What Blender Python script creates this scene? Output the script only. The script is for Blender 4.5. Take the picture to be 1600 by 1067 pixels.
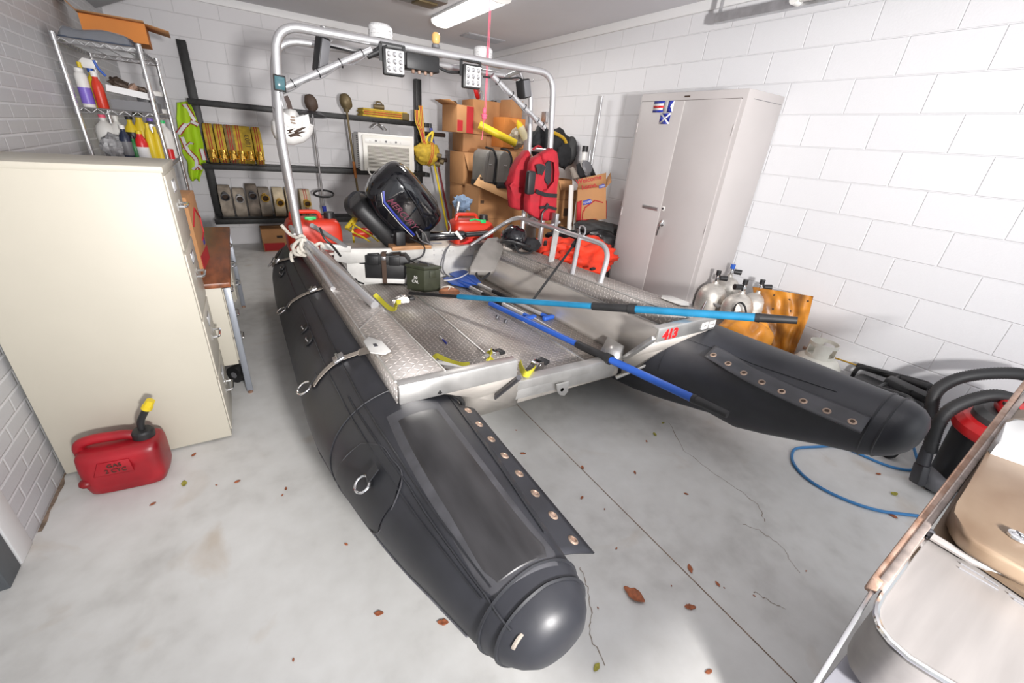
import bpy, bmesh, math, random
from mathutils import Vector, Matrix, noise
for o in list(bpy.data.objects): bpy.data.objects.remove(o)
SC = bpy.context.scene
COL = SC.collection
V = Vector
PI = math.pi
R = math.radians
random.seed(11)

# ---------------------------------------------------------------- camera
YAW, PITCH, ROLL, FPX, CAMZ = -0.5823990, -0.4473228, 0.0875773, 645.93, 1.5
CM = Matrix.Rotation(YAW, 3, 'Z') @ Matrix.Rotation(PI/2 + PITCH, 3, 'X') @ Matrix.Rotation(ROLL, 3, 'Z')
cam_d = bpy.data.cameras.new('camera')
cam_d.lens = FPX * 36.0 / 1600.0
cam_d.sensor_width = 36.0
cam_d.clip_start = 0.02
cam = bpy.data.objects.new('camera', cam_d)
COL.objects.link(cam)
cam.matrix_world = Matrix.Translation((0, 0, CAMZ)) @ CM.to_4x4()
SC.camera = cam

# ---------------------------------------------------------------- world, lamps, exposure
w = bpy.data.worlds.new('world'); SC.world = w; w.use_nodes = True
w.node_tree.nodes['Background'].inputs[0].default_value = (0.93, 0.955, 1.0, 1)
w.node_tree.nodes['Background'].inputs[1].default_value = 0.95
def area_light(name, loc, target, sx, sy, power, color):
    l = bpy.data.lights.new(name, 'AREA'); l.shape = 'RECTANGLE'; l.size = sx; l.size_y = sy
    l.energy = power; l.color = color
    o = bpy.data.objects.new(name, l); COL.objects.link(o)
    o.location = loc
    o.rotation_euler = (V(target) - V(loc)).to_track_quat('-Z', 'Y').to_euler()
    return o
fl_ = area_light('flash_lamp', (0.36, -1.25, 1.50), (2.0, 3.0, 2.0), 0.22, 0.22, 118, (1.0, 0.97, 0.95))
fl_.data.spread = math.radians(120)
area_light('doorway_daylight', (1.2, -2.3, 1.9), (1.3, 3.0, 0.9), 3.8, 2.0, 30, (0.95, 0.97, 1.0))
area_light('fixture_glow', (2.18, 4.62, 2.56), (2.18, 4.62, 0), 0.2, 1.25, 26, (1.0, 0.98, 0.95))
SC.view_settings.view_transform = 'Standard'
SC.view_settings.look = 'None'
SC.view_settings.exposure = 0.0
SC.view_settings.gamma = 1.0
SC.view_settings.use_curve_mapping = False

# ---------------------------------------------------------------- pixel -> point at a known depth
def ray(u, v): return CM @ V(((u-800)/FPX, -(v-533.5)/FPX, -1.0))
def AX(u, v, x): d = ray(u, v); return V((0, 0, CAMZ)) + d*(x/d.x)
def AY(u, v, y): d = ray(u, v); return V((0, 0, CAMZ)) + d*(y/d.y)
def AZ(u, v, z): d = ray(u, v); return V((0, 0, CAMZ)) + d*((z-CAMZ)/d.z)

# ---------------------------------------------------------------- materials
MATS = {}
def mat(name, col, rough=0.5, metal=0.0, nz=0.0, nscale=8.0, bump=0.0, bscale=40.0, emit=0.0, trans=0.0, coat=0.0, alpha=1.0, col2=None, aniso=None):
    if name in MATS: return MATS[name]
    m = bpy.data.materials.new(name); m.use_nodes = True
    n = m.node_tree.nodes; L = m.node_tree.links
    b = n['Principled BSDF']
    c = (*col, 1)
    b.inputs['Base Color'].default_value = c
    b.inputs['Roughness'].default_value = rough
    b.inputs['Metallic'].default_value = metal
    if coat: b.inputs['Coat Weight'].default_value = coat
    if trans: b.inputs['Transmission Weight'].default_value = trans
    if alpha < 1: b.inputs['Alpha'].default_value = alpha
    if emit:
        b.inputs['Emission Color'].default_value = c
        b.inputs['Emission Strength'].default_value = emit
    tc = n.new('ShaderNodeTexCoord')
    src = tc.outputs['Object']
    if aniso:
        mp = n.new('ShaderNodeMapping'); mp.inputs['Scale'].default_value = aniso
        L.new(src, mp.inputs['Vector']); src = mp.outputs['Vector']
    if nz:
        t = n.new('ShaderNodeTexNoise'); t.inputs['Scale'].default_value = nscale; t.inputs['Detail'].default_value = 6
        L.new(src, t.inputs['Vector'])
        r = n.new('ShaderNodeValToRGB')
        c2 = col2 if col2 else tuple(max(0, x*(1-nz)) for x in col)
        c1 = tuple(min(1, x*(1+nz*0.5)) for x in col) if not col2 else col
        r.color_ramp.elements[0].position = 0.35; r.color_ramp.elements[0].color = (*c2, 1)
        r.color_ramp.elements[1].position = 0.65; r.color_ramp.elements[1].color = (*c1, 1)
        L.new(t.outputs['Fac'], r.inputs['Fac']); L.new(r.outputs['Color'], b.inputs['Base Color'])
        mr = n.new('ShaderNodeMapRange')
        mr.inputs['To Min'].default_value = max(0.02, rough-0.08); mr.inputs['To Max'].default_value = min(1, rough+0.1)
        L.new(t.outputs['Fac'], mr.inputs['Value']); L.new(mr.outputs['Result'], b.inputs['Roughness'])
    if bump:
        t2 = n.new('ShaderNodeTexNoise'); t2.inputs['Scale'].default_value = bscale; t2.inputs['Detail'].default_value = 5
        L.new(src, t2.inputs['Vector'])
        bp = n.new('ShaderNodeBump'); bp.inputs['Strength'].default_value = bump; bp.inputs['Distance'].default_value = 0.01
        L.new(t2.outputs['Fac'], bp.inputs['Height']); L.new(bp.outputs['Normal'], b.inputs['Normal'])
    MATS[name] = m
    return m

def mathn(nt, op, a, b=None, c=None, clamp=False):
    x = nt.nodes.new('ShaderNodeMath'); x.operation = op; x.use_clamp = clamp
    for i, q in enumerate((a, b, c)):
        if q is None: continue
        if isinstance(q, (int, float)): x.inputs[i].default_value = q
        else: nt.links.new(q, x.inputs[i])
    return x.outputs[0]

def masonry(name, axis, bw, rh, off, face, joint, jb=0.6, jdark=0.9):
    """painted masonry: brick texture read in metres on the wall plane"""
    m = bpy.data.materials.new(name); m.use_nodes = True
    nt = m.node_tree; n = nt.nodes; L = nt.links; b = n['Principled BSDF']
    tc = n.new('ShaderNodeTexCoord'); sp = n.new('ShaderNodeSeparateXYZ'); L.new(tc.outputs['Object'], sp.inputs[0])
    cb = n.new('ShaderNodeCombineXYZ')
    L.new(mathn(nt, 'ADD', sp.outputs[axis], off[0]), cb.inputs[0])
    L.new(mathn(nt, 'ADD', sp.outputs[2], off[1]), cb.inputs[1])
    br = n.new('ShaderNodeTexBrick')
    br.offset = 0.5; br.squash = 1.0
    br.inputs['Scale'].default_value = 1.0
    br.inputs['Brick Width'].default_value = bw; br.inputs['Row Height'].default_value = rh
    br.inputs['Mortar Size'].default_value = joint; br.inputs['Mortar Smooth'].default_value = 0.6
    br.inputs['Color1'].default_value = (*face, 1)
    br.inputs['Color2'].default_value = (*[x*0.97 for x in face], 1)
    br.inputs['Mortar'].default_value = (*[x*jdark for x in face], 1)
    L.new(cb.outputs[0], br.inputs['Vector'])
    L.new(br.outputs['Color'], b.inputs['Base Color'])
    b.inputs['Roughness'].default_value = 0.42
    ns = n.new('ShaderNodeTexNoise'); ns.inputs['Scale'].default_value = 90; ns.inputs['Detail'].default_value = 4
    L.new(tc.outputs['Object'], ns.inputs['Vector'])
    h = mathn(nt, 'SUBTRACT', mathn(nt, 'MULTIPLY', ns.outputs['Fac'], 0.12), mathn(nt, 'MULTIPLY', br.outputs['Fac'], jb))
    bp = n.new('ShaderNodeBump'); bp.inputs['Strength'].default_value = 0.95; bp.inputs['Distance'].default_value = 0.006
    L.new(h, bp.inputs['Height']); L.new(bp.outputs['Normal'], b.inputs['Normal'])
    return m

def tread(name, ax0, ax1, s=0.026, col=(0.58, 0.54, 0.51)):
    """diamond tread plate: raised lozenges turning by 90 degrees from cell to cell"""
    m = bpy.data.materials.new(name); m.use_nodes = True
    nt = m.node_tree; n = nt.nodes; L = nt.links; b = n['Principled BSDF']
    tc = n.new('ShaderNodeTexCoord'); sp = n.new('ShaderNodeSeparateXYZ'); L.new(tc.outputs['Object'], sp.inputs[0])
    X = mathn(nt, 'DIVIDE', sp.outputs[ax0], s); Y = mathn(nt, 'DIVIDE', sp.outputs[ax1], s)
    ix = mathn(nt, 'FLOOR', X); iy = mathn(nt, 'FLOOR', Y)
    fx = mathn(nt, 'SUBTRACT', mathn(nt, 'SUBTRACT', X, ix), 0.5); fy = mathn(nt, 'SUBTRACT', mathn(nt, 'SUBTRACT', Y, iy), 0.5)
    par = mathn(nt, 'FLOORED_MODULO', mathn(nt, 'ADD', ix, iy), 2.0)
    sg = mathn(nt, 'SUBTRACT', mathn(nt, 'MULTIPLY', par, 2.0), 1.0)
    sy = mathn(nt, 'MULTIPLY', fy, sg)
    p = mathn(nt, 'ADD', fx, sy); q = mathn(nt, 'SUBTRACT', fx, sy)
    e = mathn(nt, 'ADD', mathn(nt, 'POWER', mathn(nt, 'ABSOLUTE', mathn(nt, 'DIVIDE', p, 0.72)), 2.0),
              mathn(nt, 'POWER', mathn(nt, 'ABSOLUTE', mathn(nt, 'DIVIDE', q, 0.24)), 2.0))
    h = mathn(nt, 'SUBTRACT', 1.0, e, clamp=True)
    hs = mathn(nt, 'POWER', h, 0.5)
    mx = n.new('ShaderNodeMix'); mx.data_type = 'RGBA'
    mx.inputs['A'].default_value = (*[x*0.80 for x in col], 1); mx.inputs['B'].default_value = (*[min(1, x*1.35) for x in col], 1)
    L.new(hs, mx.inputs['Factor'])
    ns = n.new('ShaderNodeTexNoise'); ns.inputs['Scale'].default_value = 3.5; ns.inputs['Detail'].default_value = 7
    L.new(tc.outputs['Object'], ns.inputs['Vector'])
    mx2 = n.new('ShaderNodeMix'); mx2.data_type = 'RGBA'; mx2.blend_type = 'MULTIPLY'; mx2.inputs['Factor'].default_value = 1.0
    rr = n.new('ShaderNodeValToRGB'); rr.color_ramp.elements[0].position = 0.3; rr.color_ramp.elements[0].color = (0.80, 0.76, 0.72, 1)
    rr.color_ramp.elements[1].position = 0.65; rr.color_ramp.elements[1].color = (1, 1, 1, 1)
    L.new(ns.outputs['Fac'], rr.inputs['Fac'])
    L.new(mx.outputs['Result'], mx2.inputs['A']); L.new(rr.outputs['Color'], mx2.inputs['B'])
    L.new(mx2.outputs['Result'], b.inputs['Base Color'])
    b.inputs['Metallic'].default_value = 0.6
    L.new(mathn(nt, 'SUBTRACT', 0.52, mathn(nt, 'MULTIPLY', hs, 0.2)), b.inputs['Roughness'])
    bp = n.new('ShaderNodeBump'); bp.inputs['Strength'].default_value = 0.8; bp.inputs['Distance'].default_value = 0.003
    L.new(hs, bp.inputs['Height']); L.new(bp.outputs['Normal'], b.inputs['Normal'])
    return m

def concrete(name):
    m = bpy.data.materials.new(name); m.use_nodes = True
    nt = m.node_tree; n = nt.nodes; L = nt.links; b = n['Principled BSDF']
    tc = n.new('ShaderNodeTexCoord')
    def nz(s, d=8, dist=0.0):
        t = n.new('ShaderNodeTexNoise'); t.inputs['Scale'].default_value = s; t.inputs['Detail'].default_value = d
        t.inputs['Distortion'].default_value = dist; L.new(tc.outputs['Object'], t.inputs['Vector']); return t.outputs['Fac']
    r = n.new('ShaderNodeValToRGB'); e = r.color_ramp.elements
    e[0].position = 0.28; e[0].color = (0.42, 0.41, 0.39, 1)
    e[1].position = 0.68; e[1].color = (0.70, 0.70, 0.685, 1)
    x = e.new(0.47); x.color = (0.60, 0.595, 0.575, 1)
    L.new(mathn(nt, 'ADD', mathn(nt, 'MULTIPLY', nz(1.4, 10, 0.6), 0.7), mathn(nt, 'MULTIPLY', nz(11, 8), 0.3)), r.inputs['Fac'])
    st = n.new('ShaderNodeValToRGB'); st.color_ramp.elements[0].position = 0.60; st.color_ramp.elements[0].color = (1, 1, 1, 1)
    st.color_ramp.elements[1].position = 0.78; st.color_ramp.elements[1].color = (0.80, 0.70, 0.60, 1)
    L.new(nz(2.1, 6, 1.2), st.inputs['Fac'])
    mu = n.new('ShaderNodeMix'); mu.data_type = 'RGBA'; mu.blend_type = 'MULTIPLY'; mu.inputs['Factor'].default_value = 0.8
    L.new(r.outputs['Color'], mu.inputs['A']); L.new(st.outputs['Color'], mu.inputs['B'])
    L.new(mu.outputs['Result'], b.inputs['Base Color'])
    L.new(mathn(nt, 'ADD', 0.38, mathn(nt, 'MULTIPLY', nz(6), 0.3)), b.inputs['Roughness'])
    bp = n.new('ShaderNodeBump'); bp.inputs['Strength'].default_value = 0.15; bp.inputs['Distance'].default_value = 0.004
    L.new(nz(30), bp.inputs['Height']); L.new(bp.outputs['Normal'], b.inputs['Normal'])
    return m

M_block_r = masonry('painted_block_right', 1, 0.4064, 0.2032, (-0.131+0.2032, -0.012), (0.71, 0.71, 0.725), 0.005, 0.45, 0.985)
M_block_b = masonry('painted_block_back', 0, 0.4064, 0.2032, (0.11, -0.012), (0.66, 0.65, 0.665), 0.005, 0.4, 0.98)
M_brick = masonry('painted_brick', 1, 0.2048, 0.0672, (0.05, 0.0), (0.56, 0.565, 0.58), 0.008, 0.35, 1.24)
M_ceil = mat('ceiling_paint', (0.66, 0.66, 0.69), 0.8, nz=0.03, nscale=2)
M_white = mat('white_paint', (0.78, 0.78, 0.78), 0.5)
M_conc = concrete('concrete')
M_tread_h = tread('tread_plate_flat', 0, 1)
M_tread_v = tread('tread_plate_upright', 1, 2)
M_alu = mat('aluminium', (0.66, 0.65, 0.63), 0.36, 0.85, nz=0.18, nscale=7, bump=0.04, bscale=25)
M_alu_w = mat('weathered_aluminium', (0.74, 0.69, 0.63), 0.42, 0.55, nz=0.35, nscale=2.5, bump=0.05, bscale=8, aniso=(1, 0.35, 1))
M_alu_p = mat('painted_aluminium', (0.66, 0.65, 0.62), 0.5, 0.25, nz=0.2, nscale=6)
M_tube = mat('satin_tube', (0.66, 0.66, 0.67), 0.33, 0.75)
M_chrome = mat('chrome', (0.8, 0.8, 0.8), 0.12, 1.0)
M_steel = mat('steel', (0.55, 0.55, 0.56), 0.35, 0.9, nz=0.15, nscale=15)
M_darkst = mat('dark_steel', (0.10, 0.10, 0.11), 0.4, 0.7)
M_rust = mat('rusty_steel', (0.42, 0.30, 0.24), 0.6, 0.4, nz=0.5, nscale=25, col2=(0.25, 0.14, 0.09), bump=0.2)
M_blacki = mat('black_iron', (0.018, 0.018, 0.018), 0.45, 0.1, nz=0.4, nscale=30, bump=0.1)
M_rubber = mat('inflatable_fabric', (0.024, 0.025, 0.031), 0.45, nz=0.30, nscale=5, bump=0.06, bscale=14)
M_rubber2 = mat('worn_inflatable_fabric', (0.052, 0.052, 0.058), 0.42, nz=0.30, nscale=7, bump=0.05, bscale=12, aniso=(2, 1, 1))
M_rubber3 = mat('tape_fabric', (0.019, 0.020, 0.024), 0.5, nz=0.2, nscale=12)
M_bead = mat('seam_bead', (0.12, 0.12, 0.135), 0.5, nz=0.3, nscale=9)
M_blk = mat('black_plastic', (0.016, 0.016, 0.017), 0.45, nz=0.2, nscale=20)
M_blkg = mat('gloss_black', (0.006, 0.006, 0.008), 0.09, coat=0.6)
M_blkc = mat('black_cloth', (0.014, 0.014, 0.016), 0.85, nz=0.4, nscale=12, bump=0.4, bscale=30)
M_grey = mat('grey_plastic', (0.16, 0.16, 0.17), 0.5)
M_beige = mat('beige_enamel', (0.52, 0.485, 0.405), 0.5, nz=0.03, nscale=3)
M_beige_d = mat('beige_drawer_enamel', (0.56, 0.52, 0.44), 0.38, nz=0.04, nscale=3)
M_cab = mat('grey_enamel', (0.46, 0.43, 0.42), 0.42, nz=0.03, nscale=3)
M_wood = mat('walnut_laminate', (0.30, 0.095, 0.035), 0.35, nz=0.6, nscale=5, col2=(0.14, 0.042, 0.015), aniso=(5, 1.0, 1))
M_plank = mat('plank_wood', (0.50, 0.26, 0.12), 0.6, nz=0.3, nscale=9, aniso=(1, 8, 8))
M_card = mat('cardboard', (0.47, 0.235, 0.098), 0.8, nz=0.1, nscale=3, bump=0.08)
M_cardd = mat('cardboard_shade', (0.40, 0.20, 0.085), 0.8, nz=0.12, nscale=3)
M_cardi = mat('cardboard_orange', (0.62, 0.22, 0.045), 0.75, nz=0.1, nscale=4)
M_cardr = mat('red_print', (0.45, 0.02, 0.025), 0.7, nz=0.1, nscale=8)
M_ink = mat('dark_ink', (0.05, 0.03, 0.02), 0.8)
M_redpl = mat('red_plastic', (0.34, 0.010, 0.018), 0.36, nz=0.35, nscale=5, bump=0.05, bscale=12)
M_fuel = mat('orange_red_plastic', (0.62, 0.035, 0.012), 0.38, nz=0.1, nscale=6)
M_red = mat('bright_red', (0.62, 0.015, 0.018), 0.35)
M_vest = mat('red_nylon', (0.38, 0.011, 0.022), 0.8, nz=0.15, nscale=18, bump=0.35, bscale=22)
M_suit = mat('orange_red_cloth', (0.72, 0.038, 0.010), 0.7, nz=0.3, nscale=9, bump=0.3, bscale=16)
M_yel = mat('yellow', (0.70, 0.52, 0.02), 0.45)
M_yelh = mat('yellow_hose_jacket', (0.55, 0.37, 0.035), 0.75, nz=0.25, nscale=18, bump=0.15, bscale=80)
M_greyh = mat('soiled_hose_jacket', (0.34, 0.29, 0.235), 0.8, nz=0.4, nscale=9, bump=0.15, bscale=80)
M_cream = mat('cream_hose_jacket', (0.55, 0.46, 0.32), 0.8, nz=0.3, nscale=9, bump=0.15, bscale=80)
M_brass = mat('brass', (0.75, 0.47, 0.10), 0.25, 0.95, nz=0.15, nscale=20)
M_hiviz = mat('hi_vis_cloth', (0.50, 0.78, 0.02), 0.7, bump=0.3, bscale=20)
M_reflc = mat('reflective_tape', (0.80, 0.80, 0.82), 0.35)
M_helm = mat('white_shell', (0.62, 0.61, 0.59), 0.3)
M_whitep = mat('white_plastic', (0.76, 0.75, 0.72), 0.4)
M_blue = mat('blue_plastic', (0.022, 0.10, 0.46), 0.4, nz=0.08, nscale=10)
M_cyan = mat('cyan_sleeve', (0.012, 0.175, 0.33), 0.38, nz=0.15, nscale=10)
M_dblue = mat('dark_blue', (0.015, 0.03, 0.30), 0.4)
M_hoseb = mat('blue_hose', (0.045, 0.22, 0.50), 0.4)
M_olive = mat('olive_paint', (0.040, 0.045, 0.026), 0.5, nz=0.2, nscale=15)
M_strapy = mat('yellow_webbing', (0.55, 0.50, 0.035), 0.75, bump=0.2, bscale=120)
M_strapg = mat('taupe_webbing', (0.27, 0.235, 0.20), 0.8, bump=0.2, bscale=120)
M_rope = mat('white_rope', (0.62, 0.58, 0.51), 0.85, nz=0.2, nscale=40, bump=0.5, bscale=120)
M_pink = mat('pink_cord', (0.90, 0.13, 0.22), 0.6)
M_bag = mat('orange_vinyl', (0.68, 0.27, 0.02), 0.38, nz=0.22, nscale=5, bump=0.35, bscale=7, col2=(0.56, 0.21, 0.02))
M_bagd = mat('soiled_orange_vinyl', (0.66, 0.26, 0.025), 0.38, nz=0.6, nscale=6, bump=0.5, bscale=7, col2=(0.20, 0.09, 0.03))
M_tankm = mat('brushed_tank', (0.62, 0.59, 0.54), 0.42, 0.7, nz=0.12, nscale=18, aniso=(1, 1, 8))
M_prop = mat('cream_paint', (0.62, 0.61, 0.55), 0.4, nz=0.1, nscale=8)
M_cush = mat('grey_vinyl', (0.225, 0.21, 0.195), 0.6, nz=0.2, nscale=6, bump=0.15, bscale=10)
M_tote = mat('taupe_case', (0.17, 0.16, 0.145), 0.55, nz=0.15, nscale=8)
M_brown = mat('tan_rubber', (0.42, 0.17, 0.08), 0.5, nz=0.15, nscale=12)
M_leaf = mat('dry_leaf', (0.36, 0.11, 0.045), 0.7, nz=0.4, nscale=60)
M_leafg = mat('yellow_green_leaf', (0.36, 0.33, 0.05), 0.7, nz=0.4, nscale=60)
M_green = mat('green_plastic', (0.02, 0.55, 0.14), 0.4)
M_purp = mat('purple_print', (0.20, 0.13, 0.55), 0.4)
M_lens = mat('clear_lens', (0.66, 0.66, 0.66), 0.2, bump=0.6, bscale=120)
M_amber = mat('amber_lens', (0.75, 0.45, 0.16), 0.2)
M_ss = mat('stainless_sheet', (0.29, 0.272, 0.262), 0.40, 0.45, nz=0.12, nscale=3, aniso=(1, 10, 10))
M_ssh = mat('heat_stained_stainless', (0.22, 0.165, 0.115), 0.40, 0.35, nz=0.4, nscale=3.5, col2=(0.13, 0.078, 0.045), aniso=(1, 2, 2))
M_ssg = mat('grey_side_panel', (0.27, 0.27, 0.30), 0.45, 0.3)
M_glow = mat('lit_diffuser', (1.0, 0.99, 0.96), 0.5, emit=3.0)
M_clear = mat('clear_film', (0.72, 0.72, 0.72), 0.2, alpha=0.22, bump=0.6, bscale=25)
M_navy = mat('navy_cloth', (0.055, 0.07, 0.105), 0.85, nz=0.25, nscale=20, bump=0.4, bscale=30)
M_denim = mat('pale_blue_rag', (0.20, 0.28, 0.40), 0.85, bump=0.4, bscale=30)
M_copper = mat('aged_grommet', (0.42, 0.31, 0.24), 0.45, 0.7, nz=0.4, nscale=60)
M_gauge = mat('bronze_paint', (0.16, 0.12, 0.06), 0.5, 0.4)
M_mesh = mat('dark_mesh', (0.03, 0.03, 0.035), 0.7, bump=0.6, bscale=150)

# ---------------------------------------------------------------- geometry collector
def smooth_path(pts, rad=0.05, n=5):
    pts = [V(p) for p in pts]
    out = [pts[0]]
    for i in range(1, len(pts)-1):
        a, b, c = pts[i-1], pts[i], pts[i+1]
        r = min(rad, (a-b).length*0.48, (c-b).length*0.48)
        p0 = b + (a-b).normalized()*r; p1 = b + (c-b).normalized()*r
        for k in range(n+1):
            t = k/n
            out.append(p0*(1-t)**2 + b*2*t*(1-t) + p1*t*t)
    out.append(pts[-1])
    return out
def spline(pts, n=8):
    pts = [V(p) for p in pts]
    P = [pts[0]] + pts + [pts[-1]]
    out = []
    for i in range(1, len(P)-2):
        a, b, c, d = P[i-1], P[i], P[i+1], P[i+2]
        for k in range(n):
            t = k/n
            out.append(0.5*((2*b) + (c-a)*t + (2*a-5*b+4*c-d)*t*t + (3*b-a-3*c+d)*t**3))
    out.append(pts[-1])
    return out
def frame(d):
    d = V(d).normalized()
    u = d.orthogonal().normalized() if abs(d.z) > 0.999 else V((0, 0, 1)).cross(d).normalized()
    return u, d.cross(u).normalized(), d

class G:
    def __init__(s, dz=None): s.b = bmesh.new(); s.dz = dz
    def v(s, p):
        p = V(p)
        if s.dz: p.z += s.dz(p.y)
        return s.b.verts.new(p)
    def face(s, pts):
        try: return s.b.faces.new([s.v(p) for p in pts])
        except ValueError: pass
    def box(s, c, size, rz=0.0, bev=0.0, rot=None, seg=2):
        m = rot if rot is not None else Matrix.Rotation(rz, 3, 'Z')
        c = V(c); h = V(size)*0.5
        vs = []
        for z in (-1, 1):
            for x, y in ((-1, -1), (1, -1), (1, 1), (-1, 1)):
                vs.append(s.v(c + m @ V((x*h.x, y*h.y, z*h.z))))
        fs = [s.b.faces.new([vs[i] for i in q]) for q in ((3, 2, 1, 0), (4, 5, 6, 7), (0, 1, 5, 4), (1, 2, 6, 5), (2, 3, 7, 6), (3, 0, 4, 7))]
        if bev > 0:
            es = {e for f in fs for e in f.edges}
            bmesh.ops.bevel(s.b, geom=list(es), offset=min(bev, min(size)*0.45), segments=seg, affect='EDGES', profile=0.5)
        return s
    def span(s, a, b, bev=0.0, seg=2):
        a, b = V(a), V(b)
        return s.box((a+b)/2, [abs(x) for x in (b-a)], bev=bev, seg=seg)
    def beam(s, p0, p1, w_, h_, bev=0.0, up=(0, 0, 1)):
        p0, p1 = V(p0), V(p1); d = (p1-p0); L_ = d.length; d.normalize()
        u = V(up)
        if abs(u.dot(d)) > 0.98: u = V((1, 0, 0))
        x = d.cross(u).normalized(); z = x.cross(d).normalized()
        m = Matrix((x, d, z)).transposed()
        return s.box((p0+p1)/2, (w_, L_, h_), rot=m, bev=bev)
    def ringloft(s, rings, closed=True, cap=True):
        R_ = [[s.v(p) for p in r] for r in rings]
        n = len(R_[0])
        for i in range(len(R_)-1):
            for j in range(n if closed else n-1):
                k = (j+1) % n
                try: s.b.faces.new((R_[i][j], R_[i][k], R_[i+1][k], R_[i+1][j]))
                except ValueError: pass
        if cap and closed:
            for q in (R_[0][::-1], R_[-1]):
                try: s.b.faces.new(q)
                except ValueError: pass
        return s
    def cyl(s, p0, p1, r0, r1=None, seg=16, cap=True):
        r1 = r0 if r1 is None else r1
        p0, p1 = V(p0), V(p1)
        u, w_, d = frame(p1-p0)
        an = [2*PI*k/seg for k in range(seg)]
        return s.ringloft([[p0 + (u*math.cos(a)+w_*math.sin(a))*r0 for a in an], [p1 + (u*math.cos(a)+w_*math.sin(a))*r1 for a in an]], cap=cap)
    def tube(s, pts, r, seg=8, closed=False, flat=None):
        pts = [V(p) for p in pts]; n = len(pts)
        rs = r if isinstance(r, (list, tuple)) else [r]*n
        rings = []; u = None
        for i, p in enumerate(pts):
            if closed: d = pts[(i+1) % n] - pts[i-1]
            else: d = pts[min(i+1, n-1)] - pts[max(i-1, 0)]
            if d.length < 1e-9: d = V((0, 0, 1))
            d.normalize()
            if u is None: u = frame(d)[0]
            u = (u - d*u.dot(d))
            u = u.normalized() if u.length > 1e-6 else frame(d)[0]
            w_ = d.cross(u)
            rings.append([p + (u*math.cos(2*PI*k/seg) + w_*math.sin(2*PI*k/seg))*rs[i] for k in range(seg)])
        if closed:
            rings.append(rings[0]); s.ringloft(rings, cap=False)
            bmesh.ops.remove_doubles(s.b, verts=s.b.verts, dist=1e-6)
            return s
        return s.ringloft(rings)
    def ribbon(s, pts, w_, t, side=(1, 0, 0)):
        pts = [V(p) for p in pts]; n = len(pts); rings = []
        for i, p in enumerate(pts):
            d = (pts[min(i+1, n-1)] - pts[max(i-1, 0)]).normalized()
            sd = V(side); sd = (sd - d*sd.dot(d)).normalized(); up = d.cross(sd)
            rings.append([p - sd*w_/2 - up*t/2, p + sd*w_/2 - up*t/2, p + sd*w_/2 + up*t/2, p - sd*w_/2 + up*t/2])
        return s.ringloft(rings)
    def lathe(s, prof, o=(0, 0, 0), axis=(0, 0, 1), seg=24):
        o = V(o); u, w_, d = frame(axis)
        an = [2*PI*k/seg for k in range(seg)]
        return s.ringloft([[o + d*z + (u*math.cos(a)+w_*math.sin(a))*max(r, 1e-4) for a in an] for r, z in prof])
    def ell(s, c, r, rot=None, seg=16, rings=10, e=1.0, amp=0.0, fr=3.0, seed=0.0):
        c = V(c); m = rot if rot is not None else Matrix.Identity(3)
        f = lambda x: math.copysign(abs(x)**e, x)
        rr = []
        for i in range(rings+1):
            t = -PI/2 + PI*i/rings; t = max(-PI/2+0.02, min(PI/2-0.02, t))
            ring = []
            for k in range(seg):
                a = 2*PI*k/seg
                p = V((f(math.cos(t))*f(math.cos(a)), f(math.cos(t))*f(math.sin(a)), f(math.sin(t))))
                q = V((p.x*r[0], p.y*r[1], p.z*r[2]))
                if amp: q *= 1 + amp*noise.noise(p*fr + V((seed, seed*2, 0)))
                ring.append(c + m @ q)
            rr.append(ring)
        return s.ringloft(rr)
    def prism(s, poly, off, bev=0.0, seg=2):
        a = [s.v(p) for p in poly]; b = [s.v(V(p)+V(off)) for p in poly]
        n = len(a); fs = [s.b.faces.new(a[::-1]), s.b.faces.new(b)]
        for i in range(n):
            j = (i+1) % n; fs.append(s.b.faces.new((a[i], a[j], b[j], b[i])))
        if bev:
            es = {e for f in fs[:2] for e in f.edges}
            bmesh.ops.bevel(s.b, geom=list(es), offset=bev, segments=seg, affect='EDGES', profile=0.5)
        return s
    def grid(s, fn, nu, nv):
        vs = [[s.v(fn(i/nu, j/nv)) for j in range(nv+1)] for i in range(nu+1)]
        for i in range(nu):
            for j in range(nv):
                s.b.faces.new((vs[i][j], vs[i+1][j], vs[i+1][j+1], vs[i][j+1]))
        return s
    def build(s, name, m, parent=None, ang=35, thick=0.0):
        bmesh.ops.recalc_face_normals(s.b, faces=s.b.faces)
        me = bpy.data.meshes.new(name); s.b.to_mesh(me); s.b.free()
        me.materials.append(m)
        for p in me.polygons: p.use_smooth = True
        try: me.set_sharp_from_angle(angle=R(ang))
        except Exception: pass
        o = bpy.data.objects.new(name, me); COL.objects.link(o)
        if thick:
            md = o.modifiers.new('thickness', 'SOLIDIFY'); md.thickness = thick; md.offset = 0
        if parent is not None: attach(o, parent)
        return o

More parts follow.
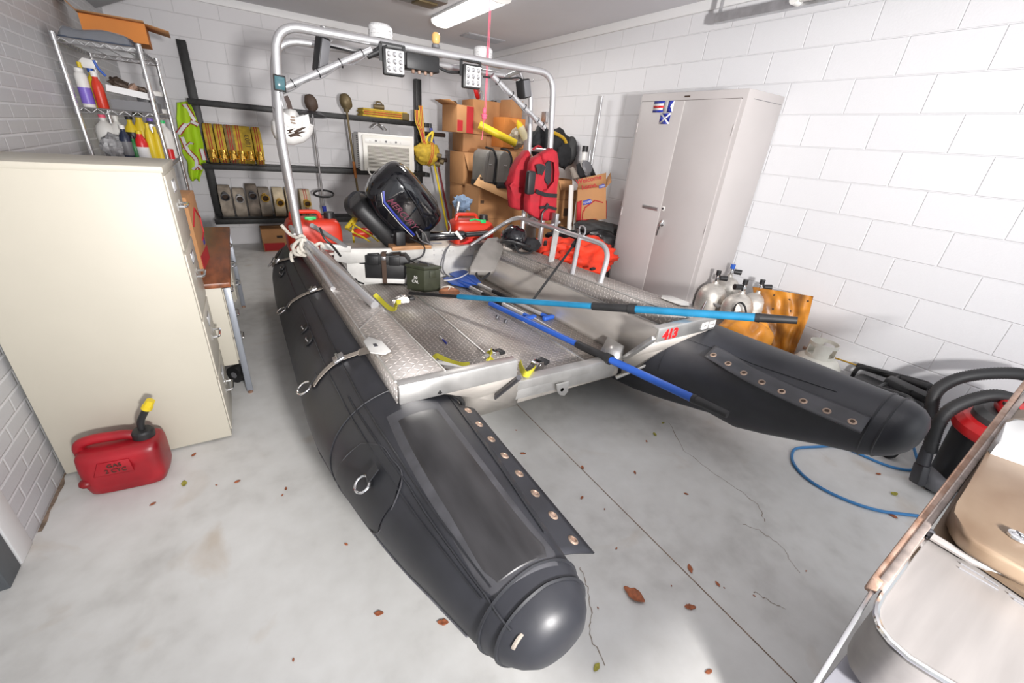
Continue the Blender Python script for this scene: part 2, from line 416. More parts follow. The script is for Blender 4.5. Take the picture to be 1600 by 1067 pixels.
def world_of(o):
    m = o.matrix_basis.copy()
    if o.parent: m = world_of(o.parent) @ o.matrix_parent_inverse @ m
    return m
def attach(o, parent):
    o.parent = parent
    o.matrix_parent_inverse = world_of(parent).inverted()
def thing(name, label, cat, loc=(0, 0, 0), group=None, rz=0.0):
    o = bpy.data.objects.new(name, None); COL.objects.link(o)
    o.empty_display_size = 0.1
    o.location = loc; o.rotation_euler = (0, 0, rz)
    o['label'] = label; o['category'] = cat
    if group: o['group'] = group
    return o
def tag(o, label, cat, group=None):
    o['label'] = label; o['category'] = cat
    if group: o['group'] = group
    return o
def struct(o): o['kind'] = 'structure'; return o
def copy_tree(o, parent=None):
    c = o.copy(); COL.objects.link(c)
    if parent is not None: c.parent = parent
    for ch in [k for k in bpy.data.objects if k.parent == o]: copy_tree(ch, c)
    return c
def text(name, body, m, parent, origin, ux, uy, size, ext=0.0015, bold=0.0, shear=0.0):
    cu = bpy.data.curves.new(name, 'FONT'); cu.body = body; cu.size = size; cu.extrude = ext; cu.offset = bold; cu.shear = shear
    cu.align_x = 'CENTER'; cu.align_y = 'CENTER'; cu.resolution_u = 3
    t = bpy.data.objects.new('tmp', cu); COL.objects.link(t)
    bpy.context.view_layer.update()
    me = bpy.data.meshes.new_from_object(t)
    bpy.data.objects.remove(t)
    ux = V(ux).normalized(); uy = V(uy); uz = ux.cross(uy).normalized(); uy = uz.cross(ux)
    T = Matrix((ux, uy, uz)).transposed().to_4x4(); T.translation = V(origin)
    me.transform(T); me.materials.clear(); me.materials.append(m)
    o = bpy.data.objects.new(name, me); COL.objects.link(o)
    if parent is not None: attach(o, parent)
    return o
# ================================================================ THE ROOM
XL, XR, YB, ZC = -0.895, 3.49, 6.55, 2.665
struct(G().span((XL-0.15, -2.6, -0.12), (XR+0.15, YB+0.12, 0)).build('floor', M_conc))
struct(G().span((XL-0.15, -1.0, ZC), (XR+0.15, YB+0.12, ZC+0.1)).build('ceiling', M_ceil))
struct(G().span((XR, -1.0, 0), (XR+0.12, YB+0.12, ZC)).build('wall_right', M_block_r))
struct(G().span((XL-0.12, YB, 0), (XR+0.12, YB+0.12, ZC)).build('wall_back', M_block_b))
struct(G().span((XL-0.12, 1.80, 0), (XL, YB, ZC)).build('wall_left', M_brick))
struct(G().span((XL-0.15, -1.0, 0), (XL-0.119, 1.80, ZC)).build('wall_left', M_white))
struct(G().span((XL-0.12, 1.70, 0), (XL+0.004, 1.80, ZC), bev=0.006).build('trim_1', M_white))
struct(G().span((XL-0.10, 1.60, 0), (XL+0.0, 1.695, 2.3), bev=0.004).build('trim_2', mat('dark_track', (0.09, 0.10, 0.11), 0.5)))
struct(G().span((XL, YB-0.025, ZC-0.075), (XR, YB, ZC), bev=0.004).build('trim_3', M_white))
struct(G().span((XR-0.025, -1.0, ZC-0.075), (XR, YB-0.025, ZC), bev=0.004).build('trim_4', M_white))
# floor control joint and cracks
def crack(pts, w_, m):
    P = []
    pp = [AZ(u, v, 0) for u, v in pts]
    for a, b in zip(pp[:-1], pp[1:]):
        for k in range(6):
            t = k/6; q = a.lerp(b, t)
            q += V((random.uniform(-1, 1), random.uniform(-1, 1), 0))*0.006; P.append(q)
    P.append(pp[-1])
    g = G()
    for a, b in zip(P[:-1], P[1:]):
        d = (b-a).normalized(); n_ = V((-d.y, d.x, 0))*w_*random.uniform(0.4, 1)
        g.face([a+n_+V((0, 0, .0006)), b+n_+V((0, 0, .0006)), b-n_+V((0, 0, .0006)), a-n_+V((0, 0, .0006))])
    return g
M_joint = mat('joint_dirt', (0.26, 0.19, 0.14), 0.9, nz=0.5, nscale=30)
M_crack = mat('crack_dirt', (0.24, 0.20, 0.16), 0.9)
fl = bpy.data.objects['floor']
g = G(); g.span((1.266, -1.0, 0.0003), (1.271, 4.2, 0.0009)); g.build('floor_joint', M_joint, fl)
g = G(); g.span((XL+0.02, 1.95, 0.0003), (0.1, 1.953, 0.0008))
for i, pts in enumerate([[(1045, 660), (1070, 705), (1110, 735), (1160, 770), (1185, 790), (1195, 815)], [(1160, 818), (1185, 828), (1220, 852), (1250, 895)],
            [(905, 885), (920, 920), (925, 960), (920, 990), (945, 1040)], [(1178, 925), (1200, 938), (1228, 952)]]):
    crack(pts, 0.0022, M_crack).build('floor_crack', M_crack, fl)
# dirt along the foot of the left wall
g = G()
def dirt(u, v):
    y = 1.85 + u*0.36; wd = 0.014 + 0.014*noise.noise(V((y*14, 0, 0)))
    return V((XL + v*wd + 0.001, y, 0.0012))
g.grid(dirt, 24, 1); g.build('floor_dirt', M_joint, fl)

# ceiling light: shallow wrap-around fluorescent
t = thing('ceiling_light', 'lit white fluorescent wrap fixture on the ceiling', 'light', (2.18, 4.55, ZC))
g = G(); prof = []
for k in range(13):
    a = PI*k/12; prof.append((math.cos(a)*0.115, -math.sin(a)**0.6*0.062 if k not in (0, 12) else 0))
rings = []
for y in (3.98, 3.99, 5.27, 5.28):
    sc = 0.96 if y in (3.98, 5.28) else 1
    rings.append([V((2.18 + p[0]*sc, y, ZC-0.02+p[1]*sc)) for p in prof])
g.ringloft(rings); g.build('diffuser', M_glow, t)
g = G(); g.span((2.06, 3.97, ZC-0.022), (2.30, 5.29, ZC-0.001), bev=0.004); g.build('housing', M_white, t)
for y in (3.972, 5.286):
    g = G(); g.prism([V((2.18 + p[0]*1.04, y, ZC-0.02+p[1]*1.04)) for p in prof], (0, 0.014, 0), bev=0.002); g.build('end_cap', M_whitep, t)
# air vent
t = thing('ceiling_vent', 'flat grey air vent grille on the ceiling beyond the lit fixture', 'vent', (2.85, 5.5, ZC))
c = (AZ(720, 58, ZC)+AZ(790, 60, ZC))/2
g = G(); g.box((c.x, c.y, ZC-0.006), (0.52, 0.26, 0.010), bev=0.003); g.build('frame', mat('vent_grey', (0.42, 0.42, 0.44), 0.6), t)
g = G()
for k in range(12): g.box((c.x, c.y-0.105+k*0.019, ZC-0.013), (0.48, 0.008, 0.006))
g.build('slats', mat('vent_slat', (0.33, 0.33, 0.35), 0.6), t)
t.location = (c.x, c.y, ZC); 
for ch in [k for k in bpy.data.objects if k.parent == t]: ch.matrix_parent_inverse = Matrix.Translation(-V((c.x, c.y, ZC)))
# garage door opener head, just in frame at the top
t = thing('door_opener', 'dark metal opener unit hanging from the ceiling at the top edge', 'opener', (1.75, 4.35, ZC))
p = AZ(660, -5, ZC-0.06)
g = G(); g.box((p.x, p.y, ZC-0.05), (0.36, 0.30, 0.095), rz=0.1, bev=0.012); g.build('housing', mat('opener_grey', (0.20, 0.19, 0.18), 0.45, 0.4), t)
g = G(); g.box((p.x+0.02, p.y, ZC-0.105), (0.18, 0.16, 0.018), rz=0.1, bev=0.004); g.build('lamp_cover', M_gauge, t)
# pink pull cord from the opener
t = thing('pull_cord', 'thin pink pull cord with a knotted pink handle hanging from the ceiling', 'cord', (1.57, 3.0, ZC))
a = AY(765, -10, 3.0); 
pts = [V((1.575, 3.0, ZC)), V((1.572, 3.0, 2.3)), AY(757, 178, 3.0)]
g = G(); g.tube(pts, 0.0028, 6); g.tube([p+V((0.010, 0, 0)) for p in pts], 0.0022, 6); g.build('cord', M_pink, t)
e = AY(757, 173, 3.0)
g = G(); g.ell(e, (0.014, 0.014, 0.022)); g.ell(e+V((0, 0, -0.028)), (0.022, 0.022, 0.012)); g.lathe([(0.008, -0.06), (0.020, -0.045), (0.012, -0.02)], e); g.build('handle', M_pink, t)
g = G(); g.tube([e, e+V((-0.004, 0, -0.1)), e+V((-0.012, 0, -0.19))], 0.0022, 6); g.build('cord_tail', M_pink, t)
# door track top right
t = thing('door_track', 'galvanized overhead door track with hanger strap near the ceiling by the right wall', 'track', (3.3, 2.0, 2.45))
x = 3.30; a = AX(1115, 36, x); b = AX(1330, 8, x)
d = (b-a).normalized()
a2 = V((x, a.y, a.z)); b2 = a2 + V((0, -2.6, -0.00))
g = G(); g.prism([a2+V(q) for q in ((0, 0, 0), (0.05, 0, 0), (0.05, 0, 0.06), (0.045, 0, 0.06), (0.045, 0, 0.005), (0.005, 0, 0.005), (0.005, 0, 0.06), (0, 0, 0.06))], (0, -2.6, 0)); g.build('rail', M_steel, t)
g = G(); g.beam(a2+V((0.02, -0.02, 0.03)), a2+V((0.02, -0.02, 0.26)), 0.035, 0.004, up=(0, 1, 0)); g.beam(a2+V((0.02, -0.02, 0.20)), a2+V((0.02, 0.28, 0.24)), 0.035, 0.004); g.build('hanger', M_steel, t)
g = G(); g.cyl(a2+V((0.0, -0.62, 0.03)), a2+V((-0.06, -0.62, 0.03)), 0.03); g.box(a2+V((-0.03, -0.72, 0.05)), (0.05, 0.16, 0.07), bev=0.01); g.build('roller', M_whitep, t)
# outlet boxes on the right wall
t = tag(G().span((XR-0.035, 4.55, 1.62), (XR-0.001, 4.66, 1.74), bev=0.006).build('outlet_box', M_steel), 'small grey metal electrical box on the right wall behind the hoop', 'outlet')
p = AX(851, 183, XR-0.02)
t.location = (0, p.y-4.605, p.z-1.68)
# boxed duct above the wire rack
t = thing('duct_box', 'plain grey boxed duct on the left wall above the wire rack', 'duct', (XL, 5.6, 2.4))
g = G(); g.prism([V((XL+0.001, 5.1, 2.664)), V((XL+0.001, 5.1, 2.32)), V((XL+0.28, 5.1, 2.45)), V((XL+0.28, 5.1, 2.664))], (0, 1.1, 0), bev=0.004); g.build('casing', mat('duct_grey', (0.40, 0.41, 0.43), 0.5), t)
g = G(); g.span((XL+0.281, 5.098, 2.45), (XL+0.286, 6.2, 2.48)); g.build('flange', M_white, t)
M_bead2 = mat('pale_panel_border', (0.058, 0.058, 0.065), 0.5, nz=0.3, nscale=14)
M_rubber4 = mat('rub_panel_fabric', (0.030, 0.029, 0.031), 0.42, nz=0.4, nscale=6, aniso=(3, 0.7, 1))
# ================================================================ THE BOAT (bow points to the camera, 2 degrees bow up)
DZ = lambda y: -0.035*(y-1.2)
boat = thing('inflatable_boat', 'black twin-tube inflatable boat with aluminium tread-plate deck and silver tube arch', 'boat', (1.24, 2.6, 0))
def BG(): return G(dz=DZ)
# axis of a tube: (y, dx inward, zc, r)
RADL = [(0.318, 0.012), (0.321, 0.040), (0.331, 0.068), (0.350, 0.090), (0.378, 0.110), (0.41, 0.123), (0.45, 0.133), (0.51, 0.145), (0.60, 0.162), (0.72, 0.187), (0.85, 0.209), (1.00, 0.231), (1.15, 0.250), (1.30, 0.268), (1.50, 0.288), (1.7, 0.298), (2.2, 0.298), (2.8, 0.298),
       (3.4, 0.297), (3.75, 0.284), (3.95, 0.262), (4.10, 0.225), (4.20, 0.17), (4.25, 0.10), (4.262, 0.012)]
RADR = [(0.232, 0.012), (0.235, 0.045), (0.248, 0.078), (0.275, 0.108), (0.31, 0.128), (0.355, 0.141), (0.42, 0.152), (0.50, 0.166), (0.60, 0.186), (0.72, 0.209), (0.85, 0.230)] + RADL[11:]
def mk_axis(rad, ys_, dx_):
    out = []
    for y_, r_ in rad:
        zc_ = 0.672 - r_ if ys_ <= y_ <= 3.4 else (0.672 - dict(rad)[ys_] + (ys_-y_)*0.25 if y_ < ys_ else 0.375 + (y_-3.4)*0.11)
        out.append((y_, dx_*max(0, min(1, (1.3-y_)/0.9)), zc_, r_))
    return out
AXS = {-1: mk_axis(RADL, 0.41, 0.022), 1: mk_axis(RADR, 0.355, -0.012)}
def ax_at(y, side=-1):
    A = AXS[side]
    if y <= A[0][0]: return A[0][1:]
    for i in range(len(A)-1):
        if y <= A[i+1][0]:
            t = (y-A[i][0])/(A[i+1][0]-A[i][0]); return tuple(A[i][k]*(1-t)+A[i+1][k]*t for k in (1, 2, 3))
    return A[-1][1:]
def surf(side, y, ang, off=0.0):
    """point on the tube skin; ang 0 = inboard, 90 = top, 180 = outboard"""
    dx, zc, r = ax_at(y, side)
    xc = 0.372 if side < 0 else 2.100
    s_ = 1 if side < 0 else -1
    a = R(ang)
    return V((xc + s_*(dx + (r+off)*math.cos(a)), y, zc + (r+off)*math.sin(a)))
def on_tube(side, px, py):
    """where the line of sight through a pixel meets the tube: (y, angle)"""
    d = ray(px, py).normalized(); s_ = 1 if side < 0 else -1; xc = 0.372 if side < 0 else 2.100
    best = None
    for k in range(2400):
        p = V((0, 0, CAMZ)) + d*(0.5+k*0.002)
        dx, zc, r = ax_at(p.y, side); zc += DZ(p.y)
        q = math.hypot(p.x-(xc+s_*dx), p.z-zc) - r
        if best is None or q < best[0]: best = (q, p.copy(), math.degrees(math.atan2(p.z-zc, s_*(p.x-(xc+s_*dx)))) % 360)
        if q < 0: break
    return best[1].y, best[2]
def tline_px(side, pts, r=0.0028, off=0.002, n=8): return tline(side, [on_tube(side, *p) for p in pts], r, off, n)
def tpatch(side, y0, y1, a0, a1, off=0.003, nu=16, nv=12, fn=None):
    g = BG()
    def f(u, v):
        y = y0 + (y1-y0)*u; a = a0 + (a1-a0)*v
        if fn: y, a = fn(u, v)
        ed = min(u, 1-u, v, 1-v)
        return surf(side, y, a, off*(1 if ed > 0.001 else 0.05))
    return g.grid(f, nu, nv)
def tline(side, pts, r=0.0028, off=0.002, n=10):
    """raised seam bead following the skin through (y, angle) points"""
    P = []
    for (y0, a0), (y1, a1) in zip(pts[:-1], pts[1:]):
        for k in range(n):
            t = k/n; P.append(surf(side, y0+(y1-y0)*t, a0+(a1-a0)*t, off))
    P.append(surf(side, pts[-1][0], pts[-1][1], off))
    return BG().tube(P, r, 5)
for side in (-1, 1):
    AXT = AXS[side]
    g = BG()
    ys = []
    for i in range(len(AXT)-1):
        n_ = 1 if AXT[i+1][0]-AXT[i][0] < 0.12 else 4
        for k in range(n_): ys.append(AXT[i][0] + (AXT[i+1][0]-AXT[i][0])*k/n_)
    ys.append(AXT[-1][0])
    g.ringloft([[surf(side, y, 360*k/56) for k in range(56)] for y in ys])
    tb = g.build('tube', M_rubber, boat, ang=60)
    # seams, doublers and rub patches on the skin
    for a in (118, 131): tline(side, [(0.46, a+12), (0.9, a+5), (1.5, a), (4.0, a)]).build('seam', M_rubber3, tb)
    tline(side, [(0.52, 52), (1.2, 50), (4.0, 50)], 0.0022).build('seam', M_rubber3, tb)
    tline(side, [(0.47, 198), (1.2, 195), (4.0, 196)], 0.003).build('seam', M_bead, tb)
    for y in ((0.385, 0.43) if side < 0 else (0.33, 0.37)):
        tline(side, [(y, 0), (y+0.01, 90), (y, 180), (y, 270), (y, 360)], 0.0045, 0.001, 14).build('nose_seam', M_rubber3, tb)
    tline(side, [(1.27, 0), (1.27, 120), (1.27, 200)], 0.003, 0.001, 14).build('seam', M_rubber3, tb)
    if side < 0:
        # worn rub panel on the bow with a pale border
        LE = [on_tube(side, *p) for p in [(604, 652), (625, 700), (655, 755), (690, 812), (722, 868), (752, 918), (768, 930), (776, 934)]]
        RE = [on_tube(side, *p) for p in [(684, 628), (716, 670), (748, 712), (784, 760), (818, 804), (846, 838), (866, 862), (872, 884)]]
        def pan(m_=0.0):
            def f(u, v):
                u2 = 0.0 + 1.0*u; x_ = u2*7; i_ = min(6, int(x_)); t_ = x_-i_
                a_ = [LE[i_][k]*(1-t_)+LE[i_+1][k]*t_ for k in (0, 1)]; c_ = [RE[i_][k]*(1-t_)+RE[i_+1][k]*t_ for k in (0, 1)]
                v2 = m_*0.10 + v*(1-m_*0.20)
                yy, aa = a_[0]*(1-v2)+c_[0]*v2, a_[1]*(1-v2)+c_[1]*v2
                my = (LE[3][0]+RE[3][0])/2
                return my + (yy-my)*(1-0.07*m_), aa
            return f
        tpatch(side, 0, 0, 0, 0, 0.003, 30, 14, pan()).build('rub_panel', M_bead2, tb)
        tpatch(side, 0, 0, 0, 0, 0.005, 30, 14, pan(1.0)).build('rub_panel_centre', M_rubber4, tb)
        PE = [(566, 693), (596, 697), (612, 716), (629, 742), (618, 785), (592, 832), (570, 822), (545, 790), (527, 752), (538, 718)]
        PEc = [on_tube(side, *p) for p in PE]
        cy_, ca_ = sum(p[0] for p in PEc)/10, sum(p[1] for p in PEc)/10
        g = BG()
        def rp(u, v):
            i_ = int(u*10) % 10; t_ = u*10-int(u*10); a_, b2_ = PEc[i_], PEc[(i_+1) % 10]
            yy = a_[0]*(1-t_)+b2_[0]*t_; aa = a_[1]*(1-t_)+b2_[1]*t_
            return surf(side, cy_+(yy-cy_)*v, ca_+(aa-ca_)*v, 0.003)
        g.grid(rp, 40, 6); g.build('ring_patch', M_rubber3, tb)
        BG().tube(spline([surf(side, q[0], q[1], 0.002) for q in PEc+PEc[:1]], 5), 0.0022, 5).build('patch_edge', M_bead2, tb)
        tline_px(side, [(545, 620), (590, 690), (640, 760), (700, 850), (760, 930), (800, 985)], 0.003).build('seam', M_rubber3, tb)
        # chafe mark at the nose
        tpatch(side, on_tube(side, 808, 1003)[0]-0.003, on_tube(side, 808, 1003)[0]+0.004, on_tube(side, 808, 1003)[1]-12, on_tube(side, 808, 1003)[1]+12, 0.004, 4, 6).build('chafe_mark', M_strapg, tb)
        # valves
        for vp in ((477, 514), (484, 533), (442, 420), (441, 429)):
            y, va = on_tube(side, *vp)
            p = surf(side, y, va, 0.004)
            nrm = (surf(side, y, va, 0.1)-p).normalized()
            g = BG(); g.lathe([(0.030, 0), (0.030, 0.006), (0.02, 0.008), (0.006, 0.004)], p, nrm, 20); v_ = g.build('valve', M_blk, tb)
            g = BG(); g.tube([p + nrm*0.01 + V((0, -0.03, -0.0)), p + nrm*0.018, p + nrm*0.01 + V((0, 0.03, 0))], 0.003, 6); g.build('valve_bail', M_chrome, v_)
        # gold oval maker's badge near the stern
        g = BG()
        by, ba = on_tube(side, 433, 395)
        def ov(u, v): a = u*2*PI; return surf(side, by + 0.085*v*math.cos(a), ba + 11*v*math.sin(a), 0.004)
        g.grid(ov, 24, 3); g.build('badge', mat('badge_gold', (0.30, 0.21, 0.07), 0.45), tb)
        for k in (0.35, 0.62, 0.86):
            g = BG(); g.tube([surf(side, by + 0.085*k*math.cos(2*PI*i/24), ba + 11*k*math.sin(2*PI*i/24), 0.006) for i in range(24)], 0.0022, 5, closed=True); g.build('badge_ring', M_rubber3, tb)
    # inboard lacing flap with eight grommets
    s_ = 1 if side < 0 else -1
    SP, EP = AZ(704, 632, 0.60), AZ(884, 866, 0.575)
    if side > 0: YA0, YA1 = on_tube(1, 1118, 541), on_tube(1, 1362, 652)
    def flap(u, v, lift=0.0):
        p = SP.lerp(EP, u); v2 = -0.25+1.25*v
        if side > 0:
            v2 = v; p = surf(1, YA0[0]+(YA1[0]-YA0[0])*u, YA0[1]+(YA1[1]-YA0[1])*u, 0.004); p.z += DZ(p.y)
        q = p + V((s_*0.098*v2*0.95, -0.012*v2, -0.028*v2 - 0.012*v2*abs(v2)))
        q.z -= DZ(q.y)
        return q
    g = BG(); g.grid(flap, 30, 6); fo = g.build('lacing_flap', M_rubber2 if side > 0 else M_rubber, tb, thick=0.005)
    for k in range(8):
        u = 0.045 + k*0.128
        c0 = flap(u, 0.66); cu = flap(u+0.01, 0.66)-c0; cv = flap(u, 0.7)-c0
        nrm = cu.cross(cv).normalized(); nrm = nrm if nrm.z > 0 else -nrm
        g = BG(); g.lathe([(0.0080, 0.001), (0.0090, 0.0055), (0.0115, 0.006), (0.0155, 0.0035), (0.016, 0.001)], c0, nrm, 18); gr = g.build('grommet', M_copper, fo)
        g = BG(); g.lathe([(0.0001, 0.0034), (0.0082, 0.0036)], c0, nrm, 14); g.build('grommet_hole', M_ink if side > 0 else M_rust, gr)
# steel rings on the left tube
def dring(px, py, rr, side=-1):
    y, ang = on_tube(side, px, py)
    p = surf(side, y, ang, 0.004); n_ = (surf(side, y, ang, 0.1)-p).normalized()
    tdir = V((0, 1, 0)); b_ = n_.cross(tdir)
    g = BG(); g.tube([p + n_*(0.006+rr*0.5*(1+math.cos(a))) + b_*(math.cos(a)*rr*0.8) + tdir*math.sin(a)*rr*1.15 for a in [2*PI*k/24 for k in range(24)]], 0.0042, 8, closed=True)
    o = g.build('steel_ring', M_chrome, boat)
    g = BG(); g.ribbon([p - b_*(rr*0.8+0.045) + n_*0.002, p - b_*rr*0.8 + n_*0.012, p - b_*(rr*0.8-0.02) + n_*0.002], 0.035, 0.003, side=(0, 1, 0)); g.build('ring_tab', M_rubber3, o)
    return y, ang
dring(578, 757, 0.026)
dring(486, 608, 0.034)
dring(447, 487, 0.032)
dring(420, 413, 0.026)
def tie_strap(start, pxs, buckle):
    P = [V(start)]
    for q in pxs: P.append(surf(-1, *on_tube(-1, *q), 0.008))
    P = [P[0]] + spline(P[1:], 6)
    g = BG(); g.ribbon(P, 0.030, 0.003, side=(0, 1, 0)); o = g.build('tie_strap', M_strapg, boat)
    by_, ba_ = on_tube(-1, *buckle)
    m_ = surf(-1, by_, ba_, 0.010); n_ = (surf(-1, by_, ba_, 0.2)-m_).normalized()
    g = BG(); g.box(m_+n_*0.004, (0.055, 0.046, 0.012), rot=Matrix(frame(n_)).transposed(), bev=0.003); b_ = g.build('buckle', M_steel, o)
    g = BG(); g.cyl(m_+n_*0.014+V((0, -0.026, 0)), m_+n_*0.014+V((0, 0.026, 0)), 0.005, seg=8); g.build('buckle_bar', M_chrome, b_)
tie_strap((0.330, 1.50, 0.735), [(562, 553), (548, 558), (532, 564), (515, 576), (500, 592), (493, 603)], (532, 563))
tie_strap((0.315, 2.60, 0.725), [(505, 452), (491, 456), (475, 462), (458, 472), (452, 480)], (491, 455))
tie_strap((0.31, 3.40, 0.715), [(458, 404), (444, 407), (432, 411), (424, 415)], (436, 409))

# ---- deck
def xo(y): return 0.335 - 0.012*(y-1.2)          # outer edge of the left side deck
def xi(y): return 0.515 - 0.030*(y-1.2)          # inner edge
def xor_(y): return 2.075 - 0.028*(y-1.2)
def xir(y): return 1.900 - 0.055*(y-1.2)
Y0, Y1 = 1.18, 3.22
def strip(f0, z0, f1, z1, ya=Y0, yb=Y1, n=8):
    g = BG(); g.grid(lambda u, v: V(((f0(ya+(yb-ya)*u))*(1-v) + f1(ya+(yb-ya)*u)*v, ya+(yb-ya)*u, z0*(1-v)+z1*v)), n, 1); return g
strip(xo, 0.740, xi, 0.740, yb=3.42).build('side_deck', M_tread_h, boat, thick=0.004)
strip(xo, 0.740, lambda y: xo(y)-0.004, 0.655, yb=3.42).build('deck_skirt', M_tread_v, boat, thick=0.004)
strip(xi, 0.740, lambda y: xi(y)+0.006, 0.655).build('deck_riser', M_tread_v, boat, thick=0.004)
strip(xir, 0.740, xor_, 0.740, yb=3.42).build('side_deck', M_tread_h, boat, thick=0.004)
strip(xor_, 0.740, lambda y: xor_(y)+0.004, 0.655, yb=3.42).build('deck_skirt', M_tread_v, boat, thick=0.004)
strip(lambda y: xir(y)-0.004, 0.738, lambda y: xir(y)-0.010, 0.648).build('deck_riser', M_tread_v, boat, thick=0.004)
for fa, z_ in ((xir, 0.742), (lambda y: xir(y)-0.012, 0.648), (xi, 0.742), (xo, 0.742)):
    g = BG(); g.tube([V((fa(y), y, z_)) for y in (Y0+0.02, 1.8, 2.4, 3.0, Y1)], 0.0045, 6); g.build('edge_highlight', M_alu, boat)  # bead added along the folds and riser weld as a bright edge highlight
# smooth inner sides dropping to the cockpit floor; the bow is raked back
FZ = 0.405
YL, YT = 1.445, 3.44
fxl = lambda y: 0.695; fxr = lambda y: 1.785
def side_wall(fa, za, fb, zb):
    g = BG()
    def f(u, v):
        ya = Y0 + (YL-Y0)*v; y = ya + (YT-ya)*u
        s_ = 1 if fb(y) > 1.2 else -1
        bow_ = 0.030*math.sin(PI*min(1, v*1.15))
        return V((fa(y)*(1-v)+fb(y)*v - s_*bow_, y, za*(1-v)+zb*v))
    return g.grid(f, 8, 10)
side_wall(lambda y: xi(y)+0.006, 0.655, fxl, FZ).build('inner_side', M_alu_w, boat, thick=0.004)
side_wall(lambda y: xir(y)-0.010, 0.648, fxr, FZ).build('inner_side', M_alu_w, boat, thick=0.004)
g = BG(); g.grid(lambda u, v: V((fxl(0)*(1-v) + fxr(YL+(YT-YL)*u)*v, YL+(YT-YL)*u, FZ)), 8, 1)
flr = g.build('cockpit_floor', M_tread_h, boat, thick=0.004)
for x in (1.04, 1.52, 1.64):
    g = BG(); g.span((x, YL+0.03, FZ+0.001), (x+0.012, YT, FZ+0.010), bev=0.003); g.build('floor_rib', M_alu, flr)
# hull plate underneath
g = BG(); g.span((0.74, YL+0.01, 0.300), (1.74, YT, FZ-0.006), bev=0.02); g.build('hull_bottom', M_alu_w, boat)
# front fascia, left wing and right wing with the number
def fascia(x0, x1, name='fascia'):
    g = BG(); g.span((x0, Y0-0.018, 0.668), (x1, Y0-0.004, 0.742), bev=0.005); g.span((x0, Y0-0.016, 0.732), (x1, Y0+0.028, 0.744), bev=0.004)
    return g.build(name, M_alu, boat)
fascia(0.334, 0.803)
fr = fascia(1.612, 2.078)
# raked bow plates either side of the bow opening
def WZ(p): p = V(p); return V((p.x, p.y, p.z-DZ(p.y)))
def plate(pts, name, m=M_alu_w):
    g = BG(); c_ = sum((WZ(p) for p in pts), V())/len(pts)
    for a_, b_ in zip(pts, pts[1:]+pts[:1]): g.face([WZ(a_), WZ(b_), c_])
    bmesh.ops.remove_doubles(g.b, verts=g.b.verts, dist=1e-5)
    return g.build(name, m, boat, thick=0.006)
lc = AY(812, 600, YL-0.01); ll = AY(742, 631, 1.40)
plate([V((0.50, 1.172, 0.668)), V((0.80, 1.172, 0.668)), lc, V((lc.x, YL, 0.30)), V((0.76, YL, 0.30)), V((0.70, 1.38, 0.40)), AY(722, 625, 1.30), AY(702, 616, 1.22), AY(688, 612, 1.18)], 'gusset')
g = G(); g.cyl(AY(811, 590, 1.158), AY(767, 626, 1.40), 0.011, seg=12); g.build('brace_bar', M_darkst, boat)
g = G(); g.tube(spline([AY(684, 612, 1.165), AY(703, 614, 1.20), AY(718, 622, 1.26), AY(724, 632, 1.32)]), 0.010, 8); g.build('edge_gasket', M_blk, boat)
rc = AY(975, 560, YL-0.01)
plate([V((1.612, 1.172, 0.69)), V((1.93, 1.172, 0.665)), V((2.05, 1.172, 0.665)), AY(1075, 540, 1.24), AY(1020, 562, 1.35), AY(970, 585, 1.44), rc], 'gusset')
g = G(); g.beam(rc, V((1.616, 1.178, 0.690)), 0.034, 0.022, bev=0.004); g.build('edge_frame', M_alu, boat)
g = G(); g.beam(AY(962, 590, 1.445), AY(1075, 541, 1.24), 0.026, 0.016, bev=0.004); g.beam(AY(1075, 541, 1.24), V((2.06, 1.168, 0.665)), 0.026, 0.016, bev=0.004); g.build('lower_frame', M_alu, boat)
# lip of the bow opening
g = G(); g.prism([AY(796, 600, YL-0.02), AY(960, 561, YL-0.02), AY(968, 572, YL-0.02), AY(802, 612, YL-0.02)], (0, 0.06, 0), bev=0.005)
g.prism([AY(798, 608, YL-0.015), AY(966, 570, YL-0.015), AY(956, 588, YL-0.015), AY(880, 606, YL-0.015), AY(776, 632, YL-0.015)], (0, 0.02, 0), bev=0.004); g.build('bow_lip', M_alu, boat)
g = G(); yy = YL-0.03
g.prism([AY(868, 600, yy), AY(887, 595, yy), AY(886, 610, yy), AY(880, 617, yy), AY(873, 616, yy), AY(869, 610, yy)], (0.0, -0.012, 0), bev=0.003); o = g.build('tow_eye', M_alu, boat)
g = G(); g.lathe([(0.0001, 0), (0.011, 0)], AY(878.5, 609, yy-0.0135), (0, -1, 0), 14); g.build('eye_hole', M_ink, o)
# lashing plates on the side decks
o = G(dz=DZ); o.prism([V(q) for q in ((0.312, 1.44, 0.746), (0.312, 1.55, 0.746), (0.342, 1.585, 0.748), (0.378, 1.52, 0.748), (0.385, 1.42, 0.748), (0.355, 1.40, 0.748))], (0, 0, 0.007), bev=0.003)
lp = o.build('lashing_plate', M_alu_p, boat)
g = BG(); g.box((0.345, 1.49, 0.7545), (0.014, 0.03, 0.002), bev=0.0008); g.build('slot', M_darkst, lp)
o = G(dz=DZ); o.prism([V(q) for q in ((2.02, 1.36, 0.745), (2.02, 1.50, 0.745), (2.06, 1.53, 0.745), (2.105, 1.50, 0.745), (2.105, 1.37, 0.745), (2.06, 1.335, 0.745))], (0, 0, 0.010), bev=0.004); o.build('lashing_plate', M_alu_p, boat)
# weld line across the left side deck
g = BG(); g.tube([V((xo(1.72)+0.003, 1.70, 0.744)), V((xi(1.9)-0.004, 1.93, 0.744))], 0.004, 6); g.build('weld_bead', M_alu, boat)
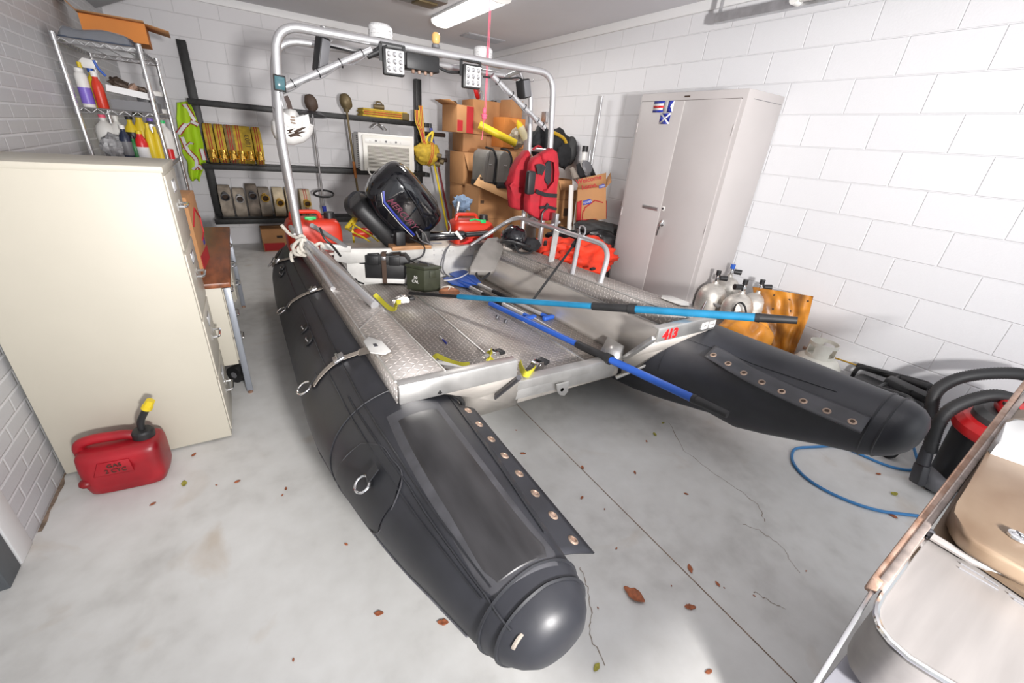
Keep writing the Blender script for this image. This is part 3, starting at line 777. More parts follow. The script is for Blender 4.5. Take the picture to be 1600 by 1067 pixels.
# small angle bracket in the right bow corner
g = G(); g.face([AZ(936, 553, 0.41), AZ(962, 566, 0.42), AZ(975, 541, 0.49), AZ(950, 526, 0.48)]); g.face([AZ(962, 566, 0.42), AZ(972, 564, 0.415), AZ(975, 541, 0.49)])
g.build('angle_bracket', M_alu, boat, thick=0.005)
# number
text('number_marking', '413', M_red, fr, (1.705, Y0-0.0192, 0.702), (1, 0, -0.0), (0, 0, 1), 0.072, bold=0.0035)
for x in (1.955, 2.02):
    g = BG(); g.span((x, Y0-0.020, 0.684), (x+0.050, Y0-0.0185, 0.722)); st = g.build('label_sticker', M_white, fr)
    g = BG()
    for k in range(4): g.span((x+0.006+k*0.010, Y0-0.0206, 0.698), (x+0.012+k*0.010, Y0-0.0200, 0.706))
    g.build('sticker_print', M_ink, st)
# stern: transom with white painted face
TY = 3.44
g = G(); g.prism([AY(522, 392, TY), AY(541, 389, TY), AY(700, 388, TY), AY(762, 378, TY), AY(762, 396, TY), AY(700, 403, TY), AY(545, 412, TY), AY(522, 408, TY)], (0, 0.045, 0), bev=0.004); g.build('transom_cap', M_alu_p, boat)
g = G(); g.span((0.62, TY+0.02, 0.31), (1.86, TY+0.035, 0.56)); g.build('transom_board', M_alu_p, boat)
for px_, py_ in ((678, 391), (678, 398), (691, 391), (691, 398), (702, 392), (708, 392), (735, 390)):
    a_ = AY(px_, py_, TY); g = G(); g.cyl(a_+V((0, 0.002, 0)), a_+V((0, -0.004, 0)), 0.006, seg=8); g.build('bolt', M_steel, boat)
g = BG(); g.prism([V(q) for q in ((0.32, 3.42, 0.69), (0.32, 3.80, 0.69), (2.05, 3.80, 0.69), (2.05, 3.42, 0.69), (1.85, 3.47, 0.69), (0.62, 3.47, 0.69))], (0, 0, -0.02)); g.build('stern_platform', M_alu_w, boat)
p = AZ(575, 410, 0.66)
# ---- tube arch: front hoop, rear hoop, diagonals
def hoop(xl, xr, y, zt, kz, foot_l, foot_r, r, name, rad=0.13):
    P = smooth_path([foot_l, V((xl-0.002, y, kz)), V((xl+0.045, y, zt)), V((xr-0.045, y, zt+0.02)), V((xr+0.0, y, kz)), foot_r], rad, 8)
    g = G(); g.tube(P, r, 14); return g.build(name, M_tube, boat, ang=60)
HY = 2.96
a_l = AY(453, 62, HY); a_r = AY(842, 120, HY)
hoop(0.242, 2.155, HY, 1.962, 1.46, V((0.268, HY, 0.735)), V((2.15, HY, 0.70)), 0.0225, 'front_hoop')
hoop(0.246, 2.135, HY+0.27, 1.935, 1.45, V((0.28, HY+0.22, 0.70)), V((2.10, HY+0.22, 0.70)), 0.0205, 'rear_hoop', rad=0.16)
# diagonals of the front hoop, with black cable ties and a loom
def diag(p0, p1, name):
    g = G(); g.cyl(p0, p1, 0.019, seg=14); o = g.build(name, M_tube, boat)
    d = (p1-p0); n_ = V((0, -1, 0))
    for t in (0.06, 0.16, 0.42, 0.66, 0.9):
        c_ = p0 + d*t; u, w_, dd = frame(d)
        g = G(); g.tube([c_ + (u*math.cos(a)+w_*math.sin(a))*0.0235 for a in [2*PI*k/16 for k in range(16)]], 0.0028, 5, closed=True); g.build('cable_tie', M_blk, o)
    g = G(); g.tube(spline([p0+d*t + V((0, -0.02, -0.022-0.012*math.sin(t*17))) for t in (0.02, 0.16, 0.3, 0.42, 0.55, 0.66, 0.8, 0.95)]), 0.004, 6); g.build('cable', M_steel, o)
diag(V((0.255, HY, 1.655)), AY(580, 78, HY), 'diagonal_brace')
diag(AY(851, 200, HY), AY(769, 118, HY), 'diagonal_brace')
for x in (0.24, 2.15):
    for z_ in (1.46, 0.86):
        g = G(); g.cyl((x, HY, z_), (x, HY+0.27, z_), 0.016, seg=10); g.build('hoop_spacer', M_tube, boat)
for x in (0.55, 1.2, 1.85):
    g = G(); g.cyl((x, HY, 1.965+0.006*x), (x, HY+0.27, 1.942), 0.013, seg=10); g.build('hoop_spacer', M_tube, boat)
g = G(); g.span((0.72, HY+0.03, 1.985), (0.94, HY+0.26, 1.992), bev=0.002); g.build('top_plate', M_steel, boat); g = G(); g.span((0.98, HY+0.03, 1.985), (1.33, HY+0.26, 1.992), bev=0.002); g.build('top_plate', M_steel, boat); g = G(); g.span((1.62, HY+0.03, 1.99), (1.80, HY+0.26, 1.997), bev=0.002); g.build('top_plate', M_steel, boat)
# wiring along the top bar
g = G(); P = [AY(505, 70, HY+0.2), AY(530, 76, HY+0.1), AY(560, 82, HY+0.05), AY(575, 76, HY)]
g.tube(spline(P), 0.006, 7); g.build('wiring', M_blk, boat); g = G(); P = [AY(682, 103, HY+0.02), AY(700, 112, HY+0.02), AY(725, 113, HY+0.02)]; g.tube(spline(P), 0.009, 7); g.build('wiring', M_blk, boat); g = G()
P = [AY(755, 120, HY+0.02), AY(790, 123, HY+0.03), AY(812, 122, HY+0.1), AY(822, 135, HY+0.1)]; g.tube(spline(P), 0.006, 7); g.build('wiring', M_blk, boat)
# fittings mounted on the arch
def floodlight(cx, cy, w_):
    c_ = AY(cx, cy, HY-0.05)
    g = G(); g.box(c_+V((0, 0.02, 0)), (w_, 0.05, w_*1.12), rz=-0.15, bev=0.010); o = g.build('flood_light', M_blk, boat)
    g = G(); g.box(c_+V((0.002, -0.010, 0.0)), (w_*0.84, 0.012, w_*0.95), rz=-0.15, bev=0.004); ln = g.build('light_lens', M_lens, o)
    g = G()
    for i in range(3):
        for j in range(3): g.lathe([(0.0001, 0.002), (0.010, 0.004), (0.014, 0.001)], c_ + V(((i-1)*0.034, -0.017+(i-1)*-0.005, (j-1)*0.036)), (0.15, -1, 0), 10)
    g.build('lamp_cells', M_chrome, ln)
    g = G(); g.beam(c_+V((-w_*0.56, 0.03, 0.0)), c_+V((-w_*0.56, 0.03, w_*0.75)), 0.006, 0.02); g.beam(c_+V((w_*0.56, 0.03, 0.0)), c_+V((w_*0.56, 0.03, w_*0.75)), 0.006, 0.02); g.box(c_+V((0, 0.03, w_*0.72)), (w_*1.15, 0.03, 0.01)); g.build('bracket', M_blk, o)
floodlight(616, 97, 0.125); floodlight(738, 120, 0.122)
g = G(); a = AY(574, 88, HY); b = AY(604, 74, HY); g.cyl(a, b, 0.016, 0.024, seg=12); g.build('camera_arm', M_blk, boat)
def beacon(cx, cy, r):
    c_ = AY(cx, cy, HY+0.13)
    c_.z = max(c_.z, 1.97)
    g = G(); g.lathe([(r*1.08, 0), (r*1.1, 0.010), (r, 0.014)], c_, seg=26); o = g.build('beacon_base', M_blk, boat)
    g = G(); g.lathe([(r*0.98, 0.014), (r, 0.02), (r*0.96, 0.034), (r, 0.036), (r*0.96, 0.052), (r, 0.054), (r*0.97, 0.075), (r*0.8, 0.088), (0.01, 0.092)], c_, seg=26); g.build('beacon_lens', M_lens, o)
beacon(595, 66, 0.072); beacon(754, 98, 0.068)
g = G(); c_ = AY(681, 76, HY+0.13); g.cyl(c_+V((0, 0, -0.10)), c_, 0.010, seg=12); g.lathe([(0.012, 0), (0.026, 0.004), (0.026, 0.02), (0.020, 0.026)], c_, seg=16); o = g.build('stern_light_mast', M_grey, boat)
g = G(); g.lathe([(0.018, 0.026), (0.026, 0.04), (0.027, 0.07), (0.018, 0.086), (0.004, 0.088)], c_, seg=16); g.build('mast_light', M_amber, o)
c_ = AY(657, 98, HY+0.04); g = G(); g.box(c_+V((0, 0, -0.005)), (0.215, 0.11, 0.085), bev=0.006); o = g.build('control_box', M_blk, boat)
for k in range(4):
    g = G(); g.cyl(c_+V((-0.06+k*0.04, -0.03, -0.048)), c_+V((-0.06+k*0.04, -0.03, -0.066)), 0.010, seg=10); g.build('cable_gland', M_rust, o)
def speaker(px, py, lean, w_, h_, yy, dx=0.0):
    c_ = AY(px, py, yy); m_ = Matrix.Rotation(lean, 3, 'Y') @ Matrix.Rotation(0.35, 3, 'Z')
    g = G(); g.box(c_, (w_, 0.075, h_), rot=m_, bev=0.012); o = g.build('speaker', M_blk, boat)
    g = G(); g.box(c_+m_@V((0, -0.039, 0)), (w_*0.8, 0.006, h_*0.86), rot=m_, bev=0.003); g.build('speaker_grille', M_grey, o)
    g = G(); g.cyl(c_+m_@V((0, 0, h_*0.5)), c_+m_@V((0, 0.02, h_*0.5+0.05)), 0.012, seg=8); g.tube(spline([c_+m_@V((w_*0.4, 0, h_*0.4)), c_+V((0.07, 0, h_*0.45)), c_+V((0.10, 0.02, h_*0.62))]), 0.004, 6); g.build('speaker_mount', M_steel, o)
speaker(502, 86, 0.22, 0.062, 0.185, HY+0.10)
speaker(818, 139, -0.25, 0.095, 0.125, HY+0.12)
c_ = AY(437, 130, HY-0.03); m_ = Matrix.Rotation(0.08, 3, 'Y')
g = G(); g.box(c_, (0.060, 0.022, 0.078), rot=m_, bev=0.006); o = g.build('small_work_light', M_blk, boat)
g = G(); g.box(c_+V((0, -0.012, 0)), (0.048, 0.004, 0.062), rot=m_, bev=0.002); g.build('light_glass', mat('teal_glass', (0.05, 0.13, 0.15), 0.08), o)
g = G(); g.cyl(c_+V((0.0, 0, -0.04)), c_+V((0.01, 0.01, -0.12)), 0.010, seg=8); g.build('light_bracket', M_steel, o)
# struts down to the side deck
K = V((0.272, HY-0.02, 0.845))
A1 = V((0.462, 1.95, 0.728)); A2 = V((0.330, 2.30, 0.712)); A3 = None
g = G(); g.cyl(K, A1, 0.021, seg=14); g.build('strut', M_tube, boat)
g = G(); g.tube(smooth_path([K+V((-0.005, 0, -0.02)), A2], 0.1, 3), 0.014, 12); g.build('strut', M_tube, boat)
g = G(); g.cyl(AY(487, 352, HY+0.2), AY(541, 385, 3.42), 0.016, seg=12); g.build('strut', M_tube, boat)
g = G(); g.beam(AY(500, 384, 3.42), AY(548, 389, 3.42), 0.03, 0.05, bev=0.004); g.build('strut_foot', M_alu_p, boat)
# right side rail
RX = 2.02
def rz_(y): return 0.735 + DZ(y)
P = smooth_path([V((1.90, 1.90, rz_(1.9))), V((2.04, 2.00, 0.925)), V((2.03, 3.20, 0.915)), AY(736, 383, 3.35)], 0.13, 8)
g = G(); g.tube(P, 0.0175, 12); g.build('side_rail', M_tube, boat, ang=60)
g = G(); g.cyl((1.86, 2.14, rz_(2.14)), (2.035, 2.32, 0.918), 0.0165, seg=12); g.build('rail_post', M_tube, boat)
g = G(); g.beam((1.94, 2.50, rz_(2.5)), (2.035, 2.60, 0.91), 0.055, 0.008, up=(0, 1, 0)); g.build('rail_plate', M_alu, boat)
for y in (2.72, 3.0):
    g = G(); g.box((2.10, y, 0.95), (0.03, 0.06, 0.14), bev=0.004); g.cyl((2.03, y, 0.915), (2.15, y, 0.95), 0.013, seg=8); g.build('rail_clamp', M_steel, boat)
# ================================================================ THINGS IN AND ON THE BOAT
FW = lambda y: 0.409 + DZ(y)      # height of the cockpit floor at depth y
def line_at(a, b, px):
    """point of the 3D line a-b that is seen in pixel column px"""
    def col(t):
        c = CM.transposed() @ (a+(b-a)*t - V((0, 0, CAMZ))); return 800+FPX*c.x/-c.z
    lo, hi = 0.0, 3.0
    for _ in range(40):
        m_ = (lo+hi)/2
        if col(m_) < px: lo = m_
        else: hi = m_
    return a+(b-a)*lo
# rope knot around the strut
t = thing('rope', 'white rope knotted around the foot of the left arch leg', 'rope', (0.3, 2.9, 0.75))
def rp(pts, yv, r=0.009):
    P = spline([AY(u, v, yv+d) for u, v, d in pts], 7); return P
g = G()
k0 = [(440, 352, 0.05), (453, 366, 0), (466, 372, -0.06), (478, 376, -0.08), (488, 381, -0.06), (496, 388, -0.03), (490, 395, -0.07), (474, 393, -0.10), (460, 390, -0.08), (456, 384, -0.02), (466, 380, 0.02), (480, 382, 0.03), (487, 390, 0.0), (480, 398, -0.06), (466, 398, -0.09), (456, 394, -0.06), (455, 402, -0.05), (457, 409, -0.05)]
g.tube(rp(k0, 2.93), 0.010, 7); g.build('rope_loop', M_rope, t)
g = G(); k1 = [(462, 398, -0.07), (458, 388, -0.09), (464, 378, -0.10), (472, 374, -0.11), (470, 384, -0.12), (474, 392, -0.12), (484, 392, -0.10), (490, 385, -0.08), (500, 380, -0.06), (505, 384, -0.05)]
g.tube(rp(k1, 2.93), 0.010, 7); g.build('rope_loop', M_rope, t)
g = G(); k2 = [(463, 375, -0.03), (470, 368, -0.03), (476, 372, -0.04), (472, 383, -0.09), (466, 388, -0.1), (468, 395, -0.1), (478, 400, -0.1)]
g.tube(rp(k2, 2.93), 0.010, 7); g.build('rope_loop', M_rope, t)
t = tag(G().tube(spline([AY(500, 356, 2.94), AY(507, 372, 2.9), AY(520, 385, 2.9), AY(532, 400, 2.95)], 8), 0.008, 8).build('cord', M_blk), 'black cord running down from the left arch leg towards the battery box', 'cord')
# battery box
def local_box(name, label, cat, p0, p1, h, dep):
    """box standing on two floor points (front left, front right)"""
    return None
a = AZ(571, 442, 0.34); b_ = AZ(633, 444, 0.34); ux = (b_-a); wd = ux.length; ux.normalize(); uy = V((-ux.y, ux.x, 0))
if uy.y < 0: uy = -uy
ang = math.atan2(ux.y, ux.x); c0 = (a+b_)/2 + uy*0.09; z0 = 0.345
t = thing('battery_box', 'black lidded battery box with a brown strap standing in front of the transom', 'battery box', (c0.x, c0.y, z0))
rt = Matrix.Rotation(ang, 3, 'Z')
g = G(); g.box(c0+V((0, 0, 0.025)), (wd*1.06, 0.20, 0.040), rz=ang, bev=0.006); g.build('tray', M_whitep, t)
g = G(); g.box(c0+V((0, 0, 0.105)), (wd, 0.18, 0.15), rz=ang, bev=0.010); g.build('case', M_blk, t)
g = G(); h = wd*0.62
g.prism([c0+rt@V((x, -0.105, z)) for x, z in ((-h, 0.165), (-h, 0.20), (-h*0.82, 0.245), (h*0.82, 0.245), (h, 0.20), (h, 0.165))], rt@V((0, 0.21, 0)), bev=0.008); ld = g.build('lid', M_blk, t)
for x in (-0.085, 0.085):
    g = G(); g.box(c0+rt@V((x, 0, 0.248)), (0.085, 0.215, 0.014), rz=ang, bev=0.005); g.box(c0+rt@V((x, -0.107, 0.20)), (0.085, 0.012, 0.075), rz=ang, bev=0.004); g.build('lid_rib', M_blk, ld)
g = G(); g.ribbon([c0+rt@V((0.0, -0.112, 0.01)), c0+rt@V((0, -0.112, 0.16)), c0+rt@V((0, -0.116, 0.235)), c0+rt@V((0, -0.09, 0.262)), c0+rt@V((0, 0.09, 0.262))], 0.036, 0.003, side=tuple(ux)); s_ = g.build('strap', mat('brown_webbing', (0.075, 0.045, 0.03), 0.8), t)
g = G(); g.box(c0+rt@V((0, -0.120, 0.225)), (0.034, 0.012, 0.03), rz=ang, bev=0.003); g.build('strap_buckle', M_steel, s_)
for sx in (-1, 1):
    g = G(); g.tube(spline([c0+rt@V((sx*h, -0.02, 0.19)), c0+rt@V((sx*(h+0.04), -0.05, 0.17)), c0+rt@V((sx*(h+0.05), -0.09, 0.08)), c0+rt@V((sx*(h+0.02), -0.13, 0.03)), c0+rt@V((sx*(h-0.04), -0.16, 0.015))]), 0.007, 7); g.build('battery_cable', M_blk, t)
# ammunition can
a = AZ(636, 452, 0.335); c1 = AZ(663, 458, 0.335); b_ = AZ(688, 455, 0.335)
t = thing('ammo_can', 'olive green metal ammo can with folding handle beside the battery box', 'can', (c1.x, c1.y+0.1, 0.335))
hh = 0.19
g = G(); d_ = (b_-c1); e_ = (a-c1); 
fp = [c1, b_, b_+e_, a]
g.prism(fp, (0, 0, hh), bev=0.006); bd = g.build('body', M_olive, t)
cen = sum(fp, V())/4
g = G(); g.prism([cen+(p-cen)*1.07+V((0, 0, hh+0.002)) for p in fp], (0, 0, 0.026), bev=0.006); ld = g.build('lid', M_olive, t)
g = G(); m0 = cen+e_*0.28+V((0, 0, hh+0.03)); m1 = cen-e_*0.28+V((0, 0, hh+0.03))
g.tube(smooth_path([m0, m0+V((0, 0, 0.014)), m1+V((0, 0, 0.014)), m1], 0.01, 4), 0.006, 6); g.build('handle', M_darkst, ld)
mid = (c1+b_)/2 + V((0, 0, hh-0.035)); nn = V((d_.y, -d_.x, 0)).normalized(); nn = nn if nn.y < 0 else -nn
g = G(); g.box(mid+nn*0.006, (0.05, 0.012, 0.06), rz=math.atan2(d_.y, d_.x), bev=0.003); g.build('latch', M_olive, t)
text('stencil', '.50\nCAL', M_whitep, bd, (a+c1)/2 + V((0, 0, 0.10)) + V((-e_.y, e_.x, 0)).normalized()*(-0.002 if V((-e_.y, e_.x, 0)).y > 0 else 0.002), -e_, (0, 0, 1), 0.035)
# cushion (boat seat / pad)
t = thing('seat_cushion', 'worn grey vinyl boat cushion leaning against the transom corner', 'cushion', AZ(760, 425, 0.40))
F = [(762, 371, 3.06), (778, 369, 3.07), (788, 378, 3.04), (787, 390, 3.00), (775, 422, 2.76), (768, 424, 2.74), (736, 423, 2.74), (735, 416, 2.77), (751, 385, 2.98)]
pf = [AY(*q) for q in F]
n_ = (pf[5]-pf[0]).cross(pf[2]-pf[0]).normalized(); n_ = n_ if n_.y > 0 else -n_
g = G(); g.prism(pf, n_*0.055, bev=0.016, seg=3); cu = g.build('pad', M_cush, t, ang=70)
g = G(); g.tube(spline([AY(744, 423, 2.76), AY(746, 432, 2.74), AY(752, 436, 2.72), AY(762, 430, 2.74), AY(766, 423, 2.76)]), 0.009, 6); g.build('loop_strap', M_blkc, t)
# two kayak-style paddles lying together
def paddle(label, blade, shaft, grip, zb):
    t = thing('paddle', label, 'paddle', AZ(*shaft[0], zb+0.02), 'short paddles in the cockpit')
    P = [AZ(u, v, z) for u, v, z in blade]
    g = G(); g.prism(P, (0, 0, 0.010), bev=0.004); bl = g.build('blade', M_blue, t)
    c_ = sum(P, V())/len(P); e = AZ(*shaft[0], zb+0.03)
    g = G(); g.cyl(c_+V((0, 0, 0.012)), e, 0.008, 0.015, seg=8); g.build('blade_rib', M_blue, bl)
    p0 = AZ(*shaft[0], zb+0.03); p1 = AZ(*shaft[1], zb+0.03)
    g = G(); g.cyl(p0, p1, 0.0145, seg=12); sh = g.build('shaft', mat('silver_shaft', (0.58, 0.57, 0.56), 0.4, 0.6), t)
    q0 = p0.lerp(p1, 0.25); q1 = p0.lerp(p1, 0.62)
    g = G(); g.cyl(q0, q1, 0.0175, seg=12); g.build('sleeve', M_blk, sh)
    d = (p1-p0).normalized(); s_ = V((-d.y, d.x, 0))
    g = G(); g.cyl(p1-d*0.02, p1+d*0.03, 0.017, seg=10); g.box(p1+d*0.045, (0.105, 0.040, 0.034), rz=math.atan2(s_.y, s_.x), bev=0.014, seg=3); g.build('grip', M_blue, t)
paddle('blue-bladed paddle nearer the transom, with the T-grip further right', [(702, 429, .36), (720, 421, .37), (738, 428, .37), (752, 443, .37), (748, 447, .37), (722, 441, .36)], [(748, 444), (850, 493)], None, 0.355)
paddle('blue-bladed paddle lying lower, with its T-grip beside the blue pole', [(692, 436, .35), (700, 433, .355), (728, 438, .355), (738, 448, .355), (734, 451, .35), (706, 445, .35)], [(735, 449), (822, 493)], None, 0.345)
# long telescoping poles
def pole(label, A_, B_, px0, px_sleeve0, px_sleeve1, px_end, colr, mid=True, px_black=None):
    t = thing('telescoping_pole', label, 'pole', A_)
    P = lambda px: line_at(A_, B_, px)
    g = G(); g.cyl(P(px0), P(px_black), 0.013, seg=14); g.build('thin_section', M_blk, t)
    g = G(); g.cyl(P(px_black), P(px_sleeve0), 0.0185, seg=18); g.build('inner_sleeve', colr, t)
    g = G(); a0, a1 = P(px_sleeve0), P(px_sleeve1); d = (a1-a0).normalized(); g.cyl(a0, a1, 0.0235, seg=18); g.cyl(a1-d*0.028, a1+d*0.012, 0.030, seg=18); g.build('grip_collar', M_blk, t)
    e = P(px_end)
    g = G(); g.cyl(a1, e-d*0.17, 0.0205, seg=18); g.build('outer_sleeve', colr, t)
    g = G(); g.cyl(e-d*0.17, e-d*0.15, 0.022, 0.024, seg=18); g.cyl(e-d*0.15, e, 0.0215, 0.017, seg=18); g.build('end_grip', M_blk, t)
    return t
A_ = AZ(640, 458, 0.375); B_ = AZ(1060, 487.5, 0.765)
pole('cyan telescoping pole with black grips lying across the right deck', A_, B_, 628, 926, 990, 1246, M_cyan, px_black=716)
A_ = AZ(766, 474, 0.385); B_ = AZ(958, 564, 0.455)
pole('royal blue telescoping pole with black grips hanging over the bow lip', A_, B_, 752, 902, 952, 1137, M_blue, px_black=766)
# black boat hook leaning from the floor to the rail
t = thing('boat_hook', 'black boat hook leaning from the cyan pole over the right rail', 'hook', AZ(833, 467, 0.60))
p0 = AZ(834, 467, 0.60); p1 = AX(897, 382, 2.01); d = (p1-p0).normalized()
g = G(); g.cyl(p0, p1, 0.0085, seg=10); g.build('shaft', M_blk, t)
g = G(); g.cyl(p1-d*0.02, p1+d*0.13, 0.017, 0.020, seg=12); g.build('hand_grip', M_blk, t)
e = p1+d*0.13
g = G(); pts = [e+V((0.0, 0, 0)), AX(906, 366, 2.03), AX(905, 358, 2.04), AX(908, 353, 2.05), AX(914, 356, 2.05), AX(914, 364, 2.04), AX(910, 370, 2.03)]; g.tube(spline(pts), 0.006, 7); g.build('hook', M_steel, t)
# black diving helmet / hood on the right deck
t = thing('black_helmet', 'glossy black helmet resting upside down on the right side deck', 'helmet', AZ(806, 388, 0.70))
c = AZ(803, 371, 0.80)
g = G(); g.ell(c, (0.105, 0.125, 0.10), amp=0.12, fr=2.5, seed=3); g.build('shell', M_blkg, t, ang=70)
g = G(); g.ell(c+V((0.13, -0.06, -0.05)), (0.085, 0.085, 0.055), amp=0.3, fr=3, seed=9); g.build('padding', M_blkc, t)
g = G(); g.tube([c+V((0.115*math.cos(a_), -0.03+0.13*math.sin(a_), -0.025+0.02*math.sin(a_*2))) for a_ in [2*PI*k/24 for k in range(24)]], 0.012, 8, closed=True); g.build('rim', M_blk, t)
g = G(); g.tube(spline([c+V((-0.06, -0.10, -0.02)), c+V((-0.02, -0.13, -0.09)), c+V((0.08, -0.14, -0.095)), c+V((0.14, -0.10, -0.07))]), 0.008, 6); g.build('chin_strap', M_blkc, t)
# ratchet straps
def ratchet(label, c_, rz, sc, pts, grp='ratchet straps on the cockpit floor'):
    t = thing('ratchet_strap', label, 'strap', c_, grp)
    g = G(); g.ribbon(spline(pts, 6), 0.032, 0.004, side=(0.5, 0.4, 0.75)); g.build('webbing', M_strapy, t)
    m_ = Matrix.Rotation(rz, 3, 'Z')
    g = G()
    for s_ in (-1, 1): g.prism([c_+m_@V((x*sc, s_*0.022*sc, z*sc)) for x, z in ((-0.06, 0), (0.05, 0), (0.06, 0.02), (0.04, 0.045), (0.0, 0.05), (-0.06, 0.02))], m_@V((0, 0.003, 0)))
    g.cyl(c_+m_@V((0.02*sc, -0.024*sc, 0.025*sc)), c_+m_@V((0.02*sc, 0.024*sc, 0.025*sc)), 0.012*sc, seg=10); g.build('ratchet_frame', M_chrome, t)
    g = G(); g.box(c_+m_@V((0.075*sc, 0, 0.026*sc)), (0.04*sc, 0.06*sc, 0.022*sc), rot=m_, bev=0.006); g.build('lever', M_blk, t)
fz = 0.36
ratchet('yellow ratchet strap with chrome ratchet below the battery box', AZ(627, 472, 0.38), -0.1, 1.0, [AZ(585, 460, .42), AZ(592, 466, .40), AZ(602, 476, .385), AZ(612, 483, .385), AZ(619, 481, .41), AZ(618, 473, .42), AZ(626, 472, .41)])
ratchet('yellow ratchet strap half hidden behind the left bow fascia', AZ(767, 560, 0.405), 0.2, 0.9, [AZ(766, 548, .43), AZ(767, 553, .45), AZ(765, 560, .42), AZ(770, 566, .42)])
ratchet('yellow ratchet strap bunched at the bow lip', AZ(836, 578, 0.41), 0.35, 1.0, [AZ(812, 566, .43), AZ(815, 576, .46), AZ(822, 585, .47), AZ(832, 580, .45), AZ(836, 575, .43)])
t = tag(G().ribbon(spline([AZ(676, 563, .41), AZ(682, 556, .43), AZ(690, 559, .42), AZ(706, 566, .40), AZ(722, 570, .40), AZ(734, 569, .40)], 6), 0.030, 0.004, side=(0.3, 0.8, 0.5)).build('loose_strap', M_strapy), 'flat yellow webbing strap lying beside the left side deck', 'strap')
t = thing('aluminium_angle', 'short white metal bar lying beneath the loose yellow strap', 'bar', AZ(705, 573, .40))
g = G(); g.beam(AZ(683, 565, .405), AZ(723, 576, .405), 0.035, 0.006); g.beam(AZ(694, 572, .405), AZ(722, 576, .405), 0.006, 0.02); g.build('bar', M_whitep, t)
# tan slipper-like pad with pale laces
t = thing('tan_pad', 'rounded tan rubber pad with a pale cord beside the ammo can', 'pad', AZ(700, 457, 0.35))
g = G(); c = AZ(702, 456, 0.375); g.ell(c, (0.085, 0.055, 0.036), rot=Matrix.Rotation(-0.35, 3, 'Z')); g.build('pad', M_brown, t, ang=70)
g = G(); g.tube(spline([c+V((-0.02, -0.03, 0.03)), c+V((0.0, -0.01, 0.045)), c+V((-0.02, 0.02, 0.04)), c+V((-0.05, 0.03, 0.035)), c+V((-0.01, 0.0, 0.05)), c+V((0.03, -0.02, 0.04))]), 0.0045, 6); g.build('cord', M_rope, t)
# pen
t = thing('pen', 'small blue-capped pen on the tread-plate floor', 'pen', AZ(692, 532, .375))
a_, b2 = AZ(687, 525, .382), AZ(698, 537, .382)
g = G(); g.cyl(a_, b2, 0.005, seg=8); g.build('barrel', M_whitep, t)
g = G(); g.cyl(a_.lerp(b2, 0.45), b2, 0.0058, seg=8); g.build('cap', M_dblue, t)
for lb, (u, v) in (('small grey bolt on the floor nearest the paddle grips', (776, 497)), ('small grey bolt on the floor left of the blue pole middle', (789, 504))):
    c_ = AZ(u, v, .37); tag(G().cyl(c_, c_+V((0.01, 0, 0.02)), 0.012, seg=8).build('bolt', M_darkst), lb, 'bolt')
# hoses and cables hanging over the transom
t = thing('fuel_hose', 'thin grey hose looping from the motor down to the blue paddles', 'hose', AZ(697, 440, .36))
g = G(); g.tube(spline([AY(704, 381, 3.42), AY(697, 392, 3.38), AY(693, 408, 3.36), AY(692, 420, 3.34), AY(696, 428, 3.28), AY(702, 432, 3.2)]), 0.007, 7); g.build('hose', M_grey, t)
t = thing('white_cable', 'thin white cable curving over the blue paddle blade', 'cable', AZ(720, 435, .38))
g = G(); g.tube(spline([AZ(694, 438, .375), AZ(706, 437, .385), AZ(720, 433, .385), AZ(732, 426, .40), AZ(736, 420, .43)]), 0.005, 6); g.build('cable', M_whitep, t)
# ================================================================ LEFT SIDE OF THE ROOM
def drawer_pull(c, w_, parent, m=None):
    """bail handle on a face that looks to +x"""
    m = m or M_chrome
    g = G(); g.tube(smooth_path([c+V((0, -w_/2, 0)), c+V((0.032, -w_/2, 0)), c+V((0.032, w_/2, 0)), c+V((0, w_/2, 0))], 0.01, 3), 0.0055, 7)
    g.span(c+V((0, -w_/2-0.006, -0.016)), c+V((0.004, -w_/2+0.006, 0.016))); g.span(c+V((0, w_/2-0.006, -0.016)), c+V((0.004, w_/2+0.006, 0.016)))
    return g.build('handle', m, parent)
# filing cabinet
t = thing('filing_cabinet', 'tall beige steel filing cabinet standing against the left wall', 'cabinet', (-0.57, 2.37, 0))
g = G(); g.span((-0.880, 2.175, 0.012), (-0.256, 2.565, 1.305), bev=0.005); g.span((-0.882, 2.173, 1.285), (-0.250, 2.567, 1.310), bev=0.005); bd = g.build('case', M_beige, t)
for k in range(4):
    z0 = 0.045 + k*0.311
    g = G(); g.span((-0.258, 2.19, z0), (-0.250, 2.55, z0+0.296), bev=0.003); d_ = g.build('drawer', M_beige_d, t)
    drawer_pull(V((-0.250, 2.37, z0+0.16)), 0.10, d_)
    g = G(); y_ = 2.37
    g.span((-0.250, y_-0.045, z0+0.215), (-0.246, y_+0.045, z0+0.265), bev=0.002); lh = g.build('label_holder', M_steel, d_)
    g = G(); g.span((-0.2462, y_-0.036, z0+0.222), (-0.2452, y_+0.036, z0+0.258)); g.build('card', M_white, lh)
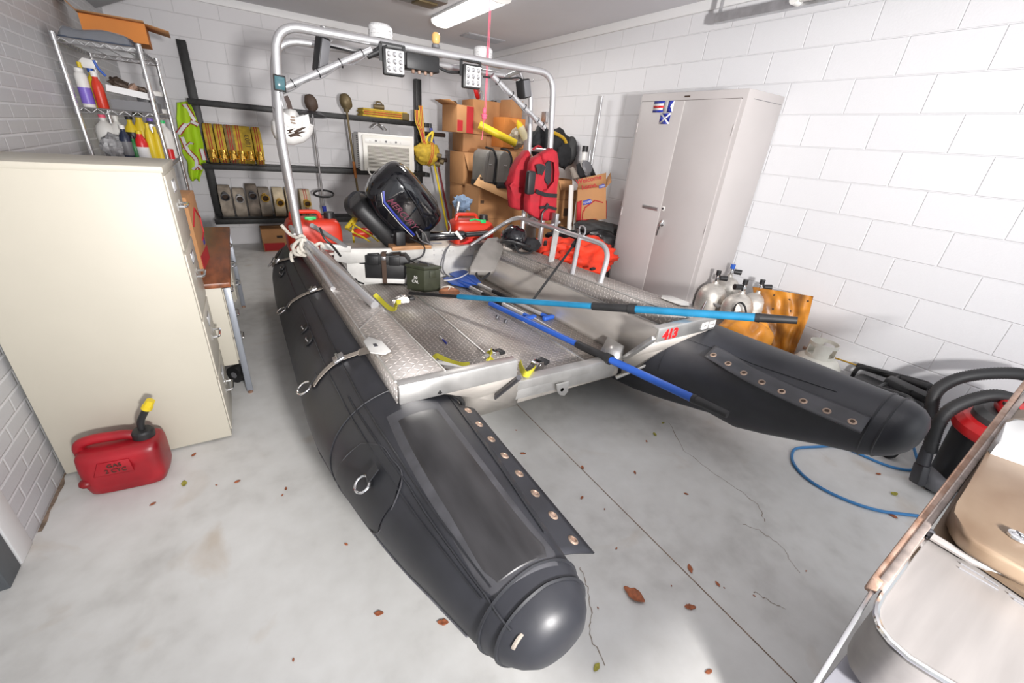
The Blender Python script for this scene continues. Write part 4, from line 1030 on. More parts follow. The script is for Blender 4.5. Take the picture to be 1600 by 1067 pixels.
# red fuel can in front of it
t = thing('fuel_can', 'red plastic fuel can with black spout and yellow cap in front of the filing cabinet', 'can', (-0.64, 2.0, 0))
ca = -0.10; cm = Matrix.Rotation(ca, 3, 'Z'); cc = V((-0.632, 2.045, 0))
def cb(x, y, z): return cc + cm @ V((x*0.86, y*0.86, z*0.92))
rings = []
HW = 0.170
for z, w0, w1, dd in ((0.0, 0.135, 0.130, 0.082), (0.010, 0.152, 0.150, 0.094), (0.05, 0.163, 0.163, 0.100), (0.14, 0.165, 0.166, 0.100), (0.175, 0.163, 0.166, 0.099), (0.200, 0.162, 0.160, 0.092), (0.215, 0.155, 0.150, 0.075), (0.222, 0.14, 0.12, 0.05)):
    ring = []
    for k in range(40):
        a = 2*PI*k/40; f = lambda q: math.copysign(abs(q)**0.38, q)
        x = f(math.cos(a)); y = f(math.sin(a))
        zz = z + (0.012*max(0, x) if z > 0.17 else 0)
        ww = w1 if x > 0 else w0
        yy = y*dd
        if y < -0.5 and abs(x) < 0.55 and 0.03 < z < 0.16: yy += 0.008
        ring.append(cb(x*ww, yy, zz))
    rings.append(ring)
g = G(); g.ringloft(rings); bd = g.build('body', M_redpl, t, ang=60)
g = G()
g.tube(smooth_path([cb(-0.150, 0, 0.18), cb(-0.155, 0, 0.245), cb(-0.09, 0, 0.262), cb(0.04, 0, 0.258), cb(0.085, 0, 0.235)], 0.04, 5), [0.026]*3+[0.021]*20 if False else 0.021, 12)
g.build('grip', M_redpl, t, ang=70)
g = G(); g.ell(cb(-0.145, -0.075, 0.075), (0.026, 0.026, 0.02), seg=12); g.build('round_recess', mat('dark_red_plastic', (0.22, 0.008, 0.01), 0.4), bd)
g = G(); g.prism([cb(-0.10, -0.096, 0.115), cb(0.055, -0.098, 0.115), cb(0.05, -0.094, 0.185), cb(-0.07, -0.094, 0.185)], cm@V((0, -0.007, 0)), bev=0.005); g.build('side_panel', M_redpl, bd)
text('marking', 'GAS\n2 CYC', M_ink, bd, cb(-0.01, -0.1065, 0.15), cm@V((1, 0, 0)), (0, 0, 1), 0.026)
g = G(); n0 = cb(0.100, 0.0, 0.232); g.lathe([(0.040, 0), (0.040, 0.026), (0.034, 0.034), (0.018, 0.038)], n0, (0.05, 0, 1), 20); cp = g.build('spout_collar', M_blk, t)
s1 = AY(211, 655, 2.035); s2 = AY(230, 636, 2.035)
g = G(); g.tube(smooth_path([n0+V((0, 0, 0.03)), n0+V((0.004, 0, 0.075)), s2], 0.04, 5), 0.0135, 12); g.build('spout', M_blk, cp)
dd = (s2-(n0+V((0.004, 0, 0.075)))).normalized()
g = G(); g.cyl(s2-dd*0.01, s2+dd*0.006, 0.020, seg=14); g.cyl(s2+dd*0.004, s2+dd*0.036, 0.0185, 0.016, seg=10); g.build('spout_cap', M_yel, cp)
# desk
DX0, DX1, DY0, DY1, DT = -0.86, -0.140, 2.60, 4.12, 0.700
t = thing('desk', 'beige metal desk with walnut laminate top behind the filing cabinet', 'desk', (-0.5, 3.36, 0))
g = G(); g.span((DX0, DY0, DT-0.028), (DX1, DY1, DT), bev=0.004); g.build('desk_top', M_wood, t)
for y0, y1 in ((DY0+0.012, DY0+0.42), (DY1-0.42, DY1-0.012)):
    zb = 0.20
    g = G(); g.span((DX0+0.02, y0, zb), (DX1-0.045, y1, DT-0.030), bev=0.003); pe = g.build('pedestal', M_beige, t)
    for k in range(3):
        zz = zb+0.012+k*0.152
        g = G(); g.span((DX1-0.046, y0+0.02, zz), (DX1-0.036, y1-0.012, zz+0.142), bev=0.003); d_ = g.build('drawer', M_beige_d, pe)
        drawer_pull(V((DX1-0.036, (y0+y1)/2, zz+0.08)), 0.10, d_)
for y in (DY0+0.006, DY1-0.006):
    for x in (DX1-0.020, DX0+0.03):
        g = G(); g.span((x-0.016, y-0.006, 0.012), (x+0.016, y+0.006, DT-0.03), bev=0.002); lg = g.build('leg', mat('blue_grey_metal', (0.30, 0.32, 0.36), 0.4, 0.5), t)
        g = G(); g.cyl((x, y, 0), (x, y, 0.016), 0.014, seg=12); g.build('foot', M_rust, lg)
t = thing('chair_castor', 'black round castor wheel just visible under the desk', 'wheel', (-0.2, 2.9, 0))
c = AZ(402, 580, 0.05); c = V((-0.215, 2.78, 0.055))
g = G(); g.cyl(c+V((-0.02, -0.02, 0)), c+V((0.02, 0.02, 0)), 0.055, seg=20); g.build('wheel', M_blk, t)
g = G(); g.cyl(c+V((-0.022, -0.022, 0)), c+V((0.022, 0.022, 0)), 0.02, seg=12); g.build('hub', M_grey, t)
# cardboard box standing on the desk
def carton(name_label, c, size, rz=0.0, group=None, m=None, flaps=None, nm='cardboard_box', z_open=False, marks=None, tape=False):
    """c is the centre of the base"""
    m = m or M_card; c = V(c); sx, sy, sz = size; rm = Matrix.Rotation(rz, 3, 'Z')
    t = thing(nm, name_label, 'box', c, group)
    L_ = lambda x, y, z: c + rm @ V((x*sx/2, y*sy/2, z*sz))
    g = G()
    if z_open:
        th = 0.006
        for x in (-1, 1): g.box(L_(x, 0, 0.5)-rm@V((x*th/2, 0, 0)), (th, sy, sz), rz=rz)
        for y in (-1, 1): g.box(L_(0, y, 0.5)-rm@V((0, y*th/2, 0)), (sx-2*th, th, sz), rz=rz)
        g.box(L_(0, 0, 0)+V((0, 0, th/2)), (sx-2*th, sy-2*th, th), rz=rz)
    else: g.box(L_(0, 0, 0.5), size, rz=rz, bev=0.004)
    bd = g.build('carton', m, t)
    for f in (flaps or []):
        side_, ang_, ln = f
        if side_ in ('+x', '-x'):
            s_ = 1 if side_ == '+x' else -1
            o = [V((s_*sx/2, -sy/2, sz)), V((s_*sx/2, sy/2, sz))]; out = V((s_, 0, 0))
        else:
            s_ = 1 if side_ == '+y' else -1
            o = [V((-sx/2, s_*sy/2, sz)), V((sx/2, s_*sy/2, sz))]; out = V((0, s_, 0))
        dv = out*math.cos(R(ang_))*ln + V((0, 0, math.sin(R(ang_))*ln))
        pts = [c+rm@o[0], c+rm@o[1], c+rm@(o[1]+dv), c+rm@(o[0]+dv)]
        g = G(); g.face(pts); g.build('flap', M_card, t, thick=0.005)
    if tape:
        g = G(); g.box(L_(0, 0, 1)+V((0, 0, 0.001)), (0.05, sy*1.002, 0.002), rz=rz); g.box(L_(0, -1, 0.93)+rm@V((0, -0.001, 0)), (0.05, 0.002, sz*0.14), rz=rz); g.build('tape', mat('packing_tape', (0.45, 0.28, 0.14), 0.25), bd)
    for mk in (marks or []):   # (face, x0, x1, z0, z1, mat)
        fc, a0, a1, z0, z1, mm = mk
        g = G()
        if fc == '-y': g.box((L_(a0, -1, z0)+L_(a1, -1, z1))/2 + rm@V((0, -0.0012, 0)), (abs(a1-a0)*sx/2, 0.002, (z1-z0)*sz), rz=rz)
        if fc == '-x': g.box((L_(-1, a0, z0)+L_(-1, a1, z1))/2 + rm@V((-0.0012, 0, 0)), (0.002, abs(a1-a0)*sy/2, (z1-z0)*sz), rz=rz)
        if fc == '+x': g.box((L_(1, a0, z0)+L_(1, a1, z1))/2 + rm@V((0.0012, 0, 0)), (0.002, abs(a1-a0)*sy/2, (z1-z0)*sz), rz=rz)
        g.build('print', mm, bd)
    return t, bd, L_
t, bd, L_ = carton('tan moving box with red house outline standing on the desk by the filing cabinet', (-0.435, 3.02, DT), (0.36, 0.30, 0.40), rz=-0.06, marks=[('+x', -0.95, 0.98, 0.0, 0.20, M_cardr)])
g = G(); pp = [L_(1, -0.95, 0.62), L_(1, 0.1, 0.80), L_(1, 0.9, 0.62), L_(1, 0.9, 0.40), L_(1, 0.2, 0.34)]; g.tube([p+V((0.002, 0, 0)) for p in pp], 0.005, 5); g.build('house_outline', M_cardr, bd)
g = G(); g.box(L_(1, 0.55, 0.30)+V((0.002, 0, 0)), (0.002, 0.05, 0.04), rz=-0.06); g.build('blue_logo', M_dblue, bd)
t = tag(G().span((-0.30, 3.20, DT), (-0.265, 3.40, DT+0.14), bev=0.005).build('yellow_folder', mat('lime_paper', (0.45, 0.55, 0.08), 0.7)), 'narrow lime green folder edge behind the moving box on the desk', 'folder')
t = tag(G().cyl((-0.36, 3.75, DT), (-0.36, 3.75, DT+0.02), 0.018, seg=12).build('glass_knob', M_whitep), 'small pale round knob lying on the walnut desk top', 'knob')
# ---- wire rack behind the desk
RX0, RX1, RY0, RY1, RH = -0.845, -0.435, 4.17, 5.08, 1.885
t = thing('wire_rack', 'chrome wire shelving rack in the left corner behind the desk', 'rack', ((RX0+RX1)/2, (RY0+RY1)/2, 0))
for x in (RX0, RX1):
    for y in (RY0, RY1):
        g = G(); g.cyl((x, y, 0), (x, y, RH), 0.0135, seg=12); g.cyl((x, y, RH), (x, y, RH+0.008), 0.016, seg=12); po = g.build('post', M_chrome, t)
        for z in (RH-0.02, 1.715, 1.60, 1.465, 1.13, 0.75):
            g = G(); g.cyl((x, y, z-0.022), (x, y, z+0.018), 0.0185, 0.0165, seg=12); g.build('sleeve', M_steel, po)
SZ = (RH-0.045, 1.455, 1.125, 0.75)
for z in SZ:
    g = G()
    for y in (RY0, RY1):
        for dz_ in (0, 0.028): g.cyl((RX0, y, z+dz_), (RX1, y, z+dz_), 0.0035, seg=6)
        pts = [V((RX0+(RX1-RX0)*k/12, y, z+(0.028 if k % 2 else 0))) for k in range(13)]; g.tube(pts, 0.002, 5)
    for x in (RX0, RX1):
        for dz_ in (0, 0.028): g.cyl((x, RY0, z+dz_), (x, RY1, z+dz_), 0.0035, seg=6)
        pts = [V((x, RY0+(RY1-RY0)*k/26, z+(0.028 if k % 2 else 0))) for k in range(27)]; g.tube(pts, 0.002, 5)
    n_ = 34
    for k in range(1, n_): g.cyl((RX0, RY0+(RY1-RY0)*k/n_, z+0.030), (RX1, RY0+(RY1-RY0)*k/n_, z+0.030), 0.0018, seg=5, cap=False)
    for k in range(1, 4): g.cyl((RX0+(RX1-RX0)*k/4, RY0, z+0.027), (RX0+(RX1-RX0)*k/4, RY1, z+0.027), 0.0025, seg=5)
    g.build('wire_shelf', M_steel, t)
S1, S2, S3 = SZ[0]+0.033, SZ[1]+0.033, SZ[2]+0.033
# things on the rack
t = thing('folded_blanket', 'folded navy cloth under clear film on the top shelf of the wire rack', 'cloth', (-0.64, 4.5, S1))
def blanket(u, v):
    x = RX0+0.015+(RX1-RX0-0.05)*u; y = RY0+0.03+0.75*v
    e = min(1, 14*u*(1-u))**0.5 * min(1, 18*v*(1-v))**0.5
    return V((x, y, S1 + 0.002 + (0.062 + 0.014*noise.noise(V((x*9, y*7, 3))))*e))
g = G(); g.grid(blanket, 24, 30); g.build('cloth', M_navy, t, thick=0.003)
g = G(); g.grid(lambda u, v: blanket(u, v*0.5) + V((0.0, -0.004, 0.006+0.006*noise.noise(V((u*8, v*8, 0))))), 20, 20); g.build('film', M_clear, t)
c = V((-0.60, 4.78, S1+0.0))
carton('open worn brown box with lifted flaps on top of the wire rack', (-0.610, 4.87, S1+0.075), (0.36, 0.36, 0.13), rz=0.05, z_open=True, m=M_cardi, flaps=[('-x', 50, 0.16), ('+x', -10, 0.14), ('-y', 10, 0.05)])
def bottle(label, x, y, z, prof, m, cap=None, capc=None, band=None, nm='bottle', grp=None, cat='bottle'):
    t = thing(nm, label, cat, (x, y, z), grp)
    g = G(); g.lathe(prof, (x, y, z), seg=18); g.build('body', m, t)
    zt = prof[-1][1]
    if cap:
        g = G(); g.lathe(cap, (x, y, z+zt), seg=14); g.build('cap', capc, t)
    if band:
        r_, z0, z1, bm = band; g = G(); g.lathe([(r_, z0), (r_+0.0008, z0+0.001), (r_+0.0008, z1-0.001), (r_, z1)], (x, y, z), seg=18); g.build('label_band', bm, t)
    return t
can = lambda r, h: [(r*0.95, 0), (r, 0.005), (r, h-0.02), (r*0.75, h-0.006), (r*0.6, h)]
bot = lambda r, h, n=0.45: [(r*0.95, 0), (r, 0.006), (r, h*0.66), (r*0.85, h*0.8), (r*n, h*0.93), (r*n, h)]
yb = RY0+0.04
def rk(px, y): return AY(px, 150, y).x
t = bottle('white and purple aerosol can at the left end of the middle shelf', -0.785, yb+0.01, S2, can(0.033, 0.205), M_whitep, [(0.024, 0), (0.022, 0.02), (0.01, 0.024)], M_whitep, (0.0335, 0.02, 0.115, M_purp))
t = bottle('bright orange-red squeeze bottle on the middle shelf next to the aerosol can', -0.715, yb+0.01, S2, bot(0.030, 0.185, 0.5), M_fuel, [(0.018, 0), (0.018, 0.03), (0.015, 0.032)], M_whitep)
t = thing('spray_bottle', 'spray bottle with blue and white trigger head behind the aerosol can', 'bottle', (-0.765, yb+0.12, S2))
x, y = -0.745, yb+0.11
g = G(); g.lathe(bot(0.04, 0.21, 0.35), (x, y, S2), seg=18); g.build('body', M_yel, t)
g = G(); g.cyl((x, y, S2+0.21), (x, y, S2+0.235), 0.016, seg=12); g.build('collar', M_blue, t)
g = G(); g.prism([V((x-0.03, y-0.012, S2+0.235)), V((x+0.03, y-0.012, S2+0.235)), V((x+0.055, y-0.012, S2+0.285)), V((x-0.02, y-0.012, S2+0.295)), V((x-0.045, y-0.012, S2+0.27))], (0, 0.024, 0), bev=0.004); g.build('head', M_whitep, t)
g = G(); g.tube(smooth_path([V((x+0.035, y-0.01, S2+0.285)), V((x+0.045, y-0.012, S2+0.24)), V((x+0.075, y-0.012, S2+0.20))], 0.02, 4), 0.008, 8); g.build('trigger', M_blue, t)
t = bottle('yellow-capped bottle behind the orange-red one', -0.79, yb+0.10, S2, bot(0.027, 0.23, 0.4), M_grey, [(0.012, 0), (0.012, 0.035)], M_yel)
# white tray with odds and ends, dark tray below
t = thing('white_tray', 'white tray of greasy parts tilted on a dark tray on the middle shelf', 'tray', (-0.56, yb+0.1, S2))
g = G(); m_ = Matrix.Rotation(0.14, 3, 'Y'); cb_ = V((-0.560, yb+0.11, S2+0.095))
for a_, s_ in (((0, 0, 0), (0.23, 0.20, 0.004)), ((0, -0.10, 0.018), (0.23, 0.004, 0.04)), ((0, 0.10, 0.018), (0.23, 0.004, 0.04)), ((-0.115, 0, 0.018), (0.004, 0.20, 0.04)), ((0.115, 0, 0.018), (0.004, 0.20, 0.04))): g.box(cb_+m_@V(a_), s_, rot=m_)
g.build('tray', M_white, t)
t = thing('dark_tray', 'dark grey open tray beneath the white tray on the middle shelf', 'tray', (-0.57, yb+0.1, S2))
g = G(); cc2 = V((-0.545, yb+0.10, S2+0.003))
for a_, s_ in (((0, 0, 0), (0.25, 0.19, 0.004)), ((0, -0.095, 0.03), (0.25, 0.004, 0.06)), ((0, 0.095, 0.03), (0.25, 0.004, 0.06)), ((-0.125, 0, 0.03), (0.004, 0.19, 0.06)), ((0.125, 0, 0.03), (0.004, 0.19, 0.06))): g.box(cc2+V(a_), s_)
g.build('tray', M_grey, t)
M_junk = mat('greasy_metal', (0.12, 0.085, 0.065), 0.5, 0.4, nz=0.5, nscale=25)
for k, (lb, dx, sz_, mm) in enumerate((('dark leather-like pouch at the left end of the white tray', -0.055, 0.040, M_junk), ('small white nozzle lying in the white tray', -0.075, 0.018, M_whitep), ('rusty pipe fitting in the middle of the white tray', 0.005, 0.026, M_rust), ('greasy bearing at the right end of the white tray', 0.06, 0.028, M_junk))):
    o = G(); c_ = cb_+m_@V((dx, -0.02+0.03*(k % 2), 0.03+sz_*0.6)); o.ell(c_, (sz_*1.5, sz_, sz_*0.9), amp=0.5, fr=2.5, seed=k*3.3, rot=Matrix.Rotation(0.4+k, 3, 'Y'))
    tag(o.build(('pouch', 'nozzle', 'pipe_fitting', 'bearing')[k], mm), lb, ('pouch', 'nozzle', 'fitting', 'bearing')[k])
t = bottle('silver paint tin behind the right end of the white tray', -0.500, yb+0.26, S2, [(0.052, 0), (0.054, 0.004), (0.054, 0.125), (0.048, 0.128)], M_steel, None, None, (0.0545, 0.03, 0.10, M_grey), nm='paint_tin', cat='tin')
t = bottle('white labelled tin behind the right rack post on the middle shelf', -0.475, yb+0.55, S2, [(0.05, 0), (0.052, 0.004), (0.052, 0.15), (0.046, 0.153)], M_whitep, None, None, (0.0525, 0.03, 0.12, M_grey), nm='paint_tin', cat='tin')
# lower shelf
b0 = yb+0.02
t = thing('clear_bag', 'crumpled clear plastic bag at the left end of the lower shelf', 'bag', (-0.74, b0, S3))
g = G(); g.ell((-0.725, b0+0.03, S3+0.085), (0.075, 0.07, 0.082), seg=28, rings=18, amp=0.35, fr=3.5, seed=4); g.build('film', mat('crumpled_film', (0.42, 0.42, 0.43), 0.15, nz=0.4, nscale=16, bump=1.0, bscale=30, alpha=0.85), t)
t = bottle('pale jug with pink cap behind the crumpled clear bag', -0.77, b0+0.16, S3, bot(0.06, 0.27, 0.3), M_whitep, [(0.02, 0), (0.02, 0.02)], M_pink)
t = bottle('dark blue bottle with white printed sides on the lower shelf', -0.655, b0+0.01, S3, bot(0.034, 0.21, 0.4), mat('navy_plastic', (0.012, 0.02, 0.05), 0.4), [(0.016, 0), (0.016, 0.025)], M_whitep, (0.0345, 0.04, 0.13, M_grey))
t = bottle('large translucent white jug standing second from left on the lower shelf', -0.70, b0+0.16, S3, bot(0.05, 0.27, 0.3), M_whitep, [(0.02, 0), (0.02, 0.02)], M_whitep)
t = bottle('yellow bottle with black shoulders behind the dark blue bottle', -0.620, b0+0.13, S3, bot(0.042, 0.27, 0.35), M_yel, [(0.02, 0), (0.024, 0.03)], M_blk, (0.0425, 0.15, 0.19, M_blk))
t = bottle('green bottle on the lower shelf', -0.615, b0+0.02, S3, bot(0.026, 0.15, 0.5), mat('deep_green_plastic', (0.01, 0.16, 0.03), 0.4), [(0.013, 0), (0.013, 0.02)], M_blk)
t = bottle('olive-capped yellow bottle behind the red and white one', -0.565, b0+0.14, S3, bot(0.042, 0.29, 0.5), M_yel, [(0.026, 0), (0.03, 0.03), (0.024, 0.04)], M_olive)
t = bottle('red bottle with white label in the middle of the lower shelf', -0.570, b0+0.015, S3, bot(0.036, 0.185, 0.5), M_red, [(0.018, 0), (0.018, 0.02)], M_yel, (0.0365, 0.01, 0.10, M_white))
t = bottle('slim yellow bottle left of the right front post on the lower shelf', -0.515, b0+0.03, S3, bot(0.028, 0.24, 0.4), M_yel, [(0.012, 0), (0.012, 0.02)], M_yel)
t = bottle('yellow bottle touching the right front post on the lower shelf', -0.475, b0+0.03, S3, bot(0.024, 0.22, 0.4), M_yel, [(0.010, 0), (0.010, 0.02)], M_yel)
t = bottle('silver and purple tin behind the slim yellow bottle', -0.505, b0+0.17, S3, can(0.040, 0.27), M_steel, [(0.02, 0), (0.02, 0.02)], M_purp)
t = bottle('white jug with green cap at the right end of the lower shelf', -0.470, b0+0.52, S3, bot(0.052, 0.255, 0.35), M_whitep, [(0.020, 0), (0.020, 0.022)], M_green)
t = tag(G().cyl((-0.452, b0+0.36, S3), (-0.452, b0+0.36, S3+0.075), 0.026, seg=16).build('red_cup', M_red), 'small red pot in front of the green-capped white jug', 'pot')
# hi-vis vest hanging from the hose rack's left post
t = thing('safety_vest', 'lime hi-vis vest with silver and red tape hanging beside the wire rack', 'vest', (-0.35, 5.9, 1.3))
VY = 6.36
OUT = [(277, 160), (296, 158), (303, 178), (312, 205), (316, 235), (320, 258), (316, 268), (310, 283), (300, 281), (296, 262), (288, 240), (280, 215), (276, 185)]
def outline_slab(px, y, th, m, name, parent, bev=0.008, bulge=0.0, yv=None):
    P = [AY(u, v, y) for u, v in px]
    g = G(); g.prism(P, (0, th, 0), bev=bev, seg=2)
    return g.build(name, m, parent, ang=80)
def folds(pxs, ya, amp, name, m, parent, nu=22, nv=30):
    """hanging cloth: left and right outlines as pixel lists, rippled in depth"""
    L0, R0 = pxs
    def ev(Ls, t_):
        x_ = t_*(len(Ls)-1); i_ = min(len(Ls)-2, int(x_)); f_ = x_-i_
        return (Ls[i_][0]*(1-f_)+Ls[i_+1][0]*f_, Ls[i_][1]*(1-f_)+Ls[i_+1][1]*f_)
    def f(u, v):
        a_ = ev(L0, v); b_ = ev(R0, v)
        y = ya + amp*math.sin(u*9+v*2) + amp*0.8*noise.noise(V((u*4, v*5, 1)))
        wob = 3.0*noise.noise(V((v*6, 2.5, 0)))*(1 if v > 0.1 else v*10)
        return AY(a_[0]*(1-u)+b_[0]*u+wob, a_[1]*(1-u)+b_[1]*u+2.5*math.sin(u*7)*v, y)
    g = G(); g.grid(f, nu, nv); return g.build(name, m, parent, ang=80, thick=0.006), f
vo, vf = folds(([(277, 160), (275, 185), (279, 212), (284, 235), (292, 255), (298, 280)], [(296, 158), (304, 180), (312, 203), (318, 232), (320, 255), (312, 283)]), VY, 0.025, 'cloth', M_hiviz, t)
def tape(pts, m, wv):
    g = G(); P = [vf(u, v)+V((0, -0.012, 0)) for u, v in pts]; g.ribbon(spline(P, 4), wv, 0.004, side=(1, 0, 0.3)); g.build('tape', m, vo)
for pts in ([(0.55, 0.03), (0.75, 0.16), (0.9, 0.27)], [(0.0, 0.38), (0.35, 0.30), (0.7, 0.28), (1.0, 0.33)], [(0.15, 0.42), (0.3, 0.6), (0.5, 0.75), (0.55, 0.88)], [(0.1, 0.58), (0.5, 0.52)], [(0.3, 0.86), (0.6, 0.84), (0.95, 0.86)], [(0.9, 0.6), (0.95, 0.75)]):
    tape(pts, M_cardr, 0.052); g = G(); P = [vf(u, v)+V((0, -0.020, 0)) for u, v in pts]; g.ribbon(spline(P, 4), 0.032, 0.004, side=(1, 0, 0.3)); g.build('tape', M_reflc, vo)
# shop light glow at the rack
# ================================================================ BACK WALL: HOSE RACK AND WHAT IT CARRIES
BY = 6.12           # front beams
t = thing('hose_rack', 'black steel wall rack with three long bars on the back wall', 'rack', (1.0, 6.45, 0.27))
for (u0, v0, u1, v1), tp in (((281, 62, 347, 350), 0), ((654.5, 124, 655.5, 385), 1)):
    a, b = AY(u0, v0, 6.46), AY(u1, v1, 6.46)
    x = (a.x+b.x)/2
    g = G(); g.span((x-0.042, 6.43, max(0.2, b.z)), (x+0.042, 6.535, a.z), bev=0.004); g.build('post', M_blacki, t)
    for z in (1.652, 1.012, 0.40):
        g = G(); g.span((x-0.035, BY-0.01, z-0.06), (x+0.035, 6.43, z-0.005), bev=0.004); g.build('bracket', M_blacki, t)
for z in (1.652, 1.012, 0.40):
    for y in (BY, 6.40):
        g = G(); g.span((-0.34, y-0.025, z-0.058), (2.26, y+0.025, z), bev=0.004); g.build('bar', M_blacki, t)
for (u, v) in ((690, 211), (693, 250)):
    p = AY(u, v, 6.3); g = G(); g.cyl((2.25, 6.3, p.z), (p.x+0.05, 6.3, p.z), 0.028, seg=14); g.build('stub_bar', mat('brown_iron', (0.06, 0.035, 0.025), 0.55, 0.3), t)
def hose_roll(nm, label, px, py_b, r, w_, jm, cm_, cz, stripes=None, grp=None, zbase=1.014, y=None, lowc=False, tall=1.0):
    y = y if y is not None else BY+0.02+r*0.55
    p = AY(px, py_b, BY)
    c = V((p.x, y+0.03, zbase+r*tall))
    t = thing(nm, label, 'hose', (c.x, c.y, zbase), grp)
    rings = []
    n = 40
    prof = [(-w_/2, 0.93), (-w_/2, 0.985), (-w_/2+0.008, 1.0), (w_/2-0.008, 1.0), (w_/2, 0.985), (w_/2, 0.93)]
    def P(a, rr, x): return V((c.x+x, c.y+math.sin(a)*r*rr*0.80, c.z+math.cos(a)*r*rr*tall))
    g = G()
    rr_ = [(-w_/2, 0.20)] + [(-w_/2-(0.004 if k % 2 else 0), 0.25+0.07*k) for k in range(10)] + prof[1:5] + [(w_/2+(0.004 if k % 2 else 0), 0.90-0.07*k) for k in range(10)] + [(w_/2, 0.20)]
    g.ringloft([[P(2*PI*k/n, q[1], q[0]) for k in range(n)] for q in rr_]); bd = g.build('roll', jm, t)
    for sx in (stripes or []):
        g = G(); g.ringloft([[P(2*PI*k/n, 1.004, sx-0.0045) for k in range(n)], [P(2*PI*k/n, 1.009, sx-0.004) for k in range(n)], [P(2*PI*k/n, 1.009, sx+0.004) for k in range(n)], [P(2*PI*k/n, 1.004, sx+0.0045) for k in range(n)]], cap=False); g.build('stripe', M_cardr, bd)
    a = math.acos(max(-1, min(1, (cz-c.z)/(r*tall)))); q = P(-a, 1.0, 0)
    ax_ = (0, -0.22, -1) if lowc else (0.1, -1, -0.25)
    if lowc: q = q + V((0, -0.030, 0.03))
    g = G(); g.lathe([(0.034, -0.03), (0.037, 0.0), (0.031, 0.004), (0.031, 0.02), (0.041, 0.024), (0.041, 0.045), (0.046, 0.047), (0.046, 0.06), (0.034, 0.062), (0.031, 0.02)], q, ax_, 20); cp = g.build('coupling', cm_, t)
    g = G(); g.lathe([(0.0001, 0.022), (0.031, 0.023)], q, ax_, 14); g.build('bore', M_ink, cp)
    return t
UX = (336, 352.6, 368, 381.5, 395, 410)
UL = ('leftmost of the yellow red-striped hose rolls on the middle bar', 'second yellow hose roll from the left post', 'yellow hose roll with greyer, soiled jacket, third from the left post', 'fourth yellow hose roll from the left post', 'yellow hose roll without stripes, marked in black ink', 'rightmost yellow red-striped roll on the middle bar')
for i, (u, lb) in enumerate(zip(UX, UL)):
    jm = M_yelh if i != 2 else mat('soiled_yellow_jacket', (0.30, 0.20, 0.07), 0.8, nz=0.3, nscale=20)
    t = hose_roll('hose_roll', lb, u-6, 230, 0.205, 0.086, jm, M_brass, 1.10, None if i == 4 else (-0.011, 0.011), 'yellow hose rolls on the middle bar', lowc=True)
    if i == 4: text('ink_marking', '1803', M_ink, [k for k in bpy.data.objects if k.parent == t][0], V((AY(389, 230, BY).x, BY-0.032, 1.27)), (0, 0, 1), (-1, 0, 0), 0.07)
LX = (352, 374, 395, 414, 436, 456, 478)
LL = ('grey hose roll beside the left post with dark coupling', 'shorter grey hose roll with dull steel coupling, second on the bottom bar', 'taller darker grey hose roll with dark coupling, third on the bottom bar', 'grey hose roll with a brass coupling, fourth on the bottom bar', 'cream hose roll with a low brass coupling, fifth on the bottom bar', 'cream hose roll mostly hidden behind the arch leg', 'cream hose roll with two red stripes on the bottom bar')
LR = (0.185, 0.170, 0.195, 0.178, 0.178, 0.178, 0.170)
for i, (u, lb) in enumerate(zip(LX, LL)):
    jm = (M_greyh, M_greyh, mat('dark_hose_jacket', (0.20, 0.165, 0.135), 0.85, nz=0.5, nscale=10), M_greyh, M_cream, M_cream, M_cream)[i]
    hose_roll('hose_roll', lb, u, 310, LR[i], 0.118, jm, M_darkst if i in (0, 2) else M_steel if i == 1 else M_brass, 0.402+LR[i]*1.45 if i < 4 else 0.402+LR[i]*1.15, (-0.012, 0.012) if i == 6 else None, 'hose rolls on the bottom bar', zbase=0.402)
# flat folded striped hose and nozzle on the top bar
a, b = AY(566, 180, BY), AY(638, 188, BY)
t = thing('folded_hose', 'flat folded yellow hose with red stripes lying on the top bar', 'hose', ((a.x+b.x)/2, BY+0.1, 1.652))
g = G(); x0, x1 = a.x, b.x
for k in range(4):
    zz = 1.653+0.0235*k
    g.prism([V((x0+0.01*(k % 2), BY-0.03, zz)), V((x1-0.02*(k % 2), BY-0.03, zz)), V((x1-0.02*(k % 2), BY-0.03, zz+0.022)), V((x0+0.01*(k % 2), BY-0.03, zz+0.022))], (0, 0.30, 0), bev=0.006)
bd = g.build('folds', M_yelh, t)
for zz in (1.682, 1.706): g = G(); g.span((x0+0.02, BY-0.036, zz), (x1-0.10, BY-0.030, zz+0.007)); g.build('stripe', M_cardr, bd)
g = G(); g.span((x1-0.09, BY-0.04, 1.653), (x1+0.005, BY+0.25, 1.735), bev=0.008); g.build('end_wrap', mat('brown_wrap', (0.12, 0.085, 0.03), 0.7), t)
t = thing('brass_nozzle', 'brass nozzle standing on the flat folded hose', 'nozzle', (AY(595, 178, BY).x, BY+0.1, 1.748)); c = V((AY(595, 178, BY).x, BY+0.1, 1.748))
g = G(); g.cyl(c+V((-0.06, 0, 0.03)), c+V((0.07, 0, 0.03)), 0.030, 0.034, seg=16); g.build('body', M_gauge, t)
g = G(); g.tube(smooth_path([c+V((-0.03, 0, 0.05)), c+V((-0.02, 0, 0.09)), c+V((0.04, 0, 0.085)), c+V((0.05, 0, 0.05))], 0.02, 4), 0.010, 8); g.build('bail', M_gauge, t)
